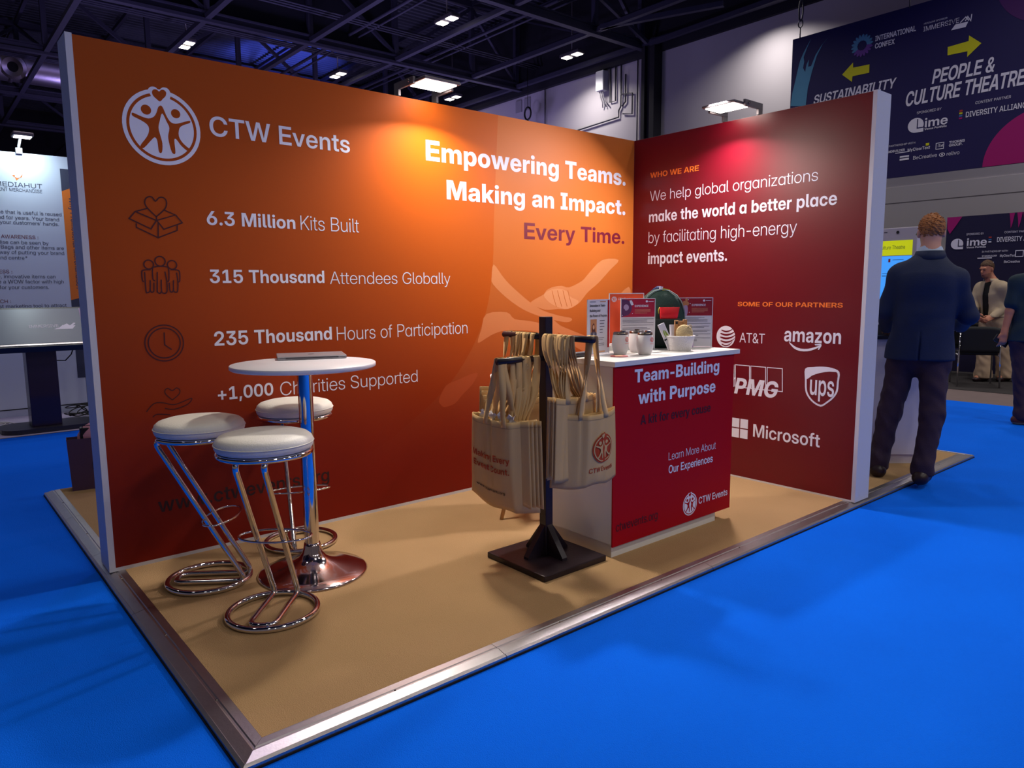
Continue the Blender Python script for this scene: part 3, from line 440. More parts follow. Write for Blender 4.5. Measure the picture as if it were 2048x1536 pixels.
  'B': (628, [[78,0,78,728,327,728,5398,728,5499,681,5554,596,554,537,5554,495,5523,430,5468,386,432,375,432,374,5473,367,5541,324,5583,251,583,199,5583,139,5528,50,5419,0,339,0],[142,58,339,58,5425,58,5518,132,518,197,5518,242,5474,306,5394,341,342,341,142,341],[142,398,338,398,5384,398,5453,433,5490,495,490,534,5490,597,5404,670,329,670,142,670]]),
  'C': (703, [[368,-10,5272,-10,5127,84,5045,253,45,363,5045,475,5126,643,5272,738,368,738,5427,738,5527,700,5602,633,5651,546,659,495,594,495,5586,534,5547,600,5489,650,5414,677,368,677,5293,677,5176,601,5109,460,109,363,5109,266,5176,126,5293,50,368,50,5414,50,5489,78,5547,127,5586,193,594,231,659,231,5651,182,5602,94,5527,27,5428,-10]]),
  'G': (714, [[367,-10,5272,-10,5127,84,5045,253,45,363,5045,475,5127,643,5271,738,366,738,5426,738,5526,699,5602,632,5651,544,659,496,594,496,5586,532,5547,598,5488,648,5411,677,366,677,5290,677,5174,599,5109,457,109,363,5109,270,5174,129,5290,50,367,50,5435,50,5540,111,5600,222,600,296,622,293,387,293,387,351,664,351,664,293,5664,204,5587,67,5453,-10]]),
  'H': (700, [[78,0,78,728,142,728,142,401,557,401,557,728,622,728,622,0,557,0,557,343,142,343,142,0]]),
  'K': (607, [[124,228,121,308,5148,338,5199,395,5252,452,279,481,508,728,593,728,286,399,281,397],[78,0,78,728,142,728,142,472,142,309,142,276,142,0],[516,0,242,384,283,433,592,0]]),
  'L': (530, [[78,0,78,728,143,728,143,58,501,58,501,0]]),
  'M': (854, [[78,0,78,728,166,728,375,218,5382,202,5398,161,5415,117,5431,76,436,60,419,60,5425,75,5441,117,5458,161,5474,202,481,218,687,728,776,728,776,0,712,0,712,470,5712,492,5713,541,5714,591,5715,643,715,668,725,668,5714,639,5693,583,5674,532,5656,488,649,470,454,0,400,0,204,470,5197,488,5179,532,5159,583,5138,639,126,668,139,668,5140,643,5140,592,5141,541,5142,492,142,470,142,0]]),
  'P': (593, [[78,0,78,728,329,728,5400,728,5504,674,5561,576,561,511,5561,445,5503,348,5398,294,326,294,112,294,112,352,327,352,5379,352,5456,391,5498,463,498,511,5498,559,5456,630,5379,670,327,670,142,670,142,0]]),
  'S': (595, [[300,-11,5223,-11,5109,43,5045,141,44,208,109,208,5111,159,5157,86,5242,48,300,48,5356,48,5440,84,5487,149,487,192,5487,226,5456,276,5389,314,335,329,253,351,5153,378,5059,469,59,539,5059,598,5119,688,5227,739,297,739,5368,739,5473,686,5533,591,536,527,472,527,5468,597,5373,679,295,679,5246,679,5167,644,5123,582,123,541,5123,509,5155,461,5221,424,271,411,353,388,5402,375,5476,339,5526,292,5552,232,552,194,5552,134,5489,41,5376,-11]]),
  'W': (930, [[213,0,12,728,77,728,209,237,5218,204,5234,140,5249,75,256,42,247,42,5255,75,5270,140,5286,204,295,237,426,728,503,728,634,237,5643,204,5659,140,5675,75,682,42,672,42,5680,75,5695,140,5712,204,720,237,852,728,918,728,716,0,638,0,504,494,5491,541,5468,636,457,685,472,685,5461,637,5438,542,425,494,291,0]]),
  'a': (512, [[216,-8,5167,-8,5087,26,5038,94,38,145,5038,185,5069,237,5124,270,5201,290,247,296,5295,302,5356,312,5386,331,386,351,386,360,5386,393,5353,444,5294,473,254,473,5214,473,5152,445,5115,397,112,367,51,369,5054,416,5108,487,5197,528,254,528,5295,528,5366,504,5418,460,5447,398,447,359,447,0,386,0,386,86,384,86,5373,61,5329,18,5262,-8],[224,47,5275,47,5348,87,5386,158,386,203,386,277,5379,270,5352,261,5314,252,5269,245,245,242,5200,236,5135,213,5101,173,101,142,5101,112,5132,69,5188,47]]),
  'b': (563, [[302,-9,5262,-9,5194,18,5142,67,127,100,125,100,125,0,65,0,65,728,126,728,126,419,128,419,5142,451,5193,500,5262,528,302,528,5368,528,5469,461,5527,340,527,259,5527,179,5470,58,5369,-9],[294,46,5344,46,5421,97,5465,193,465,259,5465,326,5421,422,5344,472,294,472,5242,472,5165,420,5123,324,123,259,5123,195,5165,99,5242,46]]),
  'c': (518, [[272,-10,5202,-10,5096,59,5036,180,36,259,5036,338,5096,460,5202,529,272,529,5314,529,5386,503,5442,456,5478,393,484,355,423,353,5417,379,5392,423,5353,455,5303,473,272,473,5219,473,5141,419,5098,322,98,259,5098,196,5141,100,5219,46,272,46,5303,46,5353,63,5390,96,5416,140,422,166,484,164,5478,127,5442,63,5386,16,5314,-10]]),
  'd': (563, [[261,-9,5195,-9,5093,58,5036,179,36,259,5036,340,5094,461,5195,528,261,528,5302,528,5370,500,5422,451,435,419,437,419,437,728,498,728,498,0,438,0,438,100,436,100,5421,67,5369,18,5302,-9],[269,46,5321,46,5398,99,5440,195,440,259,5440,324,5398,420,5321,472,269,472,5219,472,5142,422,5098,326,98,259,5098,193,5142,97,5219,46]]),
  'e': (533, [[273,-10,5200,-10,5094,59,5036,181,36,259,5036,337,5095,459,5200,529,268,529,5320,529,5404,491,5465,420,5499,323,499,264,499,244,70,244,70,298,464,298,438,280,5438,337,5395,425,5319,473,268,473,5217,473,5140,423,5097,334,97,275,97,251,5097,191,5140,98,5219,46,273,46,5312,46,5375,72,5419,121,428,152,489,150,5478,103,5417,30,5327,-10]]),
  'f': (288, [[270,519,270,465,5,465,5,519],[99,0,99,617,5099,653,5129,704,5185,731,222,731,5238,731,5265,730,272,730,270,676,5264,677,5238,677,228,677,5192,677,5160,644,160,608,160,0]]),
  'g': (563, [[274,-211,5216,-211,5126,-175,5070,-107,62,-60,123,-57,5131,-88,5171,-132,5233,-156,274,-156,5351,-156,5437,-74,437,-1,437,101,436,101,5421,68,5369,19,5302,-7,261,-7,5195,-7,5094,59,5036,180,36,260,5036,340,5094,461,5195,528,261,528,5302,528,5370,501,5423,451,437,416,438,416,438,519,498,519,498,-1,5498,-73,5439,-165,5338,-211],[269,48,5321,48,5398,100,5441,195,441,260,5441,324,5399,420,5321,472,269,472,5219,472,5142,422,5098,327,98,260,5098,193,5142,98,5219,48]]),
  'h': (543, [[126,317,126,0,65,0,65,728,126,728,126,396,109,396,5131,464,5227,528,288,528,5342,528,5428,482,5478,393,478,329,478,0,417,0,417,325,5417,395,5342,471,278,471,5235,471,5167,436,5126,368]]),
  'i': (192, [[65,0,65,519,126,519,126,0],[96,631,5078,631,5051,657,51,675,5051,694,5078,720,96,720,5114,720,5141,694,141,675,5141,657,5114,631]]),
  'l': (215, [[181,0,5120,-1,5065,50,65,105,65,728,126,728,126,112,5126,78,5151,53,184,54,5188,54,5197,54,201,54,202,0,5197,0,5186,0]]),
  'n': (543, [[126,317,126,0,65,0,65,519,125,519,125,396,109,396,5131,464,5227,528,288,528,5342,528,5428,482,5478,393,478,329,478,0,417,0,417,325,5417,395,5342,471,278,471,5235,471,5167,436,5126,368]]),
  'o': (543, [[272,-10,5202,-10,5096,59,5036,180,36,259,5036,338,5096,459,5202,529,272,529,5342,529,5447,459,5507,338,507,259,5507,180,5447,59,5342,-10],[272,46,5325,46,5403,100,5445,196,445,259,5445,322,5403,418,5325,473,272,473,5219,473,5141,419,5098,322,98,259,5098,196,5141,100,5219,46]]),
  'p': (563, [[65,-204,65,519,125,519,125,419,127,419,5140,451,5192,500,5262,528,302,528,5368,528,5469,461,5527,340,527,259,5527,179,5470,58,5369,-9,302,-9,5262,-9,5194,18,5143,67,128,100,126,100,126,-204],[294,46,5344,46,5421,97,5465,193,465,259,5465,326,5421,422,5344,472,294,472,5242,472,5165,420,5123,324,123,259,5123,195,5165,99,5242,46]]),
  'r': (307, [[65,0,65,519,124,519,124,433,126,433,5142,475,5215,525,266,525,5275,525,5289,524,293,523,293,462,5289,463,5270,466,257,466,5221,466,5161,433,5126,371,126,326,126,0]]),
  's': (470, [[238,-10,5182,-10,5096,27,5044,99,40,152,100,153,5105,101,5175,44,236,44,5298,44,5369,98,369,141,5369,175,5321,212,279,222,193,242,5124,259,5052,326,52,380,5052,424,5098,491,5181,529,236,529,5289,529,5370,490,5418,418,421,368,361,367,5358,416,5292,475,236,475,5180,475,5113,422,113,381,5113,346,5162,307,207,296,293,276,5362,260,5431,196,431,142,5431,95,5381,27,5294,-10]]),
  't': (283, [[261,519,261,465,5,465,5,519],[92,658,153,658,153,116,5153,82,5183,53,218,53,5228,53,5251,54,261,54,262,0,5251,0,5225,-1,213,-1,5153,-1,5092,56,92,111]]),
  'u': (543, [[255,-9,5201,-9,5115,37,5065,126,65,190,65,519,126,519,126,194,5126,124,5202,48,265,48,5308,48,5377,83,5417,152,417,202,417,519,478,519,478,0,418,0,418,123,434,123,5412,55,5316,-9]]),
  'y': (509, [[63,-203,65,-149,108,-149,5129,-150,5158,-137,5182,-105,193,-77,224,1,18,519,84,519,208,199,5223,161,5251,84,264,46,247,46,5260,84,5288,161,303,199,426,519,491,519,247,-97,5233,-135,5194,-182,5145,-205,112,-205,5098,-205,5075,-204]]),
  'z': (475, [[46,0,46,49,350,461,350,463,49,463,49,519,426,519,426,468,124,58,124,56,429,56,429,0]]),
  'ɑ': (564, [[261,-9,5195,-9,5093,58,5036,179,36,259,5036,340,5094,461,5195,528,261,528,5302,528,5371,500,5423,451,436,419,438,419,438,519,498,519,498,0,438,0,438,100,436,100,5421,67,5369,18,5301,-9],[269,46,5321,46,5399,99,5441,195,441,259,5441,324,5399,420,5321,472,269,472,5219,472,5142,422,5098,327,98,259,5098,193,5142,97,5219,46]]),
 },
 'X': {
  ' ': (269, []),
  '-': (645, [[490,349,490,218,155,218,155,349]]),
  '.': (269, [[135,-9,5097,-9,5043,44,43,83,5043,121,5097,174,135,174,5173,174,5227,121,227,83,5227,44,5173,-9]]),
  'B': (649, [[48,0,48,728,351,728,5431,728,5543,681,5600,598,600,543,5600,501,5566,435,5505,391,464,382,464,380,5510,378,5583,334,5626,257,626,205,5626,145,5567,53,5454,0,373,0],[219,135,342,135,5391,135,5446,180,446,219,5446,246,5421,284,5376,306,344,306,219,306],[219,431,333,431,5361,431,5402,451,5424,488,424,512,5424,549,5375,593,333,593,219,593]]),
  'E': (618, [[48,0,48,728,586,728,586,579,223,579,223,438,558,438,558,294,223,294,223,148,586,148,586,0]]),
  'G': (740, [[378,-12,5273,-12,5115,81,5027,250,27,363,5027,482,5119,650,5277,739,375,739,5440,739,5552,702,5640,634,5695,539,701,481,523,481,5518,506,5494,544,5458,572,5411,586,381,586,5325,586,5246,533,5204,434,204,363,5204,294,5246,194,5326,142,383,142,5430,142,5499,174,5535,232,535,271,573,267,389,267,389,396,706,396,706,298,5706,205,5623,66,5475,-12]]),
  'I': (422, [[28,0,28,140,123,140,123,588,28,588,28,728,393,728,393,588,298,588,298,140,393,140,393,0]]),
  'K': (710, [[176,131,176,339,5201,371,5249,434,5299,496,325,529,488,728,694,728,388,363,373,364],[48,0,48,728,223,728,223,548,223,352,223,268,223,0],[503,0,306,312,411,444,705,0]]),
  'M': (912, [[48,0,48,728,309,728,403,442,5410,416,5432,340,5454,256,5473,179,479,153,436,153,5442,179,5460,256,5482,340,5503,416,511,442,603,728,864,728,864,0,692,0,692,315,5692,339,5694,413,5697,498,5699,586,699,624,718,624,5708,584,5684,495,5660,410,5640,339,632,315,528,0,385,0,280,315,5272,339,5251,410,5227,495,5202,584,191,624,214,624,5214,586,5216,498,5218,413,5220,339,220,315,220,0]]),
  'P': (641, [[48,0,48,728,346,728,5430,728,5552,667,5619,557,619,481,5619,406,5552,295,5428,235,344,235,148,235,148,379,331,379,5367,379,5418,404,5446,450,446,481,5446,512,5418,558,5367,583,331,583,223,583,223,0]]),
  'T': (649, [[22,579,22,728,627,728,627,579,412,579,412,0,237,0,237,579]]),
  'a': (570, [[205,-9,5153,-9,5074,25,5028,93,28,145,5028,189,5059,248,5115,285,5187,305,228,308,5275,312,5330,321,5355,339,355,354,355,357,5355,372,5337,396,5305,409,283,409,5260,409,5225,395,5205,369,203,352,47,354,5051,409,5109,487,5214,530,288,530,5344,530,5431,506,5491,459,5522,393,522,350,522,0,358,0,358,73,356,73,5341,45,5298,9,5242,-9],[256,101,5284,101,5330,123,5356,161,356,187,356,234,5350,231,5331,225,5307,220,5280,215,265,213,5242,209,5207,194,5187,170,187,153,5187,137,5205,113,5236,101]]),
  'c': (572, [[294,-12,5214,-12,5093,57,5027,179,27,259,5027,340,5093,462,5214,530,294,530,5348,530,5437,499,5504,443,5543,365,547,318,385,315,5383,334,5369,364,5346,386,5316,397,297,397,5266,397,5221,364,5197,302,197,259,5197,217,5221,155,5266,121,297,121,5316,121,5346,133,5368,155,5382,186,385,205,547,202,5545,155,5506,77,5439,20,5349,-12]]),
  'd': (614, [[249,-11,5183,-11,5082,56,5027,178,27,260,5027,341,5083,463,5183,530,248,530,5282,530,5338,511,5381,474,396,447,397,447,397,728,566,728,566,0,399,0,399,81,398,81,5385,51,5342,10,5284,-11],[297,123,5329,123,5377,157,5404,219,404,260,5404,302,5377,363,5329,396,297,396,5266,396,5221,363,5197,303,197,260,5197,218,5221,156,5267,123]]),
  'e': (575, [[293,-12,5214,-12,5093,57,5027,180,27,259,5027,339,5093,461,5212,530,289,530,5347,530,5443,492,5512,421,5550,323,550,263,550,218,82,218,82,318,471,318,394,297,5394,331,5370,380,5325,406,292,406,5261,406,5215,380,5191,332,191,298,191,224,5191,189,5216,137,5265,110,299,110,5323,110,5362,123,5389,149,395,166,546,163,5536,111,5466,33,5358,-12]]),
  'g': (614, [[302,-211,5223,-211,5118,-168,5059,-92,51,-43,211,-40,5215,-56,5239,-79,5277,-92,302,-92,5349,-92,5399,-41,399,10,399,92,397,92,5384,62,5341,23,5284,4,249,4,5183,4,5082,70,5027,187,27,264,5027,343,5084,463,5183,530,248,530,5282,530,5339,510,5383,472,398,445,399,445,399,519,566,519,566,26,5566,-57,5501,-162,5383,-211],[297,135,5329,135,5377,167,5404,227,404,267,5404,307,5377,367,5329,399,297,399,5267,399,5221,367,5197,308,197,267,5197,226,5221,166,5267,135]]),
  'h': (605, [[216,284,216,0,48,0,48,728,216,728,216,381,191,381,5214,449,5304,530,378,530,5435,530,5515,481,5557,390,557,327,557,0,389,0,389,292,5389,338,5345,386,304,386,5278,386,5238,364,5216,319]]),
  'i': (264, [[48,0,48,519,216,519,216,0],[132,571,5092,571,5040,619,40,655,5040,692,5092,740,131,740,5172,740,5224,692,224,655,5224,619,5172,571]]),
  'k': (571, [[199,135,199,334,219,334,376,519,569,519,342,252,299,252],[48,0,48,728,216,728,216,0],[383,0,239,215,349,333,578,0]]),
  'l': (294, [[228,0,5134,0,5048,70,48,149,48,728,216,728,216,166,5216,145,5235,126,256,126,5262,126,5273,126,278,127,281,1,5269,1,5242,0]]),
  'm': (905, [[48,0,48,519,209,519,210,396,202,396,5215,442,5264,501,5331,530,368,530,5426,530,5512,461,522,395,507,395,5517,439,5568,499,5641,530,683,530,5733,530,5812,486,5857,403,857,346,857,0,688,0,688,309,5688,350,5645,393,611,393,5587,393,5552,372,5533,333,533,306,533,0,372,0,372,311,5372,349,5330,393,295,393,5273,393,5237,372,5216,332,216,303,216,0]]),
  'n': (605, [[216,284,216,0,48,0,48,519,213,519,213,381,191,381,5214,449,5304,530,378,530,5435,530,5515,481,5557,390,557,327,557,0,389,0,389,292,5389,338,5345,386,304,386,5278,386,5238,364,5216,319]]),
  'o': (596, [[298,-12,5217,-12,5095,56,5027,177,27,259,5027,341,5095,463,5217,530,298,530,5380,530,5502,463,5570,341,570,259,5570,177,5502,56,5380,-12],[298,122,5328,122,5374,154,5399,216,399,259,5399,303,5374,364,5328,397,298,397,5269,397,5223,364,5197,303,197,259,5197,216,5223,154,5269,122]]),
  'p': (614, [[48,-204,48,519,214,519,214,449,217,449,5232,475,5275,511,5332,530,366,530,5431,530,5530,463,5587,341,587,260,5587,178,5531,56,5432,-11,365,-11,5330,-11,5273,10,5231,50,218,78,216,78,216,-204],[316,123,5348,123,5392,156,5416,218,416,260,5416,303,5392,363,5348,396,316,396,5285,396,5236,363,5210,302,210,260,5210,219,5236,157,5285,123]]),
  'r': (396, [[48,0,48,519,211,519,211,427,213,427,5227,477,5288,521,339,521,5352,521,5375,521,385,520,385,380,5376,381,5337,383,318,383,5288,383,5242,355,5216,304,216,268,216,0]]),
  's': (542, [[276,-13,5205,-13,5095,30,5029,110,23,164,188,167,5193,138,5237,104,274,104,5309,104,5348,128,348,148,5348,165,5316,186,285,192,192,209,5115,223,5035,300,35,361,5035,412,5091,488,5195,529,267,529,5339,529,5444,486,5503,408,506,354,352,352,5350,379,5307,414,273,414,5240,414,5203,388,203,369,5203,353,5232,331,259,326,363,307,5443,292,5519,224,519,166,5519,112,5458,32,5348,-13]]),
  't': (391, [[369,519,369,389,9,389,9,519],[96,658,264,658,264,173,5264,148,5284,129,311,129,5324,129,5360,130,368,130,371,1,5356,0,5302,-1,275,-1,5182,-1,5096,70,96,146]]),
  'u': (605, [[227,-11,5171,-11,5090,38,5048,129,48,192,48,519,216,519,216,227,5216,182,5261,133,301,133,5327,133,5367,155,5389,201,389,235,389,519,557,519,557,0,392,0,391,138,414,138,5391,70,5301,-11]]),
  'w': (847, [[161,0,3,519,180,519,220,355,5233,298,5258,175,271,114,249,114,5263,175,5292,298,306,355,349,519,498,519,541,355,5555,298,5584,175,598,114,576,114,5589,175,5613,298,626,355,665,519,845,519,686,0,512,0,455,193,5447,221,5432,282,5417,344,409,374,438,374,5431,344,5415,282,5400,221,392,193,335,0]]),
  'ɑ': (612, [[249,-11,5183,-11,5082,56,5027,178,27,260,5027,341,5084,463,5183,530,248,530,5282,530,5339,511,5382,475,397,449,399,449,399,519,564,519,564,0,399,0,399,78,397,78,5384,50,5341,10,5284,-11],[297,123,5329,123,5377,157,5404,219,404,260,5404,302,5377,363,5329,396,297,396,5267,396,5221,363,5197,303,197,260,5197,218,5221,156,5267,123]]),
 },
 'R': {
  ' ': (269, []),
  '&': (612, [[268,-10,5199,-10,5095,42,5037,133,37,193,5037,231,5065,292,5132,358,189,400,303,485,5322,499,5348,530,5362,562,362,580,5362,614,5311,662,272,662,5246,662,5204,638,5180,597,180,569,5180,548,5198,507,5240,452,277,407,611,0,509,0,233,332,5179,397,5119,478,5094,538,94,570,5094,620,5139,694,5219,734,272,734,5325,734,5404,695,5448,626,448,582,5448,551,5426,496,5384,445,352,421,206,312,5162,280,5123,224,123,192,5123,157,5162,99,5229,64,269,64,5312,64,5390,105,5451,176,5486,267,486,319,568,319,5568,269,5546,185,5507,116,480,90,464,68,5431,32,5326,-10]]),
  "'": (259, [[98,477,88,728,171,728,161,477]]),
  '*': (645, [[288,318,294,474,162,391,128,450,266,522,128,595,162,655,294,571,288,728,357,728,351,571,482,655,517,595,378,522,517,450,482,391,351,474,357,318]]),
  ',': (269, [[62,-141,105,102,195,102,123,-141]]),
  '-': (645, [[482,338,482,259,163,259,163,338]]),
  '.': (269, [[137,-8,5111,-8,5075,28,75,53,5075,80,5111,115,137,115,5163,115,5198,80,198,53,5198,28,5163,-8]]),
  ':': (269, [[137,-8,5111,-8,5075,28,75,53,5075,80,5111,115,137,115,5163,115,5198,80,198,53,5198,28,5163,-8],[137,376,5111,376,5075,412,75,438,5075,464,5111,499,137,499,5163,499,5198,464,198,438,5198,412,5163,376]]),
  'A': (657, [[12,0,280,728,380,728,646,0,552,0,399,438,5384,481,5346,593,317,685,342,685,5313,593,5276,480,260,438,104,0],[150,204,150,282,508,282,508,204]]),
  'B': (640, [[74,0,74,728,336,728,5410,728,5514,680,5569,593,569,534,5569,492,5540,431,5488,390,451,377,451,376,5492,370,5559,328,5599,256,599,203,5599,142,5543,50,5428,0,341,0],[162,79,340,79,5423,79,5510,141,510,200,5510,240,5471,299,5398,331,345,331,162,331],[162,408,339,408,5383,408,5448,438,5482,492,482,529,5482,584,5407,649,339,649,162,649]]),
  'C': (723, [[381,-12,5281,-12,5130,84,5046,253,46,363,5046,474,5130,643,5281,739,381,739,5438,739,5537,705,5617,640,5669,550,680,493,590,493,5581,532,5543,593,5488,635,5420,657,381,657,5305,657,5194,583,5134,451,134,363,5134,276,5195,145,5305,71,381,71,5420,71,5488,92,5542,134,5581,194,590,234,680,234,5670,177,5617,87,5537,23,5438,-12]]),
  'D': (693, [[299,0,124,0,124,79,293,79,5383,79,5501,148,5559,276,559,365,5559,453,5502,580,5388,649,303,649,120,649,120,728,309,728,5415,728,5566,641,5647,478,647,365,5647,251,5565,88,5410,0],[162,728,162,0,74,0,74,728]]),
  'E': (582, [[74,0,74,728,544,728,544,649,162,649,162,411,516,411,516,333,162,333,162,79,544,79,544,0]]),
  'H': (712, [[74,0,74,728,162,728,162,412,549,412,549,728,638,728,638,0,549,0,549,333,162,333,162,0]]),
  'I': (350, [[40,0,40,79,131,79,131,649,40,649,40,728,310,728,310,649,219,649,219,79,310,79,310,0]]),
  'L': (539, [[74,0,74,728,162,728,162,79,512,79,512,0]]),
  'M': (863, [[74,0,74,728,195,728,379,259,5385,243,5403,197,5421,147,5438,101,443,86,423,86,5428,101,5444,146,5463,197,5480,243,486,259,667,728,789,728,789,0,702,0,702,421,5702,444,5702,499,5704,556,5705,615,705,642,717,642,5705,608,5682,543,5661,486,5643,438,636,421,468,0,395,0,225,421,5218,438,5200,485,5179,543,5154,608,141,642,157,642,5158,615,5159,557,5161,499,5161,445,161,421,161,0]]),
  'N': (715, [[74,0,74,728,176,728,475,255,5485,239,5516,189,5550,129,566,100,557,84,5556,112,5553,182,5552,244,552,260,552,728,641,728,641,0,538,0,272,420,5260,439,5223,498,5175,580,145,629,156,650,5159,594,5161,504,5162,440,162,421,162,0]]),
  'O': (751, [[375,-12,5280,-12,5131,84,5046,254,46,363,5046,474,5131,643,5280,739,375,739,5472,739,5620,643,5705,474,705,363,5705,254,5620,84,5472,-12],[375,71,5441,71,5551,139,5617,269,617,363,5617,458,5551,589,5441,657,375,657,5310,657,5200,589,5134,458,134,363,5134,269,5200,139,5310,71]]),
  'P': (615, [[74,0,74,728,333,728,5411,728,5521,673,5581,573,581,506,5581,438,5520,338,5407,283,330,283,121,283,121,362,330,362,5382,362,5454,397,5493,462,493,506,5493,550,5454,614,5382,649,330,649,162,649,162,0]]),
  'R': (634, [[74,0,74,728,342,728,5419,728,5530,673,5589,574,589,506,5589,439,5526,339,5412,285,336,285,123,285,123,364,340,364,5391,364,5463,398,5501,463,501,506,5501,551,5463,614,5390,649,339,649,162,649,162,0],[497,0,321,327,421,327,600,0]]),
  'S': (617, [[313,-12,5230,-12,5108,47,5041,155,40,229,131,229,5131,179,5175,107,5257,69,313,69,5366,69,5445,100,5489,158,489,197,5489,227,5459,272,5396,305,345,318,263,338,5154,366,5055,457,55,531,5055,594,5118,687,5231,739,306,739,5382,739,5493,684,5556,584,558,516,470,516,5466,583,5377,658,303,658,5257,658,5184,627,5143,572,143,536,5143,506,5174,464,5238,432,288,420,369,399,5420,387,5497,351,5550,302,5577,239,577,200,5577,137,5512,42,5393,-12]]),
  'T': (614, [[27,649,27,728,587,728,587,649,352,649,352,0,263,0,263,649]]),
  'U': (708, [[354,-12,5268,-12,5141,56,5071,173,71,247,71,728,159,728,159,254,5159,201,5206,118,5293,71,354,71,5415,71,5502,118,5549,201,549,254,549,728,637,728,637,247,5637,172,5567,56,5440,-12]]),
  'V': (657, [[280,0,12,728,105,728,262,290,5274,254,5314,134,343,43,320,43,5348,134,5388,254,400,290,553,728,646,728,380,0]]),
  'W': (953, [[210,0,12,728,101,728,218,274,5228,239,5244,168,5260,97,267,62,256,62,5264,97,5279,168,5296,239,306,274,426,728,528,728,646,274,5656,239,5673,168,5690,97,697,62,685,62,5692,97,5708,168,5726,239,734,274,851,728,942,728,743,0,639,0,512,468,5499,516,5477,615,467,666,485,666,5475,615,5454,517,440,468,314,0]]),
  'Y': (647, [[279,0,279,300,12,728,114,728,259,492,5282,457,5322,386,343,349,305,349,5325,386,5366,457,388,492,533,728,635,728,368,300,368,0]]),
  'a': (522, [[220,-8,5169,-8,5087,27,5040,98,40,149,5040,194,5075,250,5133,282,5207,298,245,303,5295,310,5352,317,5377,333,377,352,377,357,5377,386,5350,430,5299,455,262,455,5226,455,5171,431,5138,390,135,365,51,368,5055,416,5111,488,5203,528,262,528,5305,528,5377,505,5430,461,5459,397,459,356,459,0,377,0,377,73,374,73,5365,55,5328,17,5267,-8],[232,66,5283,66,5347,103,5377,162,377,196,377,261,5372,257,5345,249,5306,241,5263,234,242,232,5212,228,5158,209,5125,174,125,144,5125,120,5151,85,5199,66]]),
  'b': (571, [[309,-10,5274,-10,5213,11,5164,51,147,79,145,79,145,0,63,0,63,728,147,728,147,442,148,442,5164,469,5212,508,5274,528,309,528,5377,528,5478,461,5534,340,534,259,5534,179,5478,58,5377,-10],[297,65,5342,65,5411,110,5449,197,449,259,5449,322,5411,409,5342,454,297,454,5248,454,5178,406,5141,318,141,259,5141,201,5178,113,5249,65]]),
  'c': (528, [[277,-12,5206,-12,5097,57,5037,179,37,258,5037,338,5097,461,5206,530,277,530,5321,530,5395,504,5452,457,5489,392,495,354,411,351,5406,374,5384,412,5351,439,5306,455,277,455,5228,455,5158,405,5121,317,121,258,5121,200,5158,113,5228,64,277,64,5306,64,5350,79,5382,106,5404,145,410,168,495,165,5489,127,5452,63,5395,15,5320,-12]]),
  'd': (571, [[261,-10,5194,-10,5093,58,5037,179,37,259,5037,340,5093,461,5194,528,261,528,5297,528,5358,508,5406,469,422,442,424,442,424,728,507,728,507,0,426,0,426,79,424,79,5406,51,5357,11,5297,-10],[274,65,5322,65,5392,113,5430,201,430,259,5430,318,5392,406,5322,454,274,454,5229,454,5160,409,5121,322,121,259,5121,197,5160,110,5229,65]]),
  'e': (541, [[278,-12,5202,-12,5094,58,5037,180,37,258,5037,337,5097,460,5203,530,272,530,5324,530,5410,492,5473,421,5506,321,506,259,506,235,83,235,83,307,460,307,424,281,5424,334,5387,412,5318,456,272,456,5225,456,5157,412,5120,335,120,283,120,246,5120,192,5157,110,5228,64,278,64,5314,64,5370,86,5406,127,414,154,498,151,5488,103,5426,30,5334,-12]]),
  'f': (313, [[292,519,292,447,8,447,8,519],[101,0,101,609,5101,647,5136,702,5198,731,239,731,5258,731,5289,730,294,730,291,658,5287,658,5257,659,247,659,5214,659,5185,629,185,595,185,0]]),
  'g': (571, [[280,-211,5221,-211,5129,-176,5070,-109,62,-60,145,-55,5153,-82,5190,-118,5245,-138,280,-138,5347,-138,5425,-67,425,-1,425,81,423,81,5405,52,5357,13,5298,-8,261,-8,5195,-8,5093,60,5037,180,37,260,5037,340,5093,461,5194,528,262,528,5297,528,5359,508,5408,468,425,438,426,438,426,519,507,519,507,-2,5507,-77,5444,-169,5340,-211],[274,67,5322,67,5392,115,5430,202,430,260,5430,319,5392,406,5322,454,274,454,5229,454,5160,409,5121,322,121,260,5121,198,5160,112,5229,67]]),
  'h': (552, [[147,305,147,0,63,0,63,728,147,728,147,393,123,393,5148,464,5238,528,300,528,5352,528,5438,483,5489,392,489,323,489,0,405,0,405,317,5405,384,5341,452,283,452,5245,452,5183,421,5147,356]]),
  'i': (210, [[63,0,63,519,147,519,147,0],[105,618,5081,618,5048,652,48,675,5048,699,5081,732,105,732,5129,732,5162,699,162,675,5162,652,5129,618]]),
  'k': (512, [[141,187,141,286,149,286,388,519,495,519,244,273,236,273],[63,0,63,728,147,728,147,0],[406,0,196,255,255,313,512,0]]),
  'l': (235, [[194,0,5124,0,5063,54,63,117,63,728,147,728,147,127,5147,94,5167,72,199,72,5204,72,5216,72,220,72,222,0,5216,0,5201,0]]),
  'm': (843, [[63,0,63,519,145,519,145,412,135,412,5150,450,5199,502,5263,529,298,529,5358,529,5441,459,452,412,435,412,5446,444,5495,497,5565,529,608,529,5655,529,5733,488,5780,405,780,341,780,0,696,0,696,341,5696,401,5629,452,585,452,5547,452,5493,421,5463,366,463,331,463,0,380,0,380,350,5380,396,5318,452,271,452,5239,452,5182,422,5147,362,147,318,147,0]]),
  'n': (552, [[147,305,147,0,63,0,63,519,145,519,145,393,123,393,5148,464,5238,528,300,528,5352,528,5438,483,5488,392,488,323,488,0,405,0,405,317,5405,384,5341,452,283,452,5245,452,5183,421,5147,356]]),
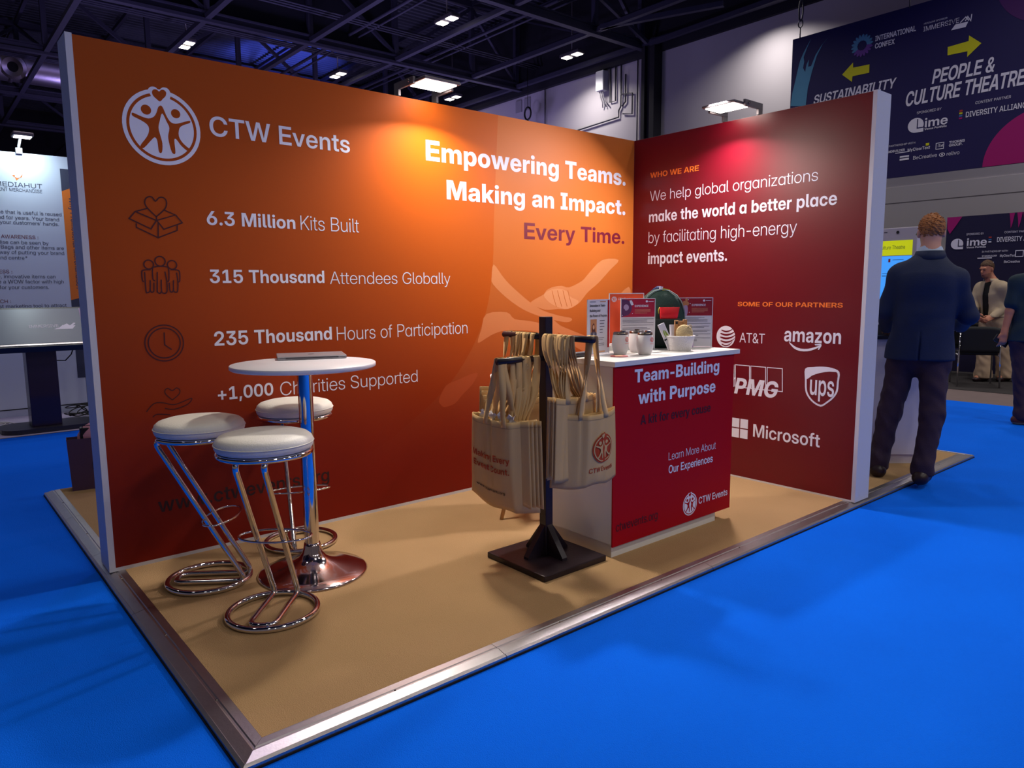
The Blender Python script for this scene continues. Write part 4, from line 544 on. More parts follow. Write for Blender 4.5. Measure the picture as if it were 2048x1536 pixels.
  'o': (554, [[277,-12,5206,-12,5097,57,5037,179,37,258,5037,338,5097,461,5206,530,277,530,5349,530,5457,461,5518,338,518,258,5518,179,5457,57,5349,-12],[277,64,5327,64,5396,113,5433,201,433,258,5433,317,5396,405,5327,455,277,455,5228,455,5158,405,5121,317,121,258,5121,200,5158,113,5228,64]]),
  'p': (571, [[63,-204,63,519,145,519,145,442,147,442,5162,469,5211,508,5274,528,309,528,5377,528,5478,461,5534,340,534,259,5534,179,5478,58,5377,-10,309,-10,5274,-10,5214,11,5166,51,148,79,147,79,147,-204],[297,65,5342,65,5411,110,5449,197,449,259,5449,322,5411,409,5342,454,297,454,5248,454,5178,406,5141,318,141,259,5141,201,5178,113,5249,65]]),
  'r': (328, [[63,0,63,519,143,519,143,438,145,438,5160,478,5223,527,271,527,5282,527,5302,525,308,524,308,440,5303,442,5275,446,257,446,5227,446,5177,419,5147,363,147,320,147,0]]),
  's': (481, [[244,-12,5188,-12,5099,24,5043,97,39,152,121,154,5126,108,5188,60,242,60,5296,60,5359,106,359,140,5359,169,5316,204,281,212,197,232,5125,249,5051,322,51,379,5051,423,5099,491,5184,530,240,530,5294,530,5378,490,5429,418,431,368,350,366,5349,405,5290,458,240,458,5192,458,5135,413,135,379,5135,350,5178,314,216,305,299,286,5373,268,5443,198,443,142,5443,94,5391,25,5301,-12]]),
  't': (313, [[287,519,287,447,8,447,8,519],[98,658,182,658,182,127,5182,96,5207,71,239,71,5250,71,5276,72,287,72,289,0,5276,0,5245,-1,232,-1,5165,-1,5098,59,98,118]]),
  'u': (552, [[252,-9,5200,-9,5114,36,5063,127,63,196,63,519,147,519,147,202,5147,135,5211,67,269,67,5307,67,5368,98,5405,163,405,214,405,519,489,519,489,0,407,0,407,126,429,126,5404,56,5313,-9]]),
  'v': (517, [[216,0,16,519,106,519,218,219,5233,181,5258,103,271,65,250,65,5262,103,5287,181,302,219,412,519,501,519,301,0]]),
  'w': (759, [[178,0,17,519,104,519,170,291,5185,239,5213,128,227,73,215,73,5229,128,5258,239,273,291,338,519,421,519,486,291,5501,239,5529,128,543,73,530,73,5544,128,5573,239,588,291,655,519,743,519,582,0,495,0,427,236,5417,271,5398,344,5379,418,369,454,391,454,5381,418,5362,344,5343,271,332,236,263,0]]),
  'y': (517, [[66,-203,68,-130,114,-130,5132,-131,5159,-118,5181,-90,190,-67,217,4,16,519,106,519,218,219,5233,181,5259,103,272,65,249,65,5261,103,5288,181,302,219,412,519,501,519,263,-94,5249,-130,5207,-179,5151,-205,118,-205,5104,-205,5078,-204]]),
  'ɑ': (572, [[261,-10,5194,-10,5093,58,5037,179,37,259,5037,340,5093,461,5194,528,262,528,5297,528,5359,508,5408,469,424,442,426,442,426,519,508,519,508,0,426,0,426,79,424,79,5406,51,5357,11,5297,-10],[274,65,5322,65,5392,113,5430,201,430,259,5430,318,5392,406,5322,454,274,454,5229,454,5160,409,5121,322,121,259,5121,197,5160,110,5229,65]]),
 },
}
# ---------------------------------------------------------------- measured lettering and print outlines (metres on their panels)
TEXTS= [('O', 'company_name', 'CTW Events', 'M', 'white', -3.2324, -2.4592, 2.1311, 0.0958), ('O', 'statistic_text', '6.3 Million', 'B', 'white', -3.2736, -2.8057, 1.6901, 0.0695), ('O', 'statistic_text', 'Kits Built', 'L', 'white', -2.7756, -2.4199, 1.688, 0.0769), ('O', 'statistic_text', '315 Thousand', 'B', 'white', -3.2764, -2.6484, 1.3981, 0.0682), ('O', 'statistic_text', 'Attendees Globally', 'L', 'white', -2.6148, -1.7793, 1.392, 0.0704), ('O', 'statistic_text', '235 Thousand', 'B', 'white', -3.2732, -2.6167, 1.076, 0.0734), ('O', 'statistic_text', 'Hours of Participation', 'L', 'white', -2.5854, -1.6481, 1.069, 0.0777), ('O', 'statistic_text', '+1,000', 'B', 'white', -3.272, -2.9759, 0.7899, 0.0682), ('O', 'statistic_text', 'Charities Supported', 'L', 'white', -2.9371, -2.045, 0.7815, 0.0748), ('O', 'web_address', 'www.ctwevents.org', 'M', 'print_dark', -3.5967, -2.6684, 0.2533, 0.0767), ('O', 'slogan_text', 'Empowering Teams.', 'X', 'white', -1.9442, -0.0981, 2.1458, 0.1222), ('O', 'slogan_text', 'Making an Impact.', 'X', 'white', -1.7943, -0.0968, 1.9224, 0.119), ('O', 'slogan_text', 'Every Time.', 'B', 'maroon', -1.1467, -0.1044, 1.6998, 0.1115), ('R', 'heading_text', 'WHO WE ARE', 'B', 'orange', 0.1637, 0.6078, 2.1925, 0.0397), ('R', 'introduction_text', 'We help global organizations', 'L', 'white', 0.1645, 1.5064, 2.0193, 0.0754), ('R', 'introduction_text', 'make the world a better place', 'B', 'white', 0.1582, 1.6361, 1.8592, 0.0836), ('R', 'introduction_text', 'by facilitating high-energy', 'L', 'white', 0.1567, 1.3799, 1.701, 0.0861), ('R', 'introduction_text', 'impact events.', 'B', 'white', 0.1551, 0.8646, 1.5413, 0.0886), ('R', 'heading_text', 'SOME OF OUR PARTNERS', 'B', 'orange', 0.9628, 1.707, 1.2244, 0.03), ('R', 'partner_name', 'AT&T', 'R', 'white', 0.9864, 1.1807, 0.9722, 0.0671), ('R', 'partner_name', 'amazon', 'B', 'white', 1.3223, 1.7061, 0.996, 0.0966), ('R', 'partner_name', 'KPMG', 'XI', 'white', 0.8526, 1.2953, 0.6058, 0.1129), ('R', 'partner_name', 'ups', 'M', 'white', 1.5065, 1.6891, 0.6568, 0.138), ('R', 'partner_name', 'Microsoft', 'M', 'white', 1.1184, 1.6021, 0.316, 0.0898), ('C', 'counter_title', 'Team-Building', 'X', 'white', -1.7134, -0.9847, 0.8837, 0.0672), ('C', 'counter_title', 'with Purpose', 'X', 'white', -1.6832, -1.0165, 0.7711, 0.0692), ('C', 'counter_subtitle', 'A kit for every cause', 'M', 'darkred', -1.662, -1.0564, 0.6628, 0.0493), ('C', 'counter_caption', 'Learn More About', 'T', 'white', -1.4268, -0.9967, 0.44, 0.0426), ('C', 'counter_caption', 'Our Experiences', 'M', 'white', -1.4244, -1.0224, 0.3667, 0.0442), ('C', 'counter_company_name', 'CTW Events', 'M', 'white', -1.1465, -0.8639, 0.142, 0.0396), ('C', 'counter_web_address', 'ctwevents.org', 'R', 'darkred', -1.8398, -1.5107, 0.1372, 0.0471), ('B', 'lettering', 'INTERNATIONAL', 'N', 'white', -2.9568, -2.2085, 6.1239, 0.0981), ('B', 'lettering', 'CONFEX', 'N', 'white', -2.9546, -2.5831, 5.9849, 0.0951), ('B', 'lettering', 'HEADLINE SPONSOR', 'R', 'white', -2.0711, -1.6763, 6.1967, 0.0288), ('B', 'lettering', 'IMMERSIVE', 'R', 'white', -2.0747, -1.4733, 6.0744, 0.0842), ('B', 'lettering', 'SUSTAINABILITY', 'NI', 'white', -4.1687, -2.5024, 5.1657, 0.1845), ('B', 'lettering', 'PEOPLE &', 'NI', 'white', -1.8683, -0.8529, 5.0916, 0.2522), ('B', 'lettering', 'CULTURE THEATRE', 'NI', 'white', -2.3121, -0.361, 4.7711, 0.2651), ('B', 'lettering', 'SPONSORED BY', 'R', 'white', -2.098, -1.6724, 4.5921, 0.0462), ('B', 'lettering', 'CONTENT PARTNER', 'R', 'white', -1.1151, -0.5686, 4.5865, 0.0463), ('B', 'lettering', 'ime', 'B', 'white', -1.9447, -1.5518, 4.3249, 0.1655), ('B', 'lettering', 'Venue Portfolio', 'B', 'white', -1.9459, -1.5627, 4.2732, 0.0387), ('B', 'lettering', 'DIVERSITY ALLIANCE', 'M', 'white', -1.2568, -0.2682, 4.3829, 0.0956), ('B', 'lettering', 'IN PARTNERSHIP WITH', 'R', 'white', -2.6449, -2.0953, 4.0551, 0.0345), ('B', 'lettering', 'STANDBUILDER', 'B', 'white', -2.6863, -2.2767, 3.9461, 0.0434), ('B', 'lettering', 'MyClearText', 'M', 'white', -2.2236, -1.8247, 3.9215, 0.0564), ('B', 'lettering', 'iTab', 'B', 'white', -1.6899, -1.588, 3.9261, 0.0456), ('B', 'lettering', 'THORNS', 'B', 'white', -1.5025, -1.2417, 3.9591, 0.0451), ('B', 'lettering', 'GROUP.', 'B', 'white', -1.5023, -1.2787, 3.9043, 0.0452), ('B', 'lettering', 'BeCreative', 'R', 'white', -2.1148, -1.6963, 3.7563, 0.0656), ('B', 'lettering', 'relivo', 'R', 'white', -1.5295, -1.3175, 3.7483, 0.068), ('S', 'lettering', 'SPONSORED BY', 'R', 'white', -0.4498, -0.206, 2.1494, 0.0314), ('S', 'lettering', 'ime', 'B', 'white', -0.4356, -0.1565, 1.9824, 0.1181), ('S', 'lettering', 'Venue Portfolio', 'B', 'white', -0.4365, -0.1642, 1.9437, 0.03), ('S', 'lettering', 'DIVERSITY ALLIANCE', 'M', 'white', -0.0196, 0.6343, 2.0224, 0.0727), ('S', 'lettering', 'CONTENT PARTNER', 'R', 'white', 0.0714, 0.4326, 2.1493, 0.0304), ('S', 'lettering', 'IN PARTNERSHIP WITH', 'R', 'white', -0.2137, 0.1367, 1.8679, 0.0265), ('S', 'lettering', 'STANDBUILDER', 'B', 'white', -0.2095, -0.005, 1.8016, 0.0234), ('S', 'lettering', 'MyClearText', 'M', 'white', 0.0365, 0.2403, 1.7921, 0.0368), ('S', 'lettering', 'BeCreative', 'M', 'white', 0.0966, 0.3053, 1.697, 0.0382), ('N', 'heading_text', 'MEDIAHUT', 'R', 'slate', -3.6094, -3.171, 2.513, 0.0494), ('N', 'heading_text', 'EVENT MERCHANDISE', 'R', 'slate', -3.6268, -3.1749, 2.4635, 0.0358), ('N', 'paragraph_text', 'Merchandise that is useful is reused', 'R', 'slate', None, -3.0069, 2.2205, 0.0393), ('N', 'paragraph_text', 'and retained for years. Your brand', 'R', 'slate', None, -3.0353, 2.1625, 0.0392), ('N', 'paragraph_text', "is in your customers' hands.", 'R', 'slate', None, -3.0409, 2.1097, 0.0393), ('N', 'paragraph_text', 'BRAND AWARENESS :', 'R', 'maroontext', None, -3.2516, 1.9539, 0.0388), ('N', 'paragraph_text', 'Merchandise can be seen by', 'R', 'slate', None, -3.1577, 1.8939, 0.0391), ('N', 'paragraph_text', 'everyone. Bags and other items are', 'R', 'slate', None, -3.0123, 1.8416, 0.0396), ('N', 'paragraph_text', 'a superb way of putting your brand', 'R', 'slate', None, -3.0136, 1.7851, 0.0397), ('N', 'paragraph_text', 'front and centre*', 'R', 'slate', None, -3.3712, 1.7247, 0.0386), ('N', 'paragraph_text', 'ESS :', 'R', 'maroontext', None, -3.5257, 1.5726, 0.0383), ('N', 'paragraph_text', 'Bespoke, innovative items can', 'R', 'slate', None, -3.1197, 1.5193, 0.0396), ('N', 'paragraph_text', 'generate a WOW factor with high', 'R', 'slate', None, -3.0423, 1.4625, 0.0399), ('N', 'paragraph_text', 'impact for your customers.', 'R', 'slate', None, -3.1917, 1.4011, 0.0395), ('N', 'paragraph_text', 'REACH :', 'R', 'maroontext', None, -3.5628, 1.247, 0.0385), ('N', 'paragraph_text', 'A low-cost marketing tool to attract', 'R', 'slate', None, -3.0346, 1.1914, 0.0402), ('N', 'paragraph_text', 'valuable new customers and retain', 'R', 'slate', None, -3.0245, 1.1335, 0.0403)]
POLYS={
'arc_edge' : [(-1.3698, 2.4978), (-1.3912, 2.1725), (-1.413, 1.8335), (-1.4256, 1.55), (-1.4637, 1.297), (-1.5306, 1.1115), (-1.6384, 0.9301), (-1.7761, 0.768), (-1.956, 0.6219)] ,
'armA' : [(-1.4207, 1.5207), (-1.3499, 1.4493), (-1.283, 1.3893), (-1.1566, 1.3011), (-1.0736, 1.2509), (-0.9639, 1.1989), (-0.7996, 1.1577), (-0.695, 1.1405), (-0.6817, 1.1212), (-0.7345, 1.1089), (-0.8509, 1.1269), (-1.0133, 1.164), (-1.1572, 1.2126), (-1.3068, 1.2943), (-1.4281, 1.3895), (-1.4382, 1.4403)] ,
'armB' : [(-0.356, 1.5709), (-0.5083, 1.464), (-0.5761, 1.4118), (-0.709, 1.3652), (-0.787, 1.3766), (-0.8762, 1.3677), (-0.9387, 1.3436), (-0.9636, 1.3167), (-1.0614, 1.2775), (-1.0832, 1.2511), (-0.9515, 1.2059), (-0.8254, 1.2093), (-0.7216, 1.2069), (-0.6155, 1.2423), (-0.5616, 1.284), (-0.5072, 1.331), (-0.3964, 1.3976), (-0.2689, 1.495), (-0.1676, 1.5746)] ,
'knuckles' : [(-0.9636, 1.3122), (-0.9138, 1.3434), (-0.8255, 1.3565), (-0.7351, 1.3375), (-0.6956, 1.2952), (-0.6156, 1.2659), (-0.6289, 1.2378), (-0.7216, 1.2069), (-0.8254, 1.2232), (-0.914, 1.2616)] ,
'armC' : [(-1.4877, 1.1908), (-1.3079, 1.1971), (-1.2396, 1.1487), (-1.0983, 1.1307), (-0.9518, 1.0983), (-0.8253, 1.0471), (-0.8637, 1.0116), (-1.0746, 1.0578), (-1.3093, 1.0723), (-1.4218, 1.0555), (-1.499, 1.0247), (-1.5641, 1.0024), (-1.5303, 1.0944)] ,
'armD' : [(-0.8763, 1.1324), (-0.7995, 1.0879), (-0.6947, 1.0509), (-0.5596, 1.0068), (-0.4198, 0.9513), (-0.304, 0.8856), (-0.5587, 0.8813), (-0.7604, 1.0067), (-0.8764, 1.0678)] ,
'armE' : [(-0.0433, 1.3674), (-0.0255, 1.2463), (-0.1304, 1.158), (-0.2332, 1.0615), (-0.2638, 1.1419), (-0.2067, 1.2593)] ,
'handF' : [(-1.5677, 0.7974), (-1.6422, 0.7906), (-1.7467, 0.7614), (-1.8285, 0.7353), (-1.8854, 0.6493), (-1.8714, 0.6145), (-1.8419, 0.5961), (-1.7603, 0.6108), (-1.6972, 0.6636), (-1.644, 0.7011), (-1.6008, 0.7401)] ,
'left_disc' : [(-2.8152, 2.4043), (-2.835, 2.286), (-2.8007, 2.1353)] ,
'logo' : [(-3.6292, 2.1394), (-3.2783, 2.1273), (-3.4469, 2.3394), (-3.4705, 1.9843)] ,
'box' : [[(-3.5093, 1.7163), (-3.5435, 1.7518), (-3.5563, 1.7757), (-3.5517, 1.7979), (-3.537, 1.8089), (-3.5216, 1.8073), (-3.5081, 1.79), (-3.4928, 1.8061), (-3.4756, 1.8106), (-3.4614, 1.8005), (-3.4585, 1.7796), (-3.4698, 1.7537), (-3.5093, 1.7163)], [(-3.5433, 1.7546), (-3.601, 1.7356), (-3.6297, 1.7013), (-3.5369, 1.6571), (-3.5095, 1.6985), (-3.5083, 1.7163)], [(-3.601, 1.7356), (-3.5095, 1.6985), (-3.4204, 1.7298), (-3.4701, 1.7498)], [(-3.4204, 1.7298), (-3.3916, 1.6934), (-3.4788, 1.6581), (-3.5065, 1.6959)], [(-3.5998, 1.6799), (-3.601, 1.6618), (-3.5076, 1.6165), (-3.5028, 1.6877)], [(-3.5076, 1.6165), (-3.4181, 1.6552), (-3.4164, 1.6808)]] ,
'ppl' : [[(-3.5294, 1.3522), (-3.5228, 1.4514)], [(-3.5352, 1.4089), (-3.5441, 1.4174), (-3.5428, 1.4681), (-3.5306, 1.4767), (-3.5066, 1.4798), (-3.48, 1.4774), (-3.4699, 1.4678), (-3.4724, 1.4118), (-3.4819, 1.4073)], [(-3.4879, 1.4545), (-3.482, 1.4061), (-3.4839, 1.3604), (-3.4911, 1.349), (-3.5019, 1.3491), (-3.5092, 1.3594), (-3.5072, 1.4146)], [(-3.5258, 1.4061), (-3.5289, 1.3607), (-3.5232, 1.3493), (-3.5153, 1.3492), (-3.5092, 1.3594)], [(-3.5852, 1.4049), (-3.5915, 1.4116), (-3.5919, 1.4507), (-3.5814, 1.4609), (-3.5516, 1.4623)], [(-3.5795, 1.4509), (-3.5794, 1.3611), (-3.5732, 1.3525), (-3.564, 1.3564), (-3.56, 1.3694), (-3.5571, 1.4117)], [(-3.5602, 1.3666), (-3.5557, 1.3541), (-3.5466, 1.3563), (-3.5433, 1.3665), (-3.541, 1.4004)], [(-3.462, 1.4633), (-3.4322, 1.4625), (-3.4202, 1.4523), (-3.4219, 1.4091), (-3.4305, 1.4033)], [(-3.4341, 1.4493), (-3.4307, 1.4004), (-3.4349, 1.36), (-3.442, 1.3531), (-3.4516, 1.3567), (-3.4535, 1.3688), (-3.4507, 1.4119)], [(-3.4537, 1.3659), (-3.4582, 1.3556), (-3.4664, 1.3545), (-3.4711, 1.366), (-3.4716, 1.4004)]] ,
'pplheads' : [(-3.5066, 1.5036), (-3.5588, 1.4869), (-3.4524, 1.4869)] ,
'clock' : [(-3.5127, 1.1039), (-3.4239, 1.0992), (-3.4389, 1.1), (-3.5185, 1.0158), (-3.5108, 1.1566), (-3.5122, 1.0946), (-3.4812, 1.0695)] ,
'hand' : [[(-3.4948, 0.817), (-3.5232, 0.8481), (-3.5263, 0.867), (-3.5126, 0.8779), (-3.4918, 0.8637), (-3.4717, 0.8759), (-3.4567, 0.8632), (-3.4624, 0.842), (-3.4948, 0.817)], [(-3.6178, 0.7699), (-3.5815, 0.8075), (-3.5388, 0.8076), (-3.5007, 0.794), (-3.4698, 0.7954), (-3.4107, 0.8148), (-3.4029, 0.8092), (-3.426, 0.7859), (-3.4892, 0.7691), (-3.5321, 0.7787)], [(-3.5903, 0.7406), (-3.5682, 0.7529), (-3.5084, 0.743)]] ,
'att' : [(0.8755, 1.007), (0.9579, 1.0107), (0.8729, 1.0819), (0.8782, 0.9319)] ,
'smile' : [(1.3642, 0.9912), (1.3984, 0.9672), (1.4412, 0.9536), (1.4919, 0.9548), (1.5367, 0.9678), (1.572, 0.9802), (1.5741, 0.9734), (1.5374, 0.9539), (1.4927, 0.939), (1.4373, 0.9375), (1.3944, 0.9527), (1.3616, 0.9848)] ,
'smile2' : [(1.5358, 0.9869), (1.5803, 0.9927), (1.5827, 0.979), (1.5662, 0.9521), (1.559, 0.9535), (1.5702, 0.9801), (1.5406, 0.9802)] ,
'kboxes' : [[(0.8297, 0.8055), (0.9492, 0.8086), (0.9547, 0.6568), (0.8348, 0.655)], [(0.96, 0.8094), (1.0719, 0.8121), (1.0781, 0.6547), (0.9658, 0.6531)], [(1.0825, 0.8092), (1.1954, 0.8122), (1.202, 0.6549), (1.0886, 0.6529)], [(1.2076, 0.8095), (1.3193, 0.8118), (1.3261, 0.6566), (1.2141, 0.6543)]] ,
'ups' : [(1.4798, 0.8236), (1.534, 0.8384), (1.5964, 0.8458), (1.6582, 0.842), (1.7068, 0.8202), (1.7059, 0.756), (1.7021, 0.6956), (1.6767, 0.6497), (1.6348, 0.6102), (1.596, 0.5854), (1.5454, 0.6042), (1.507, 0.6398), (1.4865, 0.6822), (1.4813, 0.7528)] ,
'upsband' : [(1.4798, 0.8236), (1.534, 0.8384), (1.5964, 0.8458), (1.6582, 0.842), (1.7068, 0.8202), (1.642, 0.8175), (1.5807, 0.8037), (1.5276, 0.7817), (1.4877, 0.7534)] ,
'ms' : [(0.9469, 0.429), (1.0762, 0.4364), (1.0819, 0.2908), (0.952, 0.2901)] ,
'clogo' : [(-1.2918, 0.166), (-1.1627, 0.1631), (-1.2309, 0.2225), (-1.2257, 0.0921)] ,
'cpanel' : [(-1.8658, 0.0621), (-0.8358, 0.0572), (-1.8635, 0.9726), (-0.8658, 0.9694)] ,
'banner' : [(-4.6989, 6.6132), (-2.5445, 3.4767), (-0.2959, 3.4441), (-1.7381, 6.5349)] ,
'bflower' : [(-3.2098, 6.1108), (-3.0179, 6.0911)] ,
'barrowL' : [(-3.5867, 5.6388), (-3.3711, 5.8258), (-3.3657, 5.7247), (-3.0414, 5.7142), (-3.0394, 5.5559), (-3.3689, 5.5609), (-3.3753, 5.4543)] ,
'barrowR' : [(-1.6341, 5.6918), (-1.6305, 5.5453), (-1.3035, 5.5382), (-1.3026, 5.4403), (-1.0886, 5.6228), (-1.2966, 5.8071), (-1.2957, 5.7097)] ,
'bexpo' : [(-1.5992, 5.9717), (-1.3607, 5.9669), (-1.3239, 6.0505), (-1.5341, 6.0561)] ,
'bAV' : [[(-1.4535, 6.0661), (-1.3697, 6.1395), (-1.3169, 6.0656)], [(-1.3733, 6.0725), (-1.3378, 6.1391), (-1.2843, 6.0525), (-1.2759, 6.1642)]] ,
'blime' : [(-2.0897, 4.4033), (-1.9623, 4.3996), (-2.0397, 4.5134), (-1.9783, 4.375), (-1.9537, 4.2615)] ,
'bteal' : [(-4.2805, 6.524), (-4.3639, 6.3547), (-4.4349, 6.1803), (-4.4169, 6.0799), (-4.438, 5.9643), (-4.3883, 5.8687), (-4.3611, 6.0189), (-4.3125, 6.1034), (-4.3241, 5.9624), (-4.2611, 5.96), (-4.1722, 6.1653), (-4.0517, 6.3247), (-3.8825, 6.4756), (-4.0271, 6.342), (-4.1449, 6.1351), (-4.2347, 5.8464), (-4.3112, 5.5265), (-4.3419, 5.169), (-4.6882, 5.2349), (-4.6592, 5.5004), (-4.6018, 5.7335), (-4.5575, 5.9429), (-4.5123, 6.1263), (-4.4395, 6.2774)] ,
'bpink' : [(-0.8762, 3.4867), (-0.8407, 3.7891), (-0.638, 4.0732), (-0.3467, 4.1533)] ,
'bpurple' : [(-0.8819, 6.2849), (-0.842, 6.0972), (-0.7699, 5.9597), (-0.6203, 5.8409), (-0.4646, 5.7987)] ,
'bstack' : [(-1.3663, 4.5301), (-1.3132, 4.5203), (-1.3023, 4.3556), (-1.3555, 4.365)] ,
'bhooks' : [(-4.5417, 6.6336), (-2.3523, 6.5894)] ,
'hooktop' : [(-4.5466, 7.2157), (-4.5569, 6.9588)] ,
'barsbox' : [(-2.3611, 3.8551), (-2.1917, 3.8509), (-2.1858, 3.7521), (-2.3553, 3.7564)] ,
'stage' : [(-0.7446, 2.4515), (0.3034, 2.45), (-0.68, 1.4479)] ,
'slime' : [(-0.5428, 2.0344), (-0.4568, 2.0338)] ,
'smag' : [(-0.7446, 2.4515), (-0.5271, 2.4499), (-0.6112, 2.307), (-0.6907, 2.1856), (-0.7327, 2.2679)] ,
'nstrip' : [[(-2.9821, 2.7464), (-2.8937, 2.7494), (-2.909, 2.548), (-2.9763, 2.5037)], [(-2.9813, 2.5033), (-2.909, 2.548), (-2.9102, 1.3389), (-2.9784, 1.305)], [(-2.9784, 1.305), (-2.9102, 1.3389), (-2.9082, 1.0949), (-2.979, 1.097)]] ,
'nlogo' : [[(-3.4418, 2.6378), (-3.4211, 2.6131), (-3.4143, 2.6404)], [(-3.4202, 2.6238), (-3.3985, 2.6098), (-3.3704, 2.6177), (-3.4053, 2.5824)], [(-3.3442, 2.6576), (-3.3515, 2.6247), (-3.3755, 2.6118)]] ,
'ntext' : [(-2.9232, 2.4912), (-2.9242, 1.4889)] ,
'ntop' : [(-3.53, 2.877), (-2.907, 2.8973)] ,
'nslab' : [(-2.9536, 0.6929), (-2.9128, 0.6904), (-2.9565, 0.1055), (-2.9821, 0.1082)] ,
'wallboxes' : [[(-10.4411, 7.2738), (-10.1194, 6.5548)]] ,
}

# ================================================================ THE HALL
def struct(o): o['kind'] = 'structure'; return o
fz = -.03
struct(MB('concrete').box((-30, -25, -.30), (30, 45, fz-.006)).build('floor'))
struct(MB('carpet_blue').box((-30, -25, fz-.006), (5.19, 4.50, fz)).build('floor_carpet'))
struct(MB('carpet_dark').box((6.30, -9, fz-.006), (12.78, 20, fz-.001)).build('floor_theatre'))
m = MB('neighbour_floor').box((-9, 4.52, fz), (1.2, 9, fz+.004)); struct(m.build('floor_neighbour'))
# side wall of the hall, its cladding and the column between the two bays
struct(MB('hall_paint').box((12.8, -9, 3.55), (13.1, 9.95, 8.06)).build('wall_right'))
struct(MB('cladding').box((12.78, -9, fz), (13.1, 9.95, 3.55)).build('wall_right_cladding'))
struct(MB('hall_paint').box((12.85, 10.45, fz), (13.1, 30, 8.06)).build('wall_back'))
m = MB('hall_dark').box((12.45, 9.95, fz), (12.8, 10.12, 8.4)).box((12.55, 10.12, fz), (12.75, 10.3, 8.4)).box((12.45, 10.3, fz), (12.8, 10.42, 8.4)); struct(m.build('beam_column'))
m = MB('hall_dark').box((12.7, -9, 8.06), (13.1, 45, 10.9)); struct(m.build('wall_upper'))
struct(MB('hall_dark').box((-30, 42, fz), (13, 42.3, 11)).build('wall_far'))
# ribbed roof deck
prof = []; y = -10.0
while y < 42:
    prof += [(y, 10.9), (y+.10, 10.9), (y+.13, 10.78), (y+.23, 10.78)]; y += .26
m = MB('deck'); m.sheet([[(-30, a, b) for a, b in prof], [(13, a, b) for a, b in prof]], smooth=False); struct(m.build('ceiling'))
# roof trusses along the hall with purlins across
PX = [-6.3, -3.4, -.65, 2.12, 4.93, 7.69, 10.59, 12.5]
for ty in (4.95, 10.5, 16.05, 21.6, 27.2, 33.2):
    m = MB('steel_dark')
    m.box((-9, ty-.09, 8.18), (12.7, ty+.09, 8.26)).box((-9, ty-.09, 8.40), (12.7, ty+.09, 8.44)).box((-9, ty-.012, 8.26), (12.7, ty+.012, 8.40))
    m.box((-9, ty-.10, 10.45), (12.7, ty+.10, 10.62))
    for i, px in enumerate(PX):
        m.box((px-.07, ty-.07, 8.44), (px+.07, ty+.07, 10.45))
        if i < len(PX)-1: m.beam((px, ty, 8.44) if i % 2 else (px, ty, 10.45), (PX[i+1], ty, 10.45) if i % 2 else (PX[i+1], ty, 8.44), .10, .10)
    struct(m.build('beam_truss'))
for px in PX:
    m = MB('steel_dark'); m.box((px-.07, 4.95, 8.24), (px+.07, 40, 8.36)); m.box((px-.05, 4.95, 10.5), (px+.05, 40, 10.62))
    for a in (4.95, 10.5, 16.05, 21.6, 27.2): m.beam((px, a, 8.3), (px, a+5.5, 10.5), .05, .05)
    struct(m.build('beam_purlin'))
for k, (yy, zz) in enumerate(((14.9, 8.75), (18.4, 8.9), (24.3, 8.8), (30.5, 8.9))):
    m = MB('steel_dark')
    for d in (0, .16, .32): m.tube([(-9, yy+d, zz), (12.6, yy+d, zz)], .03, n=6)
    struct(m.build('beam_service_run'))
for px in (6.2, 9.2, 11.4):
    m = MB('steel_dark'); m.tube([(px, 5, 8.75), (px, 30, 8.75)], .045, n=6).tube([(px+.3, 5, 8.75), (px+.3, 30, 8.75)], .03, n=6); struct(m.build('beam_service_run'))
m = MB('steel_dark'); m.beam((11.7, 7.2, 8.3), (10.5, 10.2, 8.3), .14, .12).beam((12.4, 10.2, 8.3), (7.7, 10.5, 10.4), .1, .1).beam((12.2, 3.2, 8.25), (12.45, 10.1, 8.25), .12, .12); struct(m.build('beam_brace'))
# dark smoke curtains filling truss bays
for i in range(2, 6):
    a, b = PX[i], PX[i+1]
    if i > 4: continue
    o = MB('smoke_curtain').box((a+.04, 16.18, 8.44), (b-.04, 16.22, 10.7)).build('smoke_curtain')
    prop(o, ['dark smoke curtain in roof truss, panel nearest the left edge', 'dark smoke curtain in roof truss, middle panel of three', 'dark smoke curtain in roof truss, panel farthest right'][i-2], 'curtain', 'smoke curtains in the roof')
# silver duct with a round outlet
t = thing('air_duct', 'silver round ventilation duct hung under the roof left of orange wall', 'duct', (-1, 26.2, 9))
m = MB('duct_silver'); m.tube([(-9+i*1.0, 26.2, 9) for i in range(12)], .62, n=24)
for i in range(7): m.tube([(-8.6+i*1.5, 26.2, 9), (-8.5+i*1.5, 26.2, 9)], .65, n=24)
m.build('duct_body', t, (-1, 26.2, 9))
m = MB('duct_silver', 'black_gap'); D = V(-.35, -.85, -.38).normalized(); c = V(-.95, 25.75, 8.78)
X = D.cross(V(0, 0, 1)).normalized(); Y = X.cross(D)
for r0, r1, d0, d1, mi in ((.36, .40, 0, .2, 0), (.40, .30, .2, .24, 0), (.30, .16, .24, .20, 0), (.16, .001, .20, .20, 1)):
    q = 24; m.add([c+D*d+(X*math.cos(2*math.pi*k/q)+Y*math.sin(2*math.pi*k/q))*r for r, d in ((r0, d0), (r1, d1)) for k in range(q)], [(k, (k+1) % q, q+(k+1) % q, q+k) for k in range(q)], mi, True)
m.build('round_outlet', t, (-1, 26.2, 9))
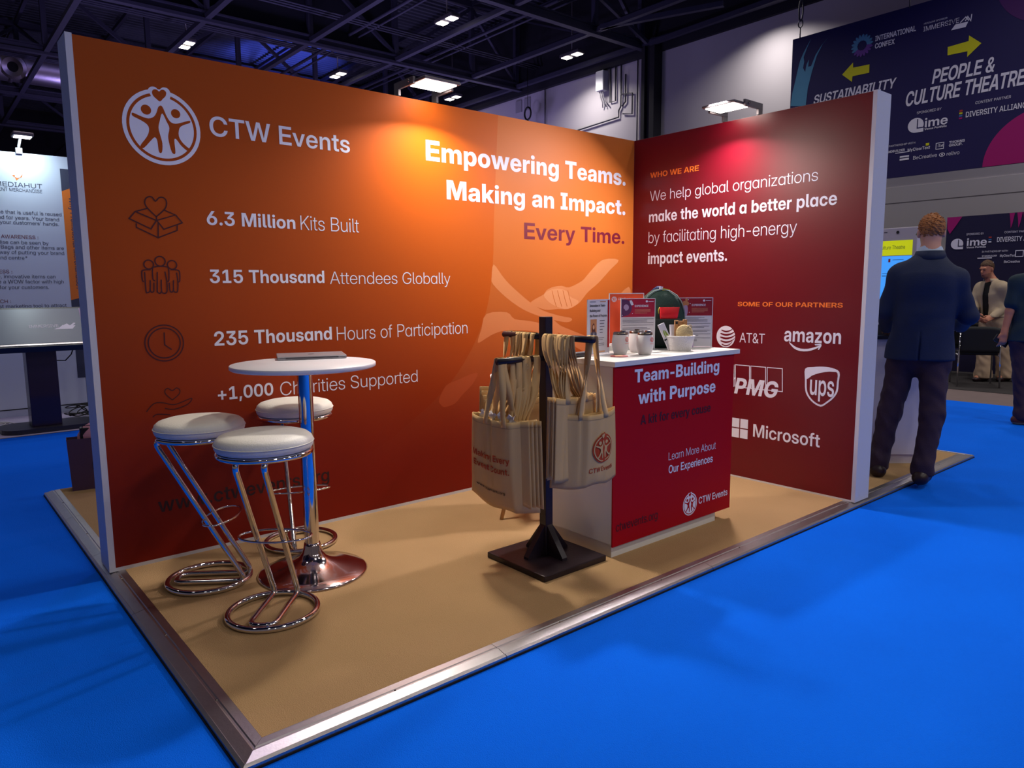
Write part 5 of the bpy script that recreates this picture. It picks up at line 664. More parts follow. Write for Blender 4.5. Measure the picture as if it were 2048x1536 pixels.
# ceiling lamps in pairs
def hall_lamp(loc):
    t = thing('ceiling_lamp', '', 'lamp', loc, 0, 'twin ceiling lamps of the hall')
    b = MB('lamp_house').box((-.15, -.40, .04), (.15, .40, .14), bev=.02); b.tube([(0, 0, .2), (0, 0, 2.4)], .02, n=6); b.build('housing', t)
    for s in (-1, 1):
        l = MB('lamp_glow').box((-.125, s*.22-.125, .025), (.125, s*.22+.125, .045), bev=.01); l.build('lamp_lens', t)
    return t
LL = {(2.4, 18.7): 'twin white ceiling lamp just above the left half of orange wall', (7.1, 18.7): 'twin white ceiling lamp left of the clip lamp on orange wall', (11.7, 18.7): 'twin white ceiling lamp just right of the clip lamp on orange wall',
      (7.1, 12.5): 'twin white ceiling lamp high near the top edge over orange wall', (11.7, 12.5): 'twin white ceiling lamp nearest the column of the white hall wall', (-2.3, 18.7): 'twin white ceiling lamp cut by the left edge of the picture'}
l0 = None
for x, y in LL:
    if l0 is None: l0 = hall_lamp((x, y, 8.3)); l0['label'] = LL[(x, y)]
    else: dup(l0, (x, y, 8.3), 0, LL[(x, y)])
# fittings on the white hall wall
def conduit(pts, label, r=.022): prop(MB('conduit').tube(pts, r, n=8).build('conduit'), label, 'pipe', 'conduits on the hall wall')
wx = 12.80
conduit([(wx, 11.95, 8.05), (wx, 11.95, 7.05), (wx, 11.72, 7.05), (wx, 11.72, 8.05)], 'dark U-shaped conduit loop beside the white wall unit')
conduit([(wx, 11.50, 8.05), (wx, 11.50, 6.85), (wx, 11.58, 6.75), (wx, 11.58, 6.55), (wx, 13.9, 6.42)], 'long dark conduit dropping and then running left along hall wall')
conduit([(wx, 11.32, 7.75), (wx, 11.32, 6.95), (wx, 11.45, 6.85)], 'short dark conduit drop right of the U-shaped loop')
conduit([(wx, 11.42, 6.62), (wx, 11.05, 6.55), (wx, 11.05, 7.15), (wx, 11.5, 7.2)], 'thin dark square conduit outline on hall wall')
conduit([(wx, 10.85, 8.05), (wx, 10.85, 4.0)], 'vertical dark conduit nearest the square outline', .02)
conduit([(wx, 10.67, 8.05), (wx, 10.67, 4.0)], 'vertical dark pipe second from the dark column', .028)
conduit([(wx, 10.55, 8.05), (wx, 10.55, 4.0)], 'vertical dark pipe nearest the dark column', .028)
conduit([(wx, 14.9, 8.05), (wx, 14.9, 5.0)], 'thin vertical conduit on hall wall above orange wall end', .016)
t = thing('wall_unit', 'white box unit high on hall wall with cables hanging below', 'box', (12.75, 12.22, 7.4))
MB('frame_white').box((12.6, 12.06, 7.42), (12.85, 12.38, 8.02), bev=.03).build('unit_box', t, t.location)
m = MB('pipe_light'); 
for d in (-.06, 0, .07): m.tube([(12.7, 12.22+d, 7.42), (12.72, 12.2+d, 7.25), (12.76, 12.15+d, 7.1), (12.8, 12.1+d*2, 6.95)], .018, n=6)
m.build('cable', t, t.location)
for yy, lb in ((16.3, 'small grey vent panel on hall wall, farther left of the pair'), (15.85, 'small grey vent panel on hall wall, right of the pair')):
    prop(MB('pipe_light').box((12.82, yy-.16, 7.55), (12.86, yy+.16, 7.95)).build('vent_panel'), lb, 'vent', 'vent panels on the hall wall')
t = thing('hoist_hook', 'dark hoist ring and hook hanging from roof above orange wall end', 'hook', (12.3, 15.22, 7.0))
m = MB('black_plastic'); m.tube([(12.3, 15.22+.16*math.cos(a), 7.25+.2*math.sin(a)) for a in [2*math.pi*k/18 for k in range(18)]], .03, n=6, closed=True).tube([(12.3, 15.22, 7.45), (12.3, 15.22, 8.78)], .012, n=6).tube([(12.3, 15.22, 7.05), (12.3, 15.22, 6.6)], .03, n=6)
m.build('ring', t, t.location); MB('maroon').box((12.2, 15.0, 6.55), (12.4, 15.6, 6.75), bev=.03).build('hook_block', t, t.location)

# ================================================================ HANGING BANNER
fB = plane((10.6, 0, 0), (0, -1, 0), (0, 0, 1))
t = thing('hanging_banner', 'large navy direction banner with yellow arrows hanging from the roof', 'banner', (10.6, 2.2, 3.46))
L0 = t.location
m = MB('banner_navy'); m.box((10.6, -1.8, 3.46), (10.63, 4.70, 6.60)); m.build('banner_panel', t, L0)
m = MB('teal'); m.poly(POLYS['bteal'], fB, .006); m.build('brush_stroke', t, L0)
m = MB('magenta'); m.poly(circ(.62, 3.30, 1.22, 1.22, 40, math.radians(172), math.radians(8))[::1] if 0 else [(-.93, 3.465)]+circ(.08, 3.465, 1.01, .93, 24, math.pi, math.pi/2)+[(1.8, 4.40), (1.8, 3.465)], fB, .006); m.build('magenta_disc', t, L0)
m = MB('deep_purple'); m.poly([(-.93, 6.60)]+circ(.05, 6.6, .98, .90, 20, math.pi, 1.5*math.pi)+[(1.8, 5.70), (1.8, 6.60)], fB, .006); m.build('purple_disc', t, L0)
for k in ('barrowL', 'barrowR'): MB('arrow_yellow').poly(POLYS[k], fB, .007).build('arrow', t, L0)
m = MB('flower_teal', 'flower_violet')
cx, cz = POLYS['bflower'][0]
for k in range(18):
    a = 2*math.pi*k/18+.1; ca, sa = math.cos(a), math.sin(a)
    pet = [(cx+ca*r-sa*w, cz+(sa*r+ca*w)) for r, w in ((.09, -.012), (.13, -.028), (.19, -.024), (.22, 0), (.19, .024), (.13, .028), (.09, .012))]
    m.poly(pet, fB, .007, 0 if k % 18 < 11 else 1)
m.build('flower_emblem', t, L0)
def lime(mb, cx, cz, r, f, n, bg):
    mb.poly(circ(cx, cz, r*1.05, r, 28), f, n); mb.poly([(cx+r*.1, cz-r), (cx+r*1.05, cz-r), (cx+r*1.05, cz-r*.45), (cx+r*.1, cz-r*.45)], f, n)
    mb.stroke([(cx+r*.22, cz+r*.82), (cx+r*.22, cz-r*.42), (cx+r*1.1, cz-r*.42)], r*.14, f, n+.002, bg)
m = MB('banner_white', 'banner_navy'); lime(m, -2.105, 4.39, .135, fB, .007, 1); m.build('sponsor_mark', t, L0); m = MB('banner_white', 'banner_navy')
m.poly(POLYS['bexpo'], fB, .007)
for l in POLYS['bAV']: m.stroke(l, .018, fB, .008)
m.build('sponsor_mark', t, L0); m = MB('banner_white')
bx = POLYS['barsbox']; u0, u1, z0, z1 = bx[0][0], bx[1][0], bx[3][1], bx[0][1]
m.poly([(u0, z0+.05), (u1, z0+.05), (u1, z0+.015), (u0, z0+.015)], fB, .007); m.poly([(u0, z1-.03), (u1, z1-.03), (u1, z1), (u0, z1)], fB, .007); m.build('sponsor_mark', t, L0); m = MB('banner_white')
m.stroke(circ(-1.61, 3.78, .045, .03, 16), .012, fB, .007, closed=True); m.poly(circ(-1.61, 3.78, .015, .015, 10), fB, .007); m.build('sponsor_mark', t, L0); m = MB('banner_white')
m.stroke([(-1.722, 3.890), (-1.592, 3.890), (-1.592, 4.0), (-1.722, 4.0)], .012, fB, .007, closed=True); m.poly([(-2.45, 3.915), (-2.19, 3.915), (-2.19, 3.93), (-2.45, 3.93)], fB, .007)
m.build('sponsor_mark', t, L0)
m = MB('flag_red', 'arrow_yellow', 'flag_blue', 'magenta'); b0 = POLYS['bstack']; ua, ub, zb, zt = b0[0][0], b0[1][0], b0[2][1], b0[0][1]
for k in range(4): h = (zt-zb)/4; m.poly([(ua, zt-h*k-h*.7), (ub, zt-h*k-h*.7), (ub, zt-h*k), (ua, zt-h*k)], fB, .007, k)
m.build('colour_bars', t, L0)
m = MB('banner_white', 'banner_navy'); my = MB('arrow_yellow')
for pl, nm, s, st, c, u0, u1, z, cap in TEXTS:
    if pl != 'B': continue
    write(MB('banner_white'), s, st, fB, u0, u1, z, cap, .007).build('lettering', t, L0)
write(MB('banner_navy'), 'expo', 'M', fB, -1.66, -1.505, 6.09, .06, .009).build('lettering', t, L0); my.poly([(-1.905, 3.985), (-1.845, 3.985), (-1.845, 4.03), (-1.905, 4.03)], fB, .007); my.build('yellow_tag', t, L0)
for u, z in ((-4.54, 6.6), (-2.35, 6.6)):
    m = MB('conduit'); m.tube([(10.6, -u, z-.03), (10.6, -u, z+.2)], .012, n=6); m.tube([(10.6, -u+.05*math.cos(a), z+.28+.08*math.sin(a)) for a in [2*math.pi*k/12 for k in range(12)]], .012, n=6, closed=True)
    m.tube([(10.6, -u+.045*math.cos(a), z+.55+.22*math.sin(a)) for a in [2*math.pi*k/16 for k in range(16)]], .016, n=6, closed=True).tube([(10.6, -u, z+.77), (10.6, -u, 8.3)], .012, n=6)
    m.build('chain', t, L0)

# ================================================================ STAGE BACKDROP IN THE THEATRE
fS = plane((8.6, 0, 0), (0, -1, 0), (0, 0, 1))
t = thing('stage_backdrop', 'navy printed stage backdrop standing behind person in beige jacket', 'banner', (8.6, -.6, fz)); L0 = t.location
MB('stage_navy').box((8.6, -2.6, fz), (8.68, .745, 2.452)).build('backdrop_panel', t, L0)
m = MB('magenta'); m.poly(POLYS['smag'], fS, .006)
for u in (.12, .22, .30): m.poly([(u, 2.45), (u+.07, 2.45), (u+.05, 2.30), (u+.03, 2.22), (u+.02, 2.32)], fS, .006)
m.build('magenta_splash', t, L0)
m = MB('banner_white', 'stage_navy'); lime(m, -.575, 2.02, .085, fS, .006, 1)
for pl, nm, s, st, c, u0, u1, z, cap in TEXTS:
    if pl == 'S': write(MB('banner_white'), s, st, fS, u0, u1, z, cap, .006).build('lettering', t, L0)
m.poly([(-.27, 1.775), (-.07, 1.775), (-.07, 1.79), (-.27, 1.79)], fS, .006); m.poly([(-.14, 1.68), (-.04, 1.68), (-.04, 1.72), (-.14, 1.72)], fS, .006); m.stroke([(.24, 1.79), (.34, 1.79), (.34, 1.88), (.24, 1.88)], .01, fS, .006, closed=True)
m.build('sponsor_mark', t, L0)
m = MB('flag_red', 'flag_blue', 'banner_white')
for k in range(3): m.poly([(-.135, 2.09-k*.035), (-.095, 2.09-k*.035), (-.095, 2.11-k*.035), (-.135, 2.11-k*.035)], fS, .006, k)
m.build('colour_bars', t, L0)

# ================================================================ THE STAND: platform and walls
t = thing('stand_platform', 'low beige carpeted stand platform edged with aluminium ramps', 'platform', (-.9, .1, fz)); L0 = t.location
MB('carpet_beige').box((-3.766, -1.772, fz), (1.965, 1.93, 0)).build('carpet_top', t, L0)
def ramp(a, b, out, ma=0, mb_=0):
    """aluminium edge strip from a to b, sloping down towards out; ma/mb_ mitre lengths"""
    a, b, out = V(*a), V(*b), V(*out); d = (b-a).normalized()
    prof = [(0, -.003), (.0, -.0004), (.030, -.0004), (.034, -.003), (.040, -.003), (.044, -.001), (.080, -.010), (.083, -.007), (.094, -.013), (.094, -.026), (0, -.026)]
    m = MB('aluminium', 'black_gap'); n = len(prof); vs = []
    for p, mit, s in ((a, ma, -1), (b, mb_, 1)):
        for w, z in prof: vs.append(p+out*w+V(0, 0, z)+d*(s*mit*w/.094))
    fs = [(i, (i+1) % n, n+(i+1) % n, n+i) for i in range(n)]; fs += [list(range(n))[::-1], [n+i for i in range(n)]]
    flip = d.cross(V(0, 0, 1)).dot(out) < 0
    m.add(vs, [list(f)[::-1] for f in fs] if flip else fs)
    m.add([p+out*w+V(0, 0, z)+d*(s*mit) for p, mit, s in ((a, ma, -1), (b, mb_, 1)) for w, z in ((.088, -.024), (.098, -.024), (.098, -.0295), (.088, -.0295))], [(0, 1, 5, 4), (1, 2, 6, 5), (2, 3, 7, 6), (3, 0, 4, 7), (0, 3, 2, 1), (4, 5, 6, 7)], 1)
    o = m.build('edge_strip', t, L0)
    Ln = (b-a).length; k = max(1, int(Ln/.55))
    for i in range(k):
        c = a+d*(Ln*(i+.5)/k)+out*.037; MB('steel_rim').lathe([(.0001, -.0008), (.0035, -.0008), (.004, -.0028)], (c.x, c.y, 0), 10).build('screw', o, L0)
    return o
xs = [-3.766, -2.87, -1.55, -.28, 1.0, 1.965]
for i in range(5): ramp((xs[i]+(0 if i == 0 else .0012), -1.772, 0), (xs[i+1]-.0012, -1.772, 0), (0, -1, 0), .094 if i == 0 else 0, .094 if i == 4 else 0)
ys = [1.93, 1.15, .34, -.55, -1.772]
for i in range(4): ramp((-3.766, ys[i]-(0 if i == 0 else .0012), 0), (-3.766, ys[i+1]+.0012, 0), (-1, 0, 0), 0, .094 if i == 3 else 0)
ramp((1.965, -1.772, 0), (1.965, 1.93, 0), (1, 0, 0), .094, 0)

fO = plane((0, 0, 0), (1, 0, 0), (0, 0, 1)); fR = plane((0, 0, 0), (0, -1, 0), (0, 0, 1)); fC = plane((0, -1.487, 0), (1, 0, 0), (0, 0, 1))
# ---- emblem of two figures inside a ring
UZ = lambda l: [((x-670)/237, -(y-587-.125*(x-670))/228) for x, y in l]
FIG = crom(UZ([(492, 508), (500, 500), (550, 522), (590, 533), (622, 522), (640, 497), (652, 466), (668, 455), (681, 468), (700, 518), (722, 553), (752, 564), (790, 557), (838, 545), (847, 551), (838, 561), (800, 573), (775, 592), (768, 640), (792, 684), (838, 727), (824, 737), (780, 700), (752, 661), (738, 664), (740, 740), (728, 748), (716, 733), (705, 684), (701, 640), (712, 590), (698, 552), (674, 502), (656, 548), (646, 590), (655, 640), (663, 684), (658, 733), (645, 741), (637, 725), (633, 668), (622, 647), (605, 655), (548, 710), (530, 694), (572, 642), (588, 602), (580, 571), (545, 545), (500, 521)]), 3)
HEART = crom(UZ([(664, 371), (678, 361), (695, 362), (707, 376), (702, 398), (685, 414), (666, 431), (645, 416), (626, 396), (621, 374), (632, 360), (650, 360)]), 3)
HEADS = [UZ([(578, 481)])[0]+(.13,), UZ([(757, 503)])[0]+(.122,)]
HC = UZ([(665, 392)])[0]
def emblem(f, cx, cz, r, fg, bg, name, parent, off, n=.001, kx=1.0, gap=.00012):
    U = lambda l: [(cx+u*r*kx, cz+v*r) for u, v in l]
    m = MB(fg, bg)
    m.poly(U(circ(0, 0, 1, 1, 48)), f, n)
    m.poly(U([(HC[0]+(u-HC[0])*1.55, HC[1]+(v-HC[1])*1.45) for u, v in HEART]), f, n)
    m.stroke(U(circ(0, 0, .86, .86, 60, math.radians(107), math.radians(433))), .075*r, f, n+gap, 1)
    m.poly(U(HEART), f, n+gap, 1)
    for u, v, q in HEADS: m.poly(U(circ(u, v, q, q, 20)), f, n+gap, 1)
    m.poly(U(FIG), f, n+gap, 1)
    return m.build(name, parent, off)

# ---- long orange wall
t = thing('display_wall', 'long orange graphic display wall with white slogans and icons', 'display wall', (-1.917, .09, 0)); L0 = t.location; OW = t
m = MB('frame_white'); m.box((-3.834, .004, 0), (-3.812, .187, 2.5)).box((-3.812, .02, 2.494), (0, .187, 2.5)).box((-3.812, .01, 0), (0, .187, .022)).box((-3.812, .177, .022), (0, .187, 2.494))
m.box((-3.834, .0, 0), (-3.806, .004, 2.5)).box((-3.806, .0, 0), (0, .01, .018)); m.build('frame', t, L0)
MB('orange_print').box((-3.806, .0, .018), (0, .012, 2.4945)).build('graphic_panel', t, L0)
arc = POLYS['arc_edge']; top = [(-1.3698, 2.4945)]; ph = [(-.0005, 2.4945), (-1.37, 2.4945)]+crom(arc[1:], 5, False)+[(-2.25, .44), (-2.6, .30), (-3.0, .2), (-3.2, .12), (-3.3, .019), (-.0005, .019)]
m = MB('orange_print_photo', 'orange_print_arm', 'orange_print_arm_light', 'orange_print_faint')
m.poly(ph, fO, .0001)
m.poly(crom(POLYS['armC'], 3), fO, .0002, 1); m.poly(crom(POLYS['armD'], 3), fO, .0002, 1); m.poly(crom(POLYS['armE'], 3), fO, .0002, 1); m.poly(crom(POLYS['armA'], 3), fO, .0002, 1)
m.poly(crom(POLYS['armB'], 3), fO, .0003, 1); m.poly(crom(POLYS['knuckles'], 3), fO, .0003, 2)
kn = POLYS['knuckles']; kc = (sum(p[0] for p in kn)/len(kn), sum(p[1] for p in kn)/len(kn))
for a in (-.10, -.045, .01, .06): m.stroke([(kc[0]+a, kc[1]+.06), (kc[0]+a+.02, kc[1]+.0), (kc[0]+a+.045, kc[1]-.06)], .005, fO, .0004, 0)
m.poly(crom(POLYS['handF'], 3), fO, .0003, 3)
m.build('hands_photo', t, L0)
lg = POLYS['logo']; emblem(fO, (lg[0][0]+lg[1][0])/2, 2.140, (lg[1][0]-lg[0][0])/2, 'white', 'orange_print', 'company_emblem', t, L0, .001)
for pl, nm, s, st, c, u0, u1, z, cap in TEXTS:
    if pl != 'O': continue
    if nm == 'statistic_text': s = s.replace('a', '\u0251')
    write(MB(c), s, st, fO, u0, u1, z, cap, .0009).build(nm, t, L0)
def icon(name, lines, w=.006, extra=()):
    m = MB('darkred')
    for l in lines: m.stroke(l, w, fO, .001)
    for l in extra: m.stroke(l, w, fO, .001, closed=True)
    return m.build(name, t, L0)
bx = POLYS['box']; icon('box_icon', [crom(bx[0], 3, False)]+bx[1:])
icon('people_icon', [crom(l, 3, False) for l in POLYS['ppl']], .006, [circ(u, v, .0235-.002*(i > 0), None, 20) for i, (u, v) in enumerate(POLYS['pplheads'])])
ck = POLYS['clock']; icon('clock_icon', [ck[4:7]], .006, [circ(ck[0][0], ck[0][1], ck[1][0]-ck[0][0], None, 40), circ(ck[0][0], ck[0][1], (ck[2][0]-ck[0][0]), None, 40)])
hd = POLYS['hand']; icon('hand_icon', [crom(l, 3, False) for l in hd], .005)

# ---- red wall
t = thing('display_wall', 'dark red display wall with partner logos, right of the orange wall', 'display wall', (.09, -.92, 0)); L0 = t.location
m = MB('frame_white'); m.box((.004, -1.8465, 0), (.187, -1.825, 2.5)).box((.02, -1.825, 2.494), (.187, .187, 2.5)).box((.01, -1.825, 0), (.187, 0, .022)).box((.177, -1.825, .022), (.187, .187, 2.494))
m.box((0, -1.8465, 0), (.004, -1.822, 2.5)).box((0, -1.822, 0), (.01, 0, .012)); m.build('frame', t, L0)
MB('red_print').box((.0, -1.822, .012), (.012, -.0005, 2.4945)).build('graphic_panel', t, L0)
for pl, nm, s, st, c, u0, u1, z, cap in TEXTS:
    if pl != 'R': continue
    if nm == 'introduction_text': s = s.replace('a', '\u0251')
    if s == 'ups': continue
    if s == 'amazon': s = '\u0251m\u0251zon'.replace('\u0251', 'a')
    write(MB(c), s, st, fR, u0, u1, z, cap, .0008).build(nm, t, L0)
m = MB('white', 'red_print'); cx, cz, r = .874, 1.007, .0765
m.poly(circ(cx, cz, r, r, 40), fR, .001)
for k, (dz, w) in enumerate(((.045, .010), (.020, .013), (-.006, .014), (-.032, .012), (-.055, .008))):
    hw = math.sqrt(max(0, r*r-dz*dz)); 
    m.poly(crom([(cx-hw*.55, cz+dz-.004), (cx, cz+dz-.014), (cx+hw*.6, cz+dz-.004), (cx+hw*1.02, cz+dz+.018), (cx+hw*1.02, cz+dz+.022), (cx+hw*.6, cz+dz-.004+w*.8), (cx, cz+dz-.014+w), (cx-hw*.55, cz+dz+w*.3)], 3), fR, .0016, 1)
m.build('globe_mark', t, L0)
m = MB('white'); m.poly(crom(POLYS['smile'], 2), fR, .0015); m.poly(POLYS['smile2'], fR, .0015); m.build('smile_mark', t, L0)
m = MB('white')
for l in POLYS['kboxes']: m.stroke([(p[0], (l[0][1]+l[1][1])/2 if i < 2 else (l[2][1]+l[3][1])/2) for i, p in enumerate(l)], .0055, fR, .001, closed=True)
m.build('square_frames_mark', t, L0)
m = MB('white', 'red_print'); U = crom(POLYS['ups'], 3); c0 = (sum(p[0] for p in U)/len(U), sum(p[1] for p in U)/len(U))
m.poly(U, fR, .001); m.poly([(c0[0]+(a-c0[0])*.89, c0[1]+(b-c0[1])*.91) for a, b in U], fR, .0015, 1); m.poly(crom(POLYS['upsband'], 2), fR, .002)
up = [q for q in TEXTS if q[2] == 'ups'][0]; write(m, 'ups', 'M', fR, up[5]+.012, up[6]-.010, up[7], up[8], .0025); m.build('shield_mark', t, L0)
m = MB('white'); ms = POLYS['ms']; u0, u1, z0, z1 = ms[0][0], ms[1][0], ms[3][1], ms[0][1]; g = .004; uc, zc = (u0+u1)/2, (z0+z1)/2
for a, b in ((u0, uc-g), (uc+g, u1)):
    for e, d in ((z0, zc-g), (zc+g, z1)): m.poly([(a, e), (b, e), (b, d), (a, d)], fR, .001)
m.build('four_squares_mark', t, L0)

# ---- clip lamps on the walls
def clip_lamp(loc, rz, label):
    """panel reaches forward (-y before turning) over the wall's face, arms clamp on the wall top"""
    t = thing('clip_lamp', label, 'lamp', loc, rz, 'clip-on display lamps')
    MB('lamp_house').box((-.125, -.26, .045), (.125, -.055, .062), bev=.004).build('housing', t)
    MB('stand_glow').box((-.105, -.245, .040), (.105, -.075, .0455)).build('light_panel', t)
    for s in (-1, 1):
        a, b = (-.142, -.127) if s < 0 else (.127, .142)
        m = MB('lamp_house'); m.box((a, -.16, .035), (b, .05, .075)).box((a, .0, .0), (b, .05, .036)); m.build('bracket', t)
        MB('steel_rim').tube([(s*.142, -.12, .055), (s*.15, -.12, .055)], .008, n=8).build('pivot_screw', t)
    return t
c1 = clip_lamp((-1.985, 0, 2.5), 0, 'lit flat clip lamp reaching over the top of orange wall')
c2 = clip_lamp((0, -.93, 2.5), -math.pi/2, 'lit flat clip lamp reaching over the top of red wall')
# ================================================================ TABLE, STOOLS, LAPTOP
t = thing('bar_table', 'tall round white bar table on a chrome trumpet foot', 'table', (-3.075, -.64, 0))
MB('table_white').lathe([(.001, .998), (.322, .998), (.330, 1.003), (.330, 1.017), (.327, 1.02), (.001, 1.02)], n=72).build('table_top', t)
m = MB('chrome'); m.lathe([(.034, .09), (.034, .985)], n=32); m.lathe([(.034, .98), (.09, .985), (.09, .998)], n=32); m.build('column', t)
m = MB('chrome_base'); m.lathe([(.255, .0), (.258, .006), (.250, .012), (.20, .024), (.14, .040), (.09, .060), (.062, .080), (.048, .105), (.040, .135), (.037, .15), (.034, .15)], n=72); m.build('trumpet_foot', t)

def make_stool():
    t = thing('bar_stool', '', 'stool', (0, 0, 0), 0, 'white and chrome bar stools')
    m = MB('seat_leather'); m.lathe([(.001, .712), (.180, .712), (.190, .718), (.195, .730), (.1955, .744), (.190, .760), (.176, .772), (.145, .781), (.09, .786), (.001, .788)], n=56)
    c = m.build('seat_cushion', t)
    MB('seat_leather').tube([(.1965*math.cos(a), .1965*math.sin(a), .742) for a in [2*math.pi*k/56 for k in range(56)]], .0022, n=6, closed=True).build('piping', c)
    MB('chrome').tube([(.183*math.cos(a), .183*math.sin(a), .700) for a in [2*math.pi*k/56 for k in range(56)]], .0115, n=12, closed=True).build('seat_ring', t)
    MB('black_plastic').lathe([(.001, .703), (.172, .703), (.172, .711), (.001, .711)], n=40).build('seat_plate', t)
    def bend(pts, r, k=6):
        P = [V(*p) for p in pts]; out = [P[0]]
        for i in range(1, len(P)-1):
            a, b, c = P[i-1], P[i], P[i+1]; d1 = (a-b).normalized(); d2 = (c-b).normalized(); s = b+d1*r; e = b+d2*r
            for j in range(k+1): u = j/k; out.append(s*(1-u)**2+b*2*u*(1-u)+e*u*u)
        out.append(P[-1]); return out
    w = .056
    path = [(.13, -w, .690), (-.190, -w, .690), (.185, -w+.004, .0145), (-.145, -w+.004, .0145), (-.145, w-.004, .0145), (.185, w-.004, .0145), (-.190, w, .690), (.13, w, .690)]
    MB('chrome').tube(bend(path, .045), .0125, n=12).build('tube_frame', t)
    MB('chrome').tube([(.182*math.cos(a), .182*math.sin(a), .0135) for a in [2*math.pi*k/56 for k in range(56)]], .0135, n=12, closed=True).build('floor_ring', t)
    zf = .315; xf = -.19+.375*(.69-zf)/.6755
    MB('chrome').tube([(xf+.055+.075*math.cos(a), .155*math.sin(a), zf+.004*math.cos(a)) for a in [2*math.pi*k/40 for k in range(40)]], .005, n=8, closed=True).build('footrest', t)
    return t
s1 = make_stool(); s1['label'] = 'white round bar stool nearest the camera, in front of the bar table'; s1.location = (-3.402, -.957, 0); s1.rotation_euler = (0, 0, math.radians(50))
dup(s1, (-3.492, -.415, 0), math.radians(-36), 'white round bar stool at the left of the bar table, seen side-on')
dup(s1, (-2.945, -.205, 0), math.radians(-107), 'white round bar stool behind the bar table by the orange wall')

t = thing('laptop', 'closed silver laptop lying on the round white bar table', 'laptop', (-2.93, -.40, 1.02), math.radians(-21))
MB('laptop_silver').box((-.165, -.115, .001), (.165, .115, .0085), bev=.003).build('laptop_base', t)
MB('laptop_silver').box((-.165, -.115, .0105), (.165, .115, .0175), bev=.003).build('laptop_lid', t)
MB('laptop_dark').box((-.125, -.1165, .0065), (.125, -.105, .012)).build('hinge', t)
MB('laptop_dark').lathe([(.001, .0002), (.017, .0002)], (0, 0, .0175), 20).build('lid_mark', t)

# ================================================================ BAG STAND AND TOTE BAGS
SX, SY = -2.11, -1.262
t = thing('bag_stand', 'dark wooden bag stand with crossbars and square base', 'stand', (SX, SY, 0)); L0 = t.location
MB('stand_wood').box((SX-.212, SY-.218, 0), (SX+.208, SY+.212, .03), bev=.004).build('base', t, L0)
MB('stand_wood').box((SX-.024, SY-.024, .03), (SX+.024, SY+.024, 1.222), bev=.003).build('post', t, L0)
for dx, dy in ((1, 0), (-1, 0), (0, 1), (0, -1)):
    m = MB('stand_wood'); f = plane((SX, SY, .03), (dx, dy, 0), (0, 0, 1)); m.prism([(.024, 0), (.135, 0), (.135, .012), (.024, .155)], f, -.016, .016); m.build('gusset', t, L0)
for s in (-1, 1):
    MB('stand_wood').tube([(SX, SY+s*.022, 1.124), (SX, SY+s*.318, 1.124)], .0155, n=16).build('crossbar', t, L0)
    MB('stand_wood').tube([(SX+s*.022, SY, 1.022), (SX+s*.305, SY, 1.022)], .0155, n=16).build('crossbar', t, L0)

def bag_surface(W, H, drop, depth, benda=None, bendb=None, seed=0, sag=.02, taper=.05):
    """benda/bendb: (u, angle) creases left and right of which the bag folds back"""
    rnd = random.Random(seed); ph = [rnd.uniform(0, 6) for _ in range(4)]; cr = rnd.uniform(-.35, -.1)
    def S(u, v, side):           # u -1..1 across, v 0..1 down, side -1 front +1 back
        hw = W/2*(1-taper+taper*1.6*v); x = u*hw; e6 = 1-abs(u)**6; e10 = 1-v**10
        d = depth*max(0, 1-abs(u)**4)**.6*(.75+.25*math.sin(math.pi*min(1, v+.2)))*e10
        d += (.005*math.sin(7*u+ph[0])*(.4+.6*v)+.003*math.sin(13*u+ph[1]+2*v))*e6*e10
        d -= .018*math.exp(-((u-cr)/.07)**2)*(1-.75*v)*e10*(depth > .015)
        y = side*d; z = -drop-v*H-sag*v*(u*.5+.25*math.sin(3*u+ph[2]))-.006*math.sin(5*u+ph[3])*v**4-.012*(1-u*u)*(1-v)
        if benda and u < benda[0]:
            e = (benda[0]-u)*hw; x = benda[0]*hw-e*math.cos(benda[1]); y += e*math.sin(benda[1])
        if bendb and u > bendb[0]:
            e = (u-bendb[0])*hw; x = bendb[0]*hw+e*math.cos(bendb[1]); y += e*math.sin(bendb[1]); z += .10*e*v
        return V(x, y, z)
    return S
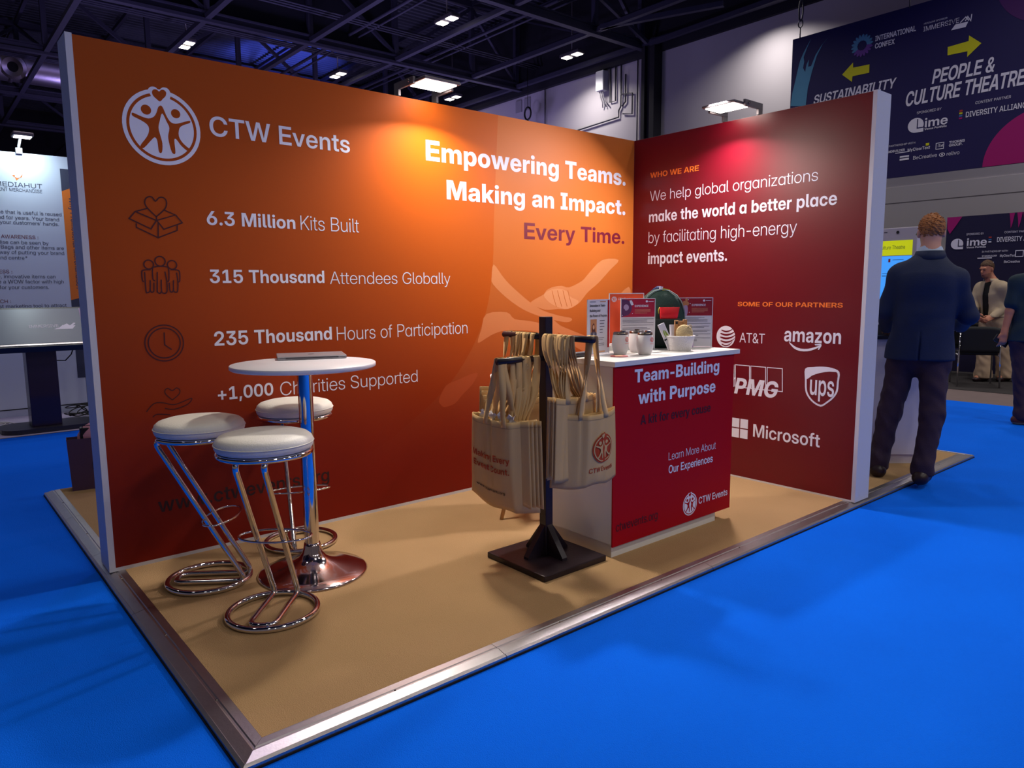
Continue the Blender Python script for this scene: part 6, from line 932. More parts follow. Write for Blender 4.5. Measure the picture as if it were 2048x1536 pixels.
def tote(label, W=.40, H=.42, drop=.26, depth=.02, hx=.09, seed=0, spread=.012, benda=None, bendb=None, sag=.02, strap_y=0.0, sw=.016):
    t = thing('tote_bag', label, 'bag', (0, 0, 0), 0, GRP); S = bag_surface(W, H, drop, depth, benda, bendb, seed, sag); rnd = random.Random(seed+99)
    m = MB('bag_cotton'); nu, nv_ = 40, 20
    for side in (-1, 1):
        g = [[S(-1+2*i/nu, j/nv_, side) for j in range(nv_+1)] for i in range(nu+1)]
        m.sheet(g if side < 0 else g[::-1])
    body = m.build('bag_body', t, solid=.002)
    m = MB('bag_stitch')
    for side in (-1, 1): m.sheet([[S(-1+2*i/nu, vv, side)+V(0, side*.0022, 0) for vv in (.062, .070)] for i in range(nu+1)])
    m.build('hem_stitch', body)
    for side in (-1, 1):
        m = MB('bag_cotton'); jx = rnd.uniform(-.02, .02); jy = rnd.uniform(-.012, .012); yb = strap_y+side*spread*.5+jy
        for s in (-1, 1):
            a = S(s*hx/(W/2), .06, side)+V(0, side*.004, 0); b = S(s*hx/(W/2), 0.0, side)+V(0, side*.004, 0)
            rows = [[a-V(sw, 0, 0), a+V(sw, 0, 0)]]
            for k in range(15):            # up to the side of the bar
                q = k/14; e = q*q*(3-2*q); c = V(s*.0175, yb, .0)
                p = b.lerp(c, q); p.x = b.x+(c.x-b.x)*(q**.9)+.006*math.sin(5*q+jx*90)*(1-q)*q*4+jx*q*(1-q)*2; p.y = b.y+(c.y-b.y)*(1-(1-q)**1.6)
                wv = V(1, .0, 0).lerp(V(.12*s, 1, 0), e).normalized()*sw; rows.append([p-wv, p+wv])
            for k in range(1, 4 if s < 0 else 3):   # over the bar
                an = math.pi/2*k/3; p = V(s*.0175*math.cos(an), yb, .0180*math.sin(an)); rows.append([p-V(0, sw, 0), p+V(0, sw, 0)])
            m.sheet(rows)
        m.build('handle', t, solid=.0025)
    return t, S
GRP = 'cotton tote bags on the stand'
def bagmap(S, W, H, side=-1):
    def f(u, v, n=0.0):      # u metres across from the centre, v metres up from the bag's foot
        c = lambda q: max(-.999, min(.999, q)); w = max(.011, min(1, 1-v/H))
        p = S(c(u/(W/2)), w, side); a = S(c(u/(W/2)+.01), w, side); b = S(c(u/(W/2)), w-.01, side); q = (a-p).cross(b-p)
        q = q.normalized() if q.length > 1e-9 else V(0, -1, 0)
        if q.y > 0: q = -q
        return p+q*(n+.0016)
    return f
def placed(t, loc, rz): t.location = loc; t.rotation_euler = (0, 0, rz); return t
# left crossbar; the outermost bag shows its slogan
tb, S = tote('cotton tote bag with orange slogan lettering, outermost on the left crossbar', .44, .435, .262, .035, .075, 3, bendb=(.5, 1.0), sag=.045)
fb = bagmap(S, .44, .435)
for tx, a, b, z_, cp in (('Making Every', -.170, .105, .238, .031), ('Event Count.', -.163, .100, .185, .031)): write(MB('bag_print'), tx, 'B', fb, a, b, z_, cp, .0035).build('slogan_print', tb)
write(MB('bag_black'), 'www.ctwevents.org', 'M', fb, -.15, .065, .085, .014, .0035).build('web_address', tb)
placed(tb, (-2.394, SY+.01, 1.022), -math.pi/2)
m = MB('tissue_white')
for k in range(4): m.sheet([[V(-.15+.07*k+.045*i/5, .0+.012*math.sin(i+j*2+k), -.245-.05*j/4+.010*math.sin(2.3*i+k)) for j in range(5)] for i in range(6)])
m.build('tissue', tb)
for k, (bx_, sy_, lb) in enumerate(((-2.372, .055, 'plain tote bag on left crossbar, next behind the slogan bag'), (-2.355, .080, 'plain tote bag on left crossbar, third from its outer end'), (-2.338, .100, 'plain tote bag on left crossbar, fourth from its outer end'), (-2.320, .130, 'plain tote bag on left crossbar, innermost by the post'))):
    tn, S = tote(lb, .40, .40, .262, .007, .075, 40+k, sag=.01, strap_y=sy_); placed(tn, (bx_, SY+.018-.008*k, 1.022), -math.pi/2)
# crossbar towards the counter; the outermost bag shows its emblem
tr, S = tote('cotton tote bag with orange emblem print, outermost on the right crossbar', .41, .355, .335, .022, .075, 8, benda=(-.23, .68), bendb=(.42, .30), sag=.0)
fb = bagmap(S, .41, .355); emblem(fb, .050, .185, .072, 'bag_print', 'bag_cotton', 'emblem_print', tr, None, .003, gap=.0014)
m = MB('bag_print'); write(m, 'CTW Events', 'M', fb, -.035, .140, .070, .024, .001); m.build('name_print', tr)
placed(tr, (-2.088, SY-.292, 1.124), 0)
for k, (by_, sy_, lb) in enumerate(((-1.512, .048, 'folded tote bag edge in right stack, next behind the emblem bag'), (-1.498, .070, 'folded tote bag edge in right stack, third from the emblem bag'), (-1.484, .092, 'folded tote bag edge in right stack, fourth from the emblem bag'), (-1.470, .112, 'folded tote bag edge in right stack, fifth from the emblem bag'), (-1.456, .135, 'folded tote bag edge in right stack, closest to the wooden post'))):
    ts, S = tote(lb, .27, .39-.012*(k % 3), .258, .005, .06, 60+k, sag=.0, strap_y=sy_); placed(ts, (-2.150-.005*(k % 2), by_, 1.124), 0)
# rear crossbar towards the orange wall
for k, (by_, sy_, lb) in enumerate(((-.965, .02, 'tote bag on rear crossbar, outermost toward orange wall'), (-.985, .05, 'tote bag on rear crossbar, second from the orange wall'), (-1.004, .08, 'tote bag on rear crossbar, third from the orange wall'), (-1.022, .115, 'tote bag on rear crossbar, fourth from the orange wall'), (-1.038, .15, 'tote bag on rear crossbar, innermost by the post'))):
    tk, S = tote(lb, .40, .40, .255+.02*k, .008, .06, 80+k, sag=.0, strap_y=sy_); placed(tk, (-2.10-.004*k, by_, 1.124), math.pi)

# ================================================================ COUNTER
t = thing('counter', 'white reception counter with a red printed front panel', 'counter', (-1.36, -1.23, 0)); L0 = t.location
MB('white_laminate').box((-1.852, -1.468, 0), (-.955, -.985, .07)).build('plinth', t, L0)
m = MB('white_laminate'); m.box((-1.860, -1.478, .07), (-.870, -.975, .972)); m.build('body', t, L0)
MB('black_gap').box((-1.855, -1.481, .966), (-.875, -.98, .974)).build('shadow_gap', t, L0)
MB('white_laminate').box((-1.868, -1.494, .974), (-.790, -.96, 1.0), bev=.0015).build('counter_top', t, L0)
p = MB('counter_red').box((-1.8645, -1.4865, .060), (-.836, -1.4785, .972)).build('front_panel', t, L0)
for pl, nm, s, st, c, u0, u1, z, cap in TEXTS:
    if pl == 'C':
        if nm in ('counter_caption', 'counter_subtitle'): s = s.replace('a', '\u0251')
        write(MB(c), s, st, fC, u0, u1, z, cap, .001).build(nm, p, L0)
emblem(fC, -1.2275, .158, .064, 'white', 'counter_red', 'company_emblem', p, L0, .001)

# ================================================================ THINGS ON THE COUNTER
CT = 1.0
def lines(m, f, x0, x1, z0, dz, n, mi, seed, w=.0022, nn=.0012):
    r = random.Random(seed)
    for k in range(n):
        e = x0+(x1-x0)*r.choice((.95, 1, .9, .62, .8)); m.poly([(x0, z0-k*dz-w), (e, z0-k*dz-w), (e, z0-k*dz), (x0, z0-k*dz)], f, nn, mi)
def sign_stand(name, label, loc, rz, Wd=.21, Ht=.297, group='acrylic sign holders on the counter'):
    t = thing(name, label, 'sign', loc, rz, group); h = Wd/2
    MB('paper').box((-h+.004, -.0015, .006), (h-.004, .0015, Ht-.004)).build('printed_sheet', t)
    m = MB('acrylic')
    m.box((-h, -.003, .003), (-h+.0035, .003, Ht)).box((h-.0035, -.003, .003), (h, .003, Ht)).box((-h, -.003, Ht-.0035), (h, .003, Ht)).box((-h, -.05, 0), (h, .04, .003)); m.build('acrylic_holder', t)
    return t, plane((0, -.0015, 0), (1, 0, 0), (0, 0, 1))
def experience(label, loc, rz, red, picture, seed):
    t, f = sign_stand('sign_holder', label, loc, rz)
    m = MB(red, 'white', 'sign_peach'); m.poly([(-.101, .190), (.101, .190), (.101, .293), (-.101, .293)], f, .0006)
    write(m, 'EXPERIENCE', 'B', f, -.02, .062, .247, .012, .0012, 1); m.poly(circ(.052, .279, .0065, .0065, 16), f, .0012, 1); m.poly([(.062, .277), (.094, .277), (.094, .280), (.062, .280)], f, .0012, 1)
    for k in range(4): m.poly([(-.02, .232-.007*k), (.075-.02*(k == 3), .232-.007*k), (.075-.02*(k == 3), .2335-.007*k), (-.02, .2335-.007*k)], f, .0012, 2)
    for a, b in ((-.04, .285), (-.034, .21), (-.095, .2), (-.03, .262)): m.poly(circ(a, b, .0025, .0025, 8), f, .0014, 1)
    m.build('printed_header', t)
    m = MB('sign_purple', 'sign_lilac', 'skin_photo', 'white')
    if picture == 0:
        m.poly([(-.101, .190)]+circ(-.078, .243, .040, .047, 20, math.radians(-60), math.radians(75))+[(-.101, .293)], f, .0008, 0); m.poly(circ(-.072, .245, .016, .018, 16), f, .0011, 1); m.poly(circ(-.088, .222, .011, .017, 14), f, .0012, 0); m.poly(crom([(-.052, .285), (-.036, .28), (-.03, .262), (-.042, .258)], 3), f, .0012, 3)
    else:
        m.poly(crom([(-.085, .192), (-.07, .245), (-.045, .247), (-.048, .192)], 3), f, .0010, 1); m.poly(circ(-.058, .262, .022, .016, 18), f, .0009, 2); m.poly(circ(-.052, .284, .008, .008, 12), f, .0012, 2); m.poly(crom([(-.1, .285), (-.085, .27), (-.09, .255), (-.1, .262)], 3), f, .0012, 3); m.poly(circ(-.066, .205, .007, .007, 12), f, .0013, 0)
    m.build('printed_picture', t)
    m = MB('ink', 'sign_red'); 
    for k, n in enumerate((4, 1, 2, 2, 2, 1)):
        lines(m, f, -.094, .094, .180-[0, .036, .052, .076, .098, .122][k], .0075, n, 0, seed+k)
    lines(m, f, -.094, .015, .048, .0075, 5, 0, seed+9); m.build('printed_text', t)
experience('acrylic sign headed EXPERIENCE, behind the white tumblers', (-1.235, -1.10, CT), math.radians(-30), 'sign_red', 0, 3)
experience('acrylic sign headed EXPERIENCE at the right end of counter', (-.875, -1.235, CT), math.radians(-42), 'sign_red_b', 1, 17)
t, f = sign_stand('sign_holder', 'narrow-looking acrylic sign about innovation in team-building at the left counter end', (-1.635, -1.165, CT), math.radians(9))
m = MB('ink_black', 'ink', 'counter_red', 'skin_photo', 'hair_photo', 'sign_peach', 'white')
write(m, 'Innovation in Team-', 'B', f, -.085, .062, .258, .0135, .001, 0); write(m, 'Building and', 'B', f, -.085, .012, .231, .0135, .001, 0); write(m, 'the Power of Purpose', 'B', f, -.085, .076, .204, .0135, .001, 0)
m.poly([(.084, .035), (.101, .035), (.101, .293), (.084, .293)], f, .0008, 2); m.poly([(-.078, .105), (-.02, .105), (-.02, .192), (-.078, .192)], f, .0008, 3)
m.poly(crom([(-.06, .106), (-.066, .145), (-.05, .172), (-.034, .145), (-.036, .106)], 3), f, .0011, 4); m.poly(circ(-.049, .150, .009, .012, 14), f, .0013, 5); m.poly(crom([(-.078, .106), (-.068, .126), (-.05, .120), (-.03, .126), (-.021, .106)], 2), f, .0012, 1); m.poly([(-.052, .106), (-.044, .106), (-.047, .128)], f, .0014, 6)
lines(m, f, .008, .055, .185, .016, 5, 1, 4, .0035); lines(m, f, -.075, .05, .092, .010, 5, 1, 8); m.poly([(0, .012), (.06, .012), (.06, .02), (0, .02)], f, .001, 5); m.poly([(-.085, .283), (-.03, .283), (-.03, .286), (-.085, .286)], f, .001, 1); m.poly([(.01, .283), (.065, .283), (.065, .287), (.01, .287)], f, .001, 3)
m.build('printed_text', t)
t, f = sign_stand('sign_holder', 'acrylic holder with orange company leaflet, rearmost of the counter signs', (-1.255, -1.03, CT+.03), math.radians(-32), .21, .297)
m = MB('sign_orange', 'white'); m.poly([(-.100, .007), (.100, .007), (.100, .292), (-.100, .292)], f, .0006); m.poly(circ(-.075, .262, .016, .016, 24), f, .0012, 1); write(m, 'CTW Events', 'M', f, -.052, .028, .258, .012, .0012, 1); m.build('printed_cover', t)
m = MB('white', 'sign_orange'); emblem(f, -.075, .262, .016, 'white', 'sign_orange', 'company_emblem', t, None, .0013)
t = thing('leaflet_riser', 'low white block under the orange leaflet holder on the counter', 'block', (-1.29, -1.03, CT), math.radians(-32))
MB('white_laminate').box((-.15, -.06, 0), (.14, .055, .029), bev=.003).build('block', t)
t['label'] = 'low white riser block under the orange leaflet holder on the counter'

def tumbler():
    t = thing('tumbler', '', 'tumbler', (0, 0, 0), 0, 'white lidded tumblers on the counter')
    m = MB('tumbler_white'); R_ = [(.001, 0), (.030, 0), (.034, .004), (.041, .025), (.0455, .050), (.046, .065), (.044, .085), (.0405, .104), (.0395, .106)]
    m.lathe(R_, n=40); m.build('tumbler_body', t)
    MB('steel_rim').lathe([(.0398, .105), (.0395, .112), (.0392, .1175), (.037, .1175), (.036, .108)], n=40).build('steel_rim', t)
    l = MB('lid_clear').lathe([(.0375, .113), (.0385, .119), (.036, .1215), (.001, .1215)], n=40).build('lid', t)
    MB('steel_rim').box((-.006, -.034, .121), (.018, -.008, .130), bev=.003).build('lid_slider', l)
    def f(u, v, n=0.0):
        z = .07+v; r = .0458-.12*max(0, abs(v))**1.6+n; a = math.radians(-62)+u/.046; return V(r*math.cos(a), r*math.sin(a), z)
    emblem(f, 0, .012, .0135, 'sign_orange', 'tumbler_white', 'printed_emblem', t, None, .0012, gap=.0004)
    m = MB('sign_orange'); write(m, 'CTW Events', 'M', f, -.014, .014, -.012, .005, .0012); m.build('printed_name', t)
    return t
tu = tumbler(); tu['label'] = 'white lidded tumbler standing on the red coaster side, leftmost of three'; tu.location = (-1.526, -1.225, CT); tu.rotation_euler = (0, 0, math.radians(-25))
dup(tu, (-1.449, -1.332, CT), math.radians(-25), 'white lidded tumbler nearest the counter front edge')
dup(tu, (-1.368, -1.205, CT), math.radians(-60), 'white lidded tumbler at the back, half hidden by the front one')
tu['label'] = 'white lidded tumbler leftmost of three, behind the red coaster'
t = thing('coaster', 'flat round red coaster by left tumbler on the counter', 'coaster', (-1.635, -1.315, CT))
MB('coaster_red').lathe([(.001, 0), (.046, 0), (.047, .002), (.046, .004), (.001, .004)], n=36).build('coaster_disc', t); MB('sign_peach').poly([(-.04, -.01), (0, -.03), (.035, .02), (0, .035)], plane((0, 0, .004), (1, 0, 0), (0, 1, 0)), .0003).build('printed_patch', t)

# backpack
BR = math.radians(-40); BL = V(-1.005, -1.085, CT)
t = thing('backpack', 'dark green backpack standing upright on the counter', 'backpack', BL, BR)
def loft(m, rows, n=40, mi=0, ex=3.0):
    g = []
    for cx, cy, z, w, d in rows:
        r = []
        for k in range(n+1):
            a = 2*math.pi*k/n; c, s = math.cos(a), math.sin(a)
            r.append(V(cx+w*math.copysign(abs(c)**(2/ex), c), cy+d*math.copysign(abs(s)**(2/ex), s), z))
        g.append(r)
    m.sheet(g, mi); m.add(g[0][:-1], [list(range(n))[::-1]], mi); m.add(g[-1][:-1], [list(range(n))], mi); return m
rows = [(0, 0, .0, .118, .062), (0, 0, .006, .128, .072), (0, 0, .06, .136, .080), (.0, 0, .15, .138, .080), (0, .003, .22, .134, .074), (0, .006, .27, .120, .066), (0, .010, .305, .098, .056), (0, .014, .33, .070, .044), (0, .017, .345, .04, .03), (0, .018, .351, .012, .01)]
m = MB('backpack_green'); loft(m, rows); m.build('pack_body', t)
pk = MB('backpack_dark'); loft(pk, [(.0, -.082, .02, .098, .020), (0, -.086, .03, .103, .030), (0, -.088, .12, .103, .032), (0, -.086, .168, .100, .028), (0, -.084, .175, .098, .024)]); pk.build('front_pocket', t)
m = MB('piping_grey')
arcp = [(-.128, -.035, .05), (-.136, -.045, .15), (-.130, -.045, .22), (-.112, -.042, .275), (-.085, -.035, .312), (-.045, -.024, .338), (0, -.018, .346), (.045, -.024, .338), (.085, -.035, .312), (.112, -.042, .275), (.130, -.045, .22), (.136, -.045, .15), (.128, -.035, .05)]
m.tube(arcp, .003, n=6); m.build('piping', t)
m = MB('cloth_blue'); g = [[V(-.150+.155*i/8+.012*j/4, .012+.022*j/4, .20+.06*j/4+.105*math.sin(math.pi*.5*i/8)+.008*j/4*math.sin(2+i)) for j in range(5)] for i in range(9)]; m.sheet(g); m.build('blue_flap', t, solid=.006)
m = MB('yellow_tag', 'white'); m.box((.0, -.02, .342), (.045, .005, .356), 0, 0, Matrix.Rotation(math.radians(14), 3, 'Y'), (0, 0, .345)).box((-.012, -.02, .348), (.004, .003, .362), 1); m.build('tag', t)
RB = Matrix.Rotation(BR, 3, 'Z')
def at_pack(x, y, z): return BL+RB @ V(x, y, z)
t = thing('zip_pouch', 'bright red zip pouch tucked in the backpack front pocket', 'pouch', at_pack(.028, -.086, .165), BR)
m = MB('pouch_red'); loft(m, [(0, 0, 0, .048, .008), (0, -.004, .02, .052, .013), (.002, -.004, .05, .056, .012), (.004, 0, .078, .060, .005)], 32); m.build('pouch_body', t)
m = MB('yellow_tag'); m.tube([(-.055, 0, .078), (-.062, -.004, .06), (-.060, -.004, .04)], .002, n=6); m.build('zip_pull', t)
for k, (c, lb, dx) in enumerate((('purple_cap', 'thin purple-tipped pen standing in the backpack pocket', 0), ('ink_black', 'thin dark pen in the backpack pocket beside the purple one', .012))):
    t = thing('pen', lb, 'pen', at_pack(-.062-dx, -.085, .165), BR, 'pens in the backpack pocket')
    MB('ink').tube([(0, 0, -.03), (-.012, 0, .06)], .0035, n=8).build('pen_barrel', t); MB(c).tube([(0.002, 0, -.005), (-.003, 0, .018)], .0045, n=8).build('pen_grip', t)
# basket and toiletries
BK = V(-1.120, -1.312, CT)
def at_bk(x, y, z): return BK+RB @ V(x, y, z)
t = thing('basket', 'small white woven basket of toiletries on the counter', 'basket', BK, BR)
m = MB('basket_white'); prof = [(.001, 0), (.062, 0)]; n_ = 14
for k in range(n_+1): prof.append((.064+.020*k/n_+(.0016 if k % 2 else 0), .004+.080*k/n_))
prof += [(.083, .086), (.081, .084)]+[(.080-.018*k/4, .08-.074*k/4) for k in range(5)]+[(.001, .006)]
m.lathe(prof, n=48, smooth=True); m.build('basket_body', t)
m = MB('basket_white'); m.tube([(.0845*math.cos(a), .0845*math.sin(a), .084) for a in [2*math.pi*k/40 for k in range(40)]], .0035, n=8, closed=True); m.build('basket_rim', t)
for k, (x, y, w, h, lb, dk) in enumerate(((-.018, .012, .021, .165, 'narrow brown carton with dark mark in basket, left of three', 1), (.007, .016, .022, .160, 'narrow brown carton in basket, middle of three', 0), (.031, .012, .022, .168, 'narrow brown carton in basket, right of three', 0))):
    t = thing('carton', lb, 'carton', at_bk(x, y, .008), BR, 'brown cartons in the basket'); MB('kraft').box((-w/2, -.009, 0), (w/2, .009, h), bev=.001).build('carton_box', t)
    if dk: MB('ink_black').box((-w*.3, -.0095, h-.022), (w*.3, -.0088, h-.008)).build('carton_mark', t)
t = thing('soap_packet', 'pale packet with green leaf print leaning left in basket', 'packet', at_bk(-.050, -.018, .012), BR)
R1 = Matrix.Rotation(math.radians(-24), 3, 'Y')
MB('paper').box((-.019, -.006, 0), (.019, .006, .155), bev=.002, rot=R1).build('packet_body', t)
m = MB('leaf_green', 'ink_black'); f = lambda u, v, n=0.0: R1 @ V(u, -.0062-n, v); m.poly(crom([(.016, .05), (.004, .075), (.002, .115), (.012, .095)], 3), f, .0004); m.poly(crom([(-.004, .07), (-.008, .10), (-.002, .12), (0, .095)], 3), f, .0004); m.poly([(-.019, .066), (.019, .066), (.019, .084-.02), (-.019, .055)], f, .0004, 1); m.build('packet_print', t)
t = thing('cream_tube', 'plain pale tube standing in basket beside the leaf packet', 'tube', at_bk(-.037, .016, .008), BR)
m = MB('paper'); loft(m, [(0, 0, 0, .011, .011), (0, 0, .06, .013, .011), (-.002, 0, .14, .018, .002)], 20, ex=2.2); m.build('tube_body', t)
t = thing('loofah', 'round tan loofah pad in the front of basket', 'loofah', at_bk(.018, -.030, .092), BR)
m = MB('loofah'); m.lathe([(.001, -.012), (.036, -.012), (.047, -.004), (.049, .004), (.042, .012), (.001, .015)], n=36); o = m.build('loofah_pad', t); o.rotation_euler = (math.radians(78), math.radians(8), 0); o.location = (0, 0, .008)
m = MB('loofah'); m.tube([(.02, -.008, .045), (.032, -.010, .056), (.04, -.006, .05), (.036, -.004, .036)], .003, n=6); m.build('hang_loop', t)
t = thing('glass_bottle', 'tiny clear-topped bottle at basket right edge', 'bottle', at_bk(.066, -.012, .02), BR)
MB('sign_lilac').lathe([(.001, 0), (.009, 0), (.010, .05), (.006, .06), (.006, .072)], n=20).build('bottle_body', t); MB('white').lathe([(.007, .072), (.007, .084), (.001, .085)], n=16).build('bottle_cap', t)

# white shell chair behind the bags
t = thing('shell_chair', 'white shell chair with wooden legs behind tote bags', 'chair', (-1.60, -.60, 0), math.radians(50))
g = []
for i in range(15):
    u = -1+2*i/14; r = []
    for j in range(17):
        v = j/16
        if v < .5: q = v/.5; y = .20-.36*q; z = .44-.02*math.sin(math.pi*q)+.05*u*u; x = u*(.20+.02*q)
        else: q = (v-.5)/.5; y = -.16-.10*q+.06*u*u*(1-q*.4)+.0; z = .44+.40*q**1.05+.05*u*u*(1-q); x = u*(.22+.0*q)*(1-.18*q**4)
        r.append(V(x, -y, z))
    g.append(r)
MB('chair_shell').sheet(g).build('seat_shell', t, solid=.008)
for sx in (-1, 1):
    for sy in (-1, 1):
        m = MB('beech'); m.tube([(sx*.10, sy*.10, .425), (sx*.20, sy*.20, 0)], [.017, .011], n=10); m.build('leg', t)
m = MB('conduit')
for a, b in (((-.13, -.13, .3), (.13, -.13, .3)), ((-.13, .13, .3), (.13, .13, .3)), ((-.13, -.13, .3), (.13, .13, .36)), ((.13, -.13, .3), (-.13, .13, .36))): m.tube([a, b], .005, n=6)
m.build('leg_brace', t)
# ================================================================ NEIGHBOUR STAND (left of the orange wall)
fN = plane((0, 5.9, 0), (1, 0, 0), (0, 0, 1))
t = thing('exhibitor_wall', 'pale neighbouring stand wall with printed paragraphs at the left edge', 'display wall', (-4.0, 5.95, fz)); L0 = t.location
MB('neighbour_wall').box((-6.5, 5.9, fz+.004), (-1.6, 6.0, 2.885)).build('wall_panel', t, L0)
MB('black_gap').box((-6.5, 5.896, fz+.08), (-1.6, 5.9, fz+.09)).build('skirting_line', t, L0)
m = MB('strip_slate', 'strip_orange')
xa = -2.985
m.poly([(xa, 2.75), (xa+.35, 2.75), (xa+.35, 2.62), (xa, 2.50)], fN, .002, 0); m.poly([(xa, 2.50), (xa+.35, 2.66), (xa+.35, 1.36), (xa, 1.27)], fN, .003, 1); m.poly([(xa, 1.27), (xa+.35, 1.36), (xa+.35, .36), (xa, .36)], fN, .002, 0)
m.build('side_graphic', t, L0)
m = MB('strip_orange')
for l in POLYS['nlogo']: m.poly(l, fN, .002)
m.build('company_emblem', t, L0)
for pl, nm, s, st, c, u0, u1, z, cap in TEXTS:
    if pl == 'N': write(MB(c), s, st, fN, u0, u1, z, cap, .002).build(nm, t, L0)
fv = plane((-2.90, 5.9, 2.44), (0, 0, -1), (1, 0, 0)); m = MB('slate'); write(m, 'Why Promotional Merchandise?', 'M', fv, 0, 1.05, -.02, .058, .004); m.build('side_title', t, L0)
t = thing('arm_lamp', 'small white arm lamp on top of the neighbouring stand wall', 'lamp', (-3.36, 5.88, 2.885)); L0 = t.location
m = MB('frame_white'); m.tube([(-3.36, 5.9, 2.88), (-3.36, 5.86, 2.95), (-3.35, 5.70, 3.04)], .014, n=8); m.box((-3.39, 5.86, 2.87), (-3.33, 5.92, 2.93)); m.build('arm', t, L0)
m = MB('lamp_house'); m.box((-3.44, 5.54, 3.01), (-3.25, 5.74, 3.05), bev=.012); m.build('lamp_head', t, L0)
MB('lamp_glow').box((-3.42, 5.56, 3.004), (-3.27, 5.70, 3.011)).build('light_panel', t, L0)
# touch table with the tilted grey screen
t = thing('touch_table', 'tilted grey touchscreen on a dark pedestal at the left edge', 'screen', (-3.48, 4.80, fz)); L0 = t.location
def capsule_plate(m, x0, x1, y0, y1, z0, z1, r, mi=0):
    pts = []
    for cx, cy, a in ((x1-r, y0+r, -90), (x1-r, y1-r, 0), (x0+r, y1-r, 90), (x0+r, y0+r, 180)): pts += [(cx+r*math.cos(math.radians(a+k*15)), cy+r*math.sin(math.radians(a+k*15))) for k in range(7)]
    m.prism(pts, plane((0, 0, 0), (1, 0, 0), (0, 1, 0)), z0, z1, mi); return m
m = MB('kiosk_dark'); capsule_plate(m, -3.86, -3.02, 4.58, 5.1, fz+.004, fz+.05, .16); m.build('base_plate', t, L0)
m = MB('kiosk_purple'); m.box((-3.60, 4.70, fz+.05), (-3.34, 4.95, .86), bev=.006); m.build('pedestal', t, L0)
f = plane((-3.42, 4.57, .845), (1, 0, 0), (0, .80, .60)); m = MB('kiosk_dark'); m.prism([(-.72, -.02), (.72, -.02), (.72, .60), (-.72, .60)], f, -.07, 0); m.build('screen_body', t, L0)
m = MB('screen_grey', 'sign_lilac'); m.poly([(-.70, .03), (.70, .03), (.70, .575), (-.70, .575)], f, .001); m.poly([(.33, .03), (.43, .03), (.43, .575), (.36, .575)], f, .0015, 1); m.build('display', t, L0)
m = MB('banner_white'); write(m, 'IMMERSIVE', 'R', f, -.12, .135, .27, .045, .002); m.poly([(.09, .235), (.25, .235), (.285, .29), (.17, .30), (.14, .262), (.11, .255)], f, .002); m.stroke([(.16, .275), (.21, .31), (.235, .275), (.285, .33)], .018, f, .0024); m.build('lettering', t, L0)
MB('aluminium').prism([(-.72, .0), (.72, .0), (.72, .02), (-.72, .02)], f, -.02, .004).build('bezel', t, L0)
m = MB('cable_black'); m.tube([(-3.34, 4.8, .67), (-3.25, 4.82, .66), (-3.19, 4.84, .72), (-3.16, 4.84, .80)], .006, n=6); m.build('cable', t, L0)
m = MB('black_plastic', 'frame_white'); m.box((-2.962, 5.5, .10), (-2.78, 5.56, .95)); m.tube([(-2.80, 5.48, .62), (-2.875, 5.47, .55), (-2.885, 5.47, .46), (-2.83, 5.47, .38)], .016, mi=1, n=8)
o = m.build('dark_panel'); prop(o, 'dark upright panel with a white loop beside neighbour pedestal', 'panel')
def tangle(cx, cy, z, r, n, seed, mt, label):
    q = random.Random(seed); pts = []
    for k in range(n*10):
        a = 2*math.pi*k/10; rr = r*(.6+.4*math.sin(k*.37+seed)); pts.append((cx+rr*math.cos(a)*(1+.2*q.random()), cy+rr*.6*math.sin(a), z+.02+.03*abs(math.sin(k*.7))+(.10*max(0, math.sin(k*.21)) if seed == 5 else 0)))
    prop(MB(mt).tube(crom(pts, 3, False), .006, n=6).build('cable_coil'), label, 'cable')
tangle(-3.05, 5.35, fz+.01, .17, 6, 5, 'cable_black', 'tangle of black cables on floor behind dark pedestal base')
tangle(-3.92, 5.15, fz+.01, .20, 4, 2, 'cable_white', 'loops of white cable on the floor at the left edge')
# dark paper bag behind the orange wall's end
t = thing('gift_bag', 'dark plum paper bag behind the left end of orange wall', 'bag', (-3.60, 1.84, 0), math.radians(-8)); 
m = MB('paper_bag'); m.add([V(x, y, z) for z, k in ((0, 1), (.36, 1.12)) for x, y in ((-.10*k, -.055), (.14*k, -.055), (.14*k, .055), (-.10*k, .055))], [(0, 1, 5, 4), (1, 2, 6, 5), (2, 3, 7, 6), (3, 0, 4, 7), (3, 2, 1, 0)]); m.build('bag_body', t, solid=.003)
m = MB('tissue_pink'); loft(m, [(.04, 0, .30, .09, .04), (.04, 0, .38, .085, .045), (.045, 0, .43, .06, .035), (.05, 0, .455, .02, .012)], 24, ex=2); m.build('tissue', t)
MB('black_plastic').box((-.03, -.035, .34), (.045, .035, .43), bev=.006).build('black_box', t)
f = plane((0, -.0575, 0), (1, 0, 0), (0, 0, 1)); m = MB('ink_black'); m.poly([(.03, .14), (.13, .14), (.13, .19), (.03, .19)], f, .002); m.build('printed_band', t)
m = MB('black_plastic')
m.tube([(-.03, -.058, .38), (-.01, -.07, .45), (.07, -.07, .45), (.09, -.058, .38)], .003, n=6); m.build('handle', t)

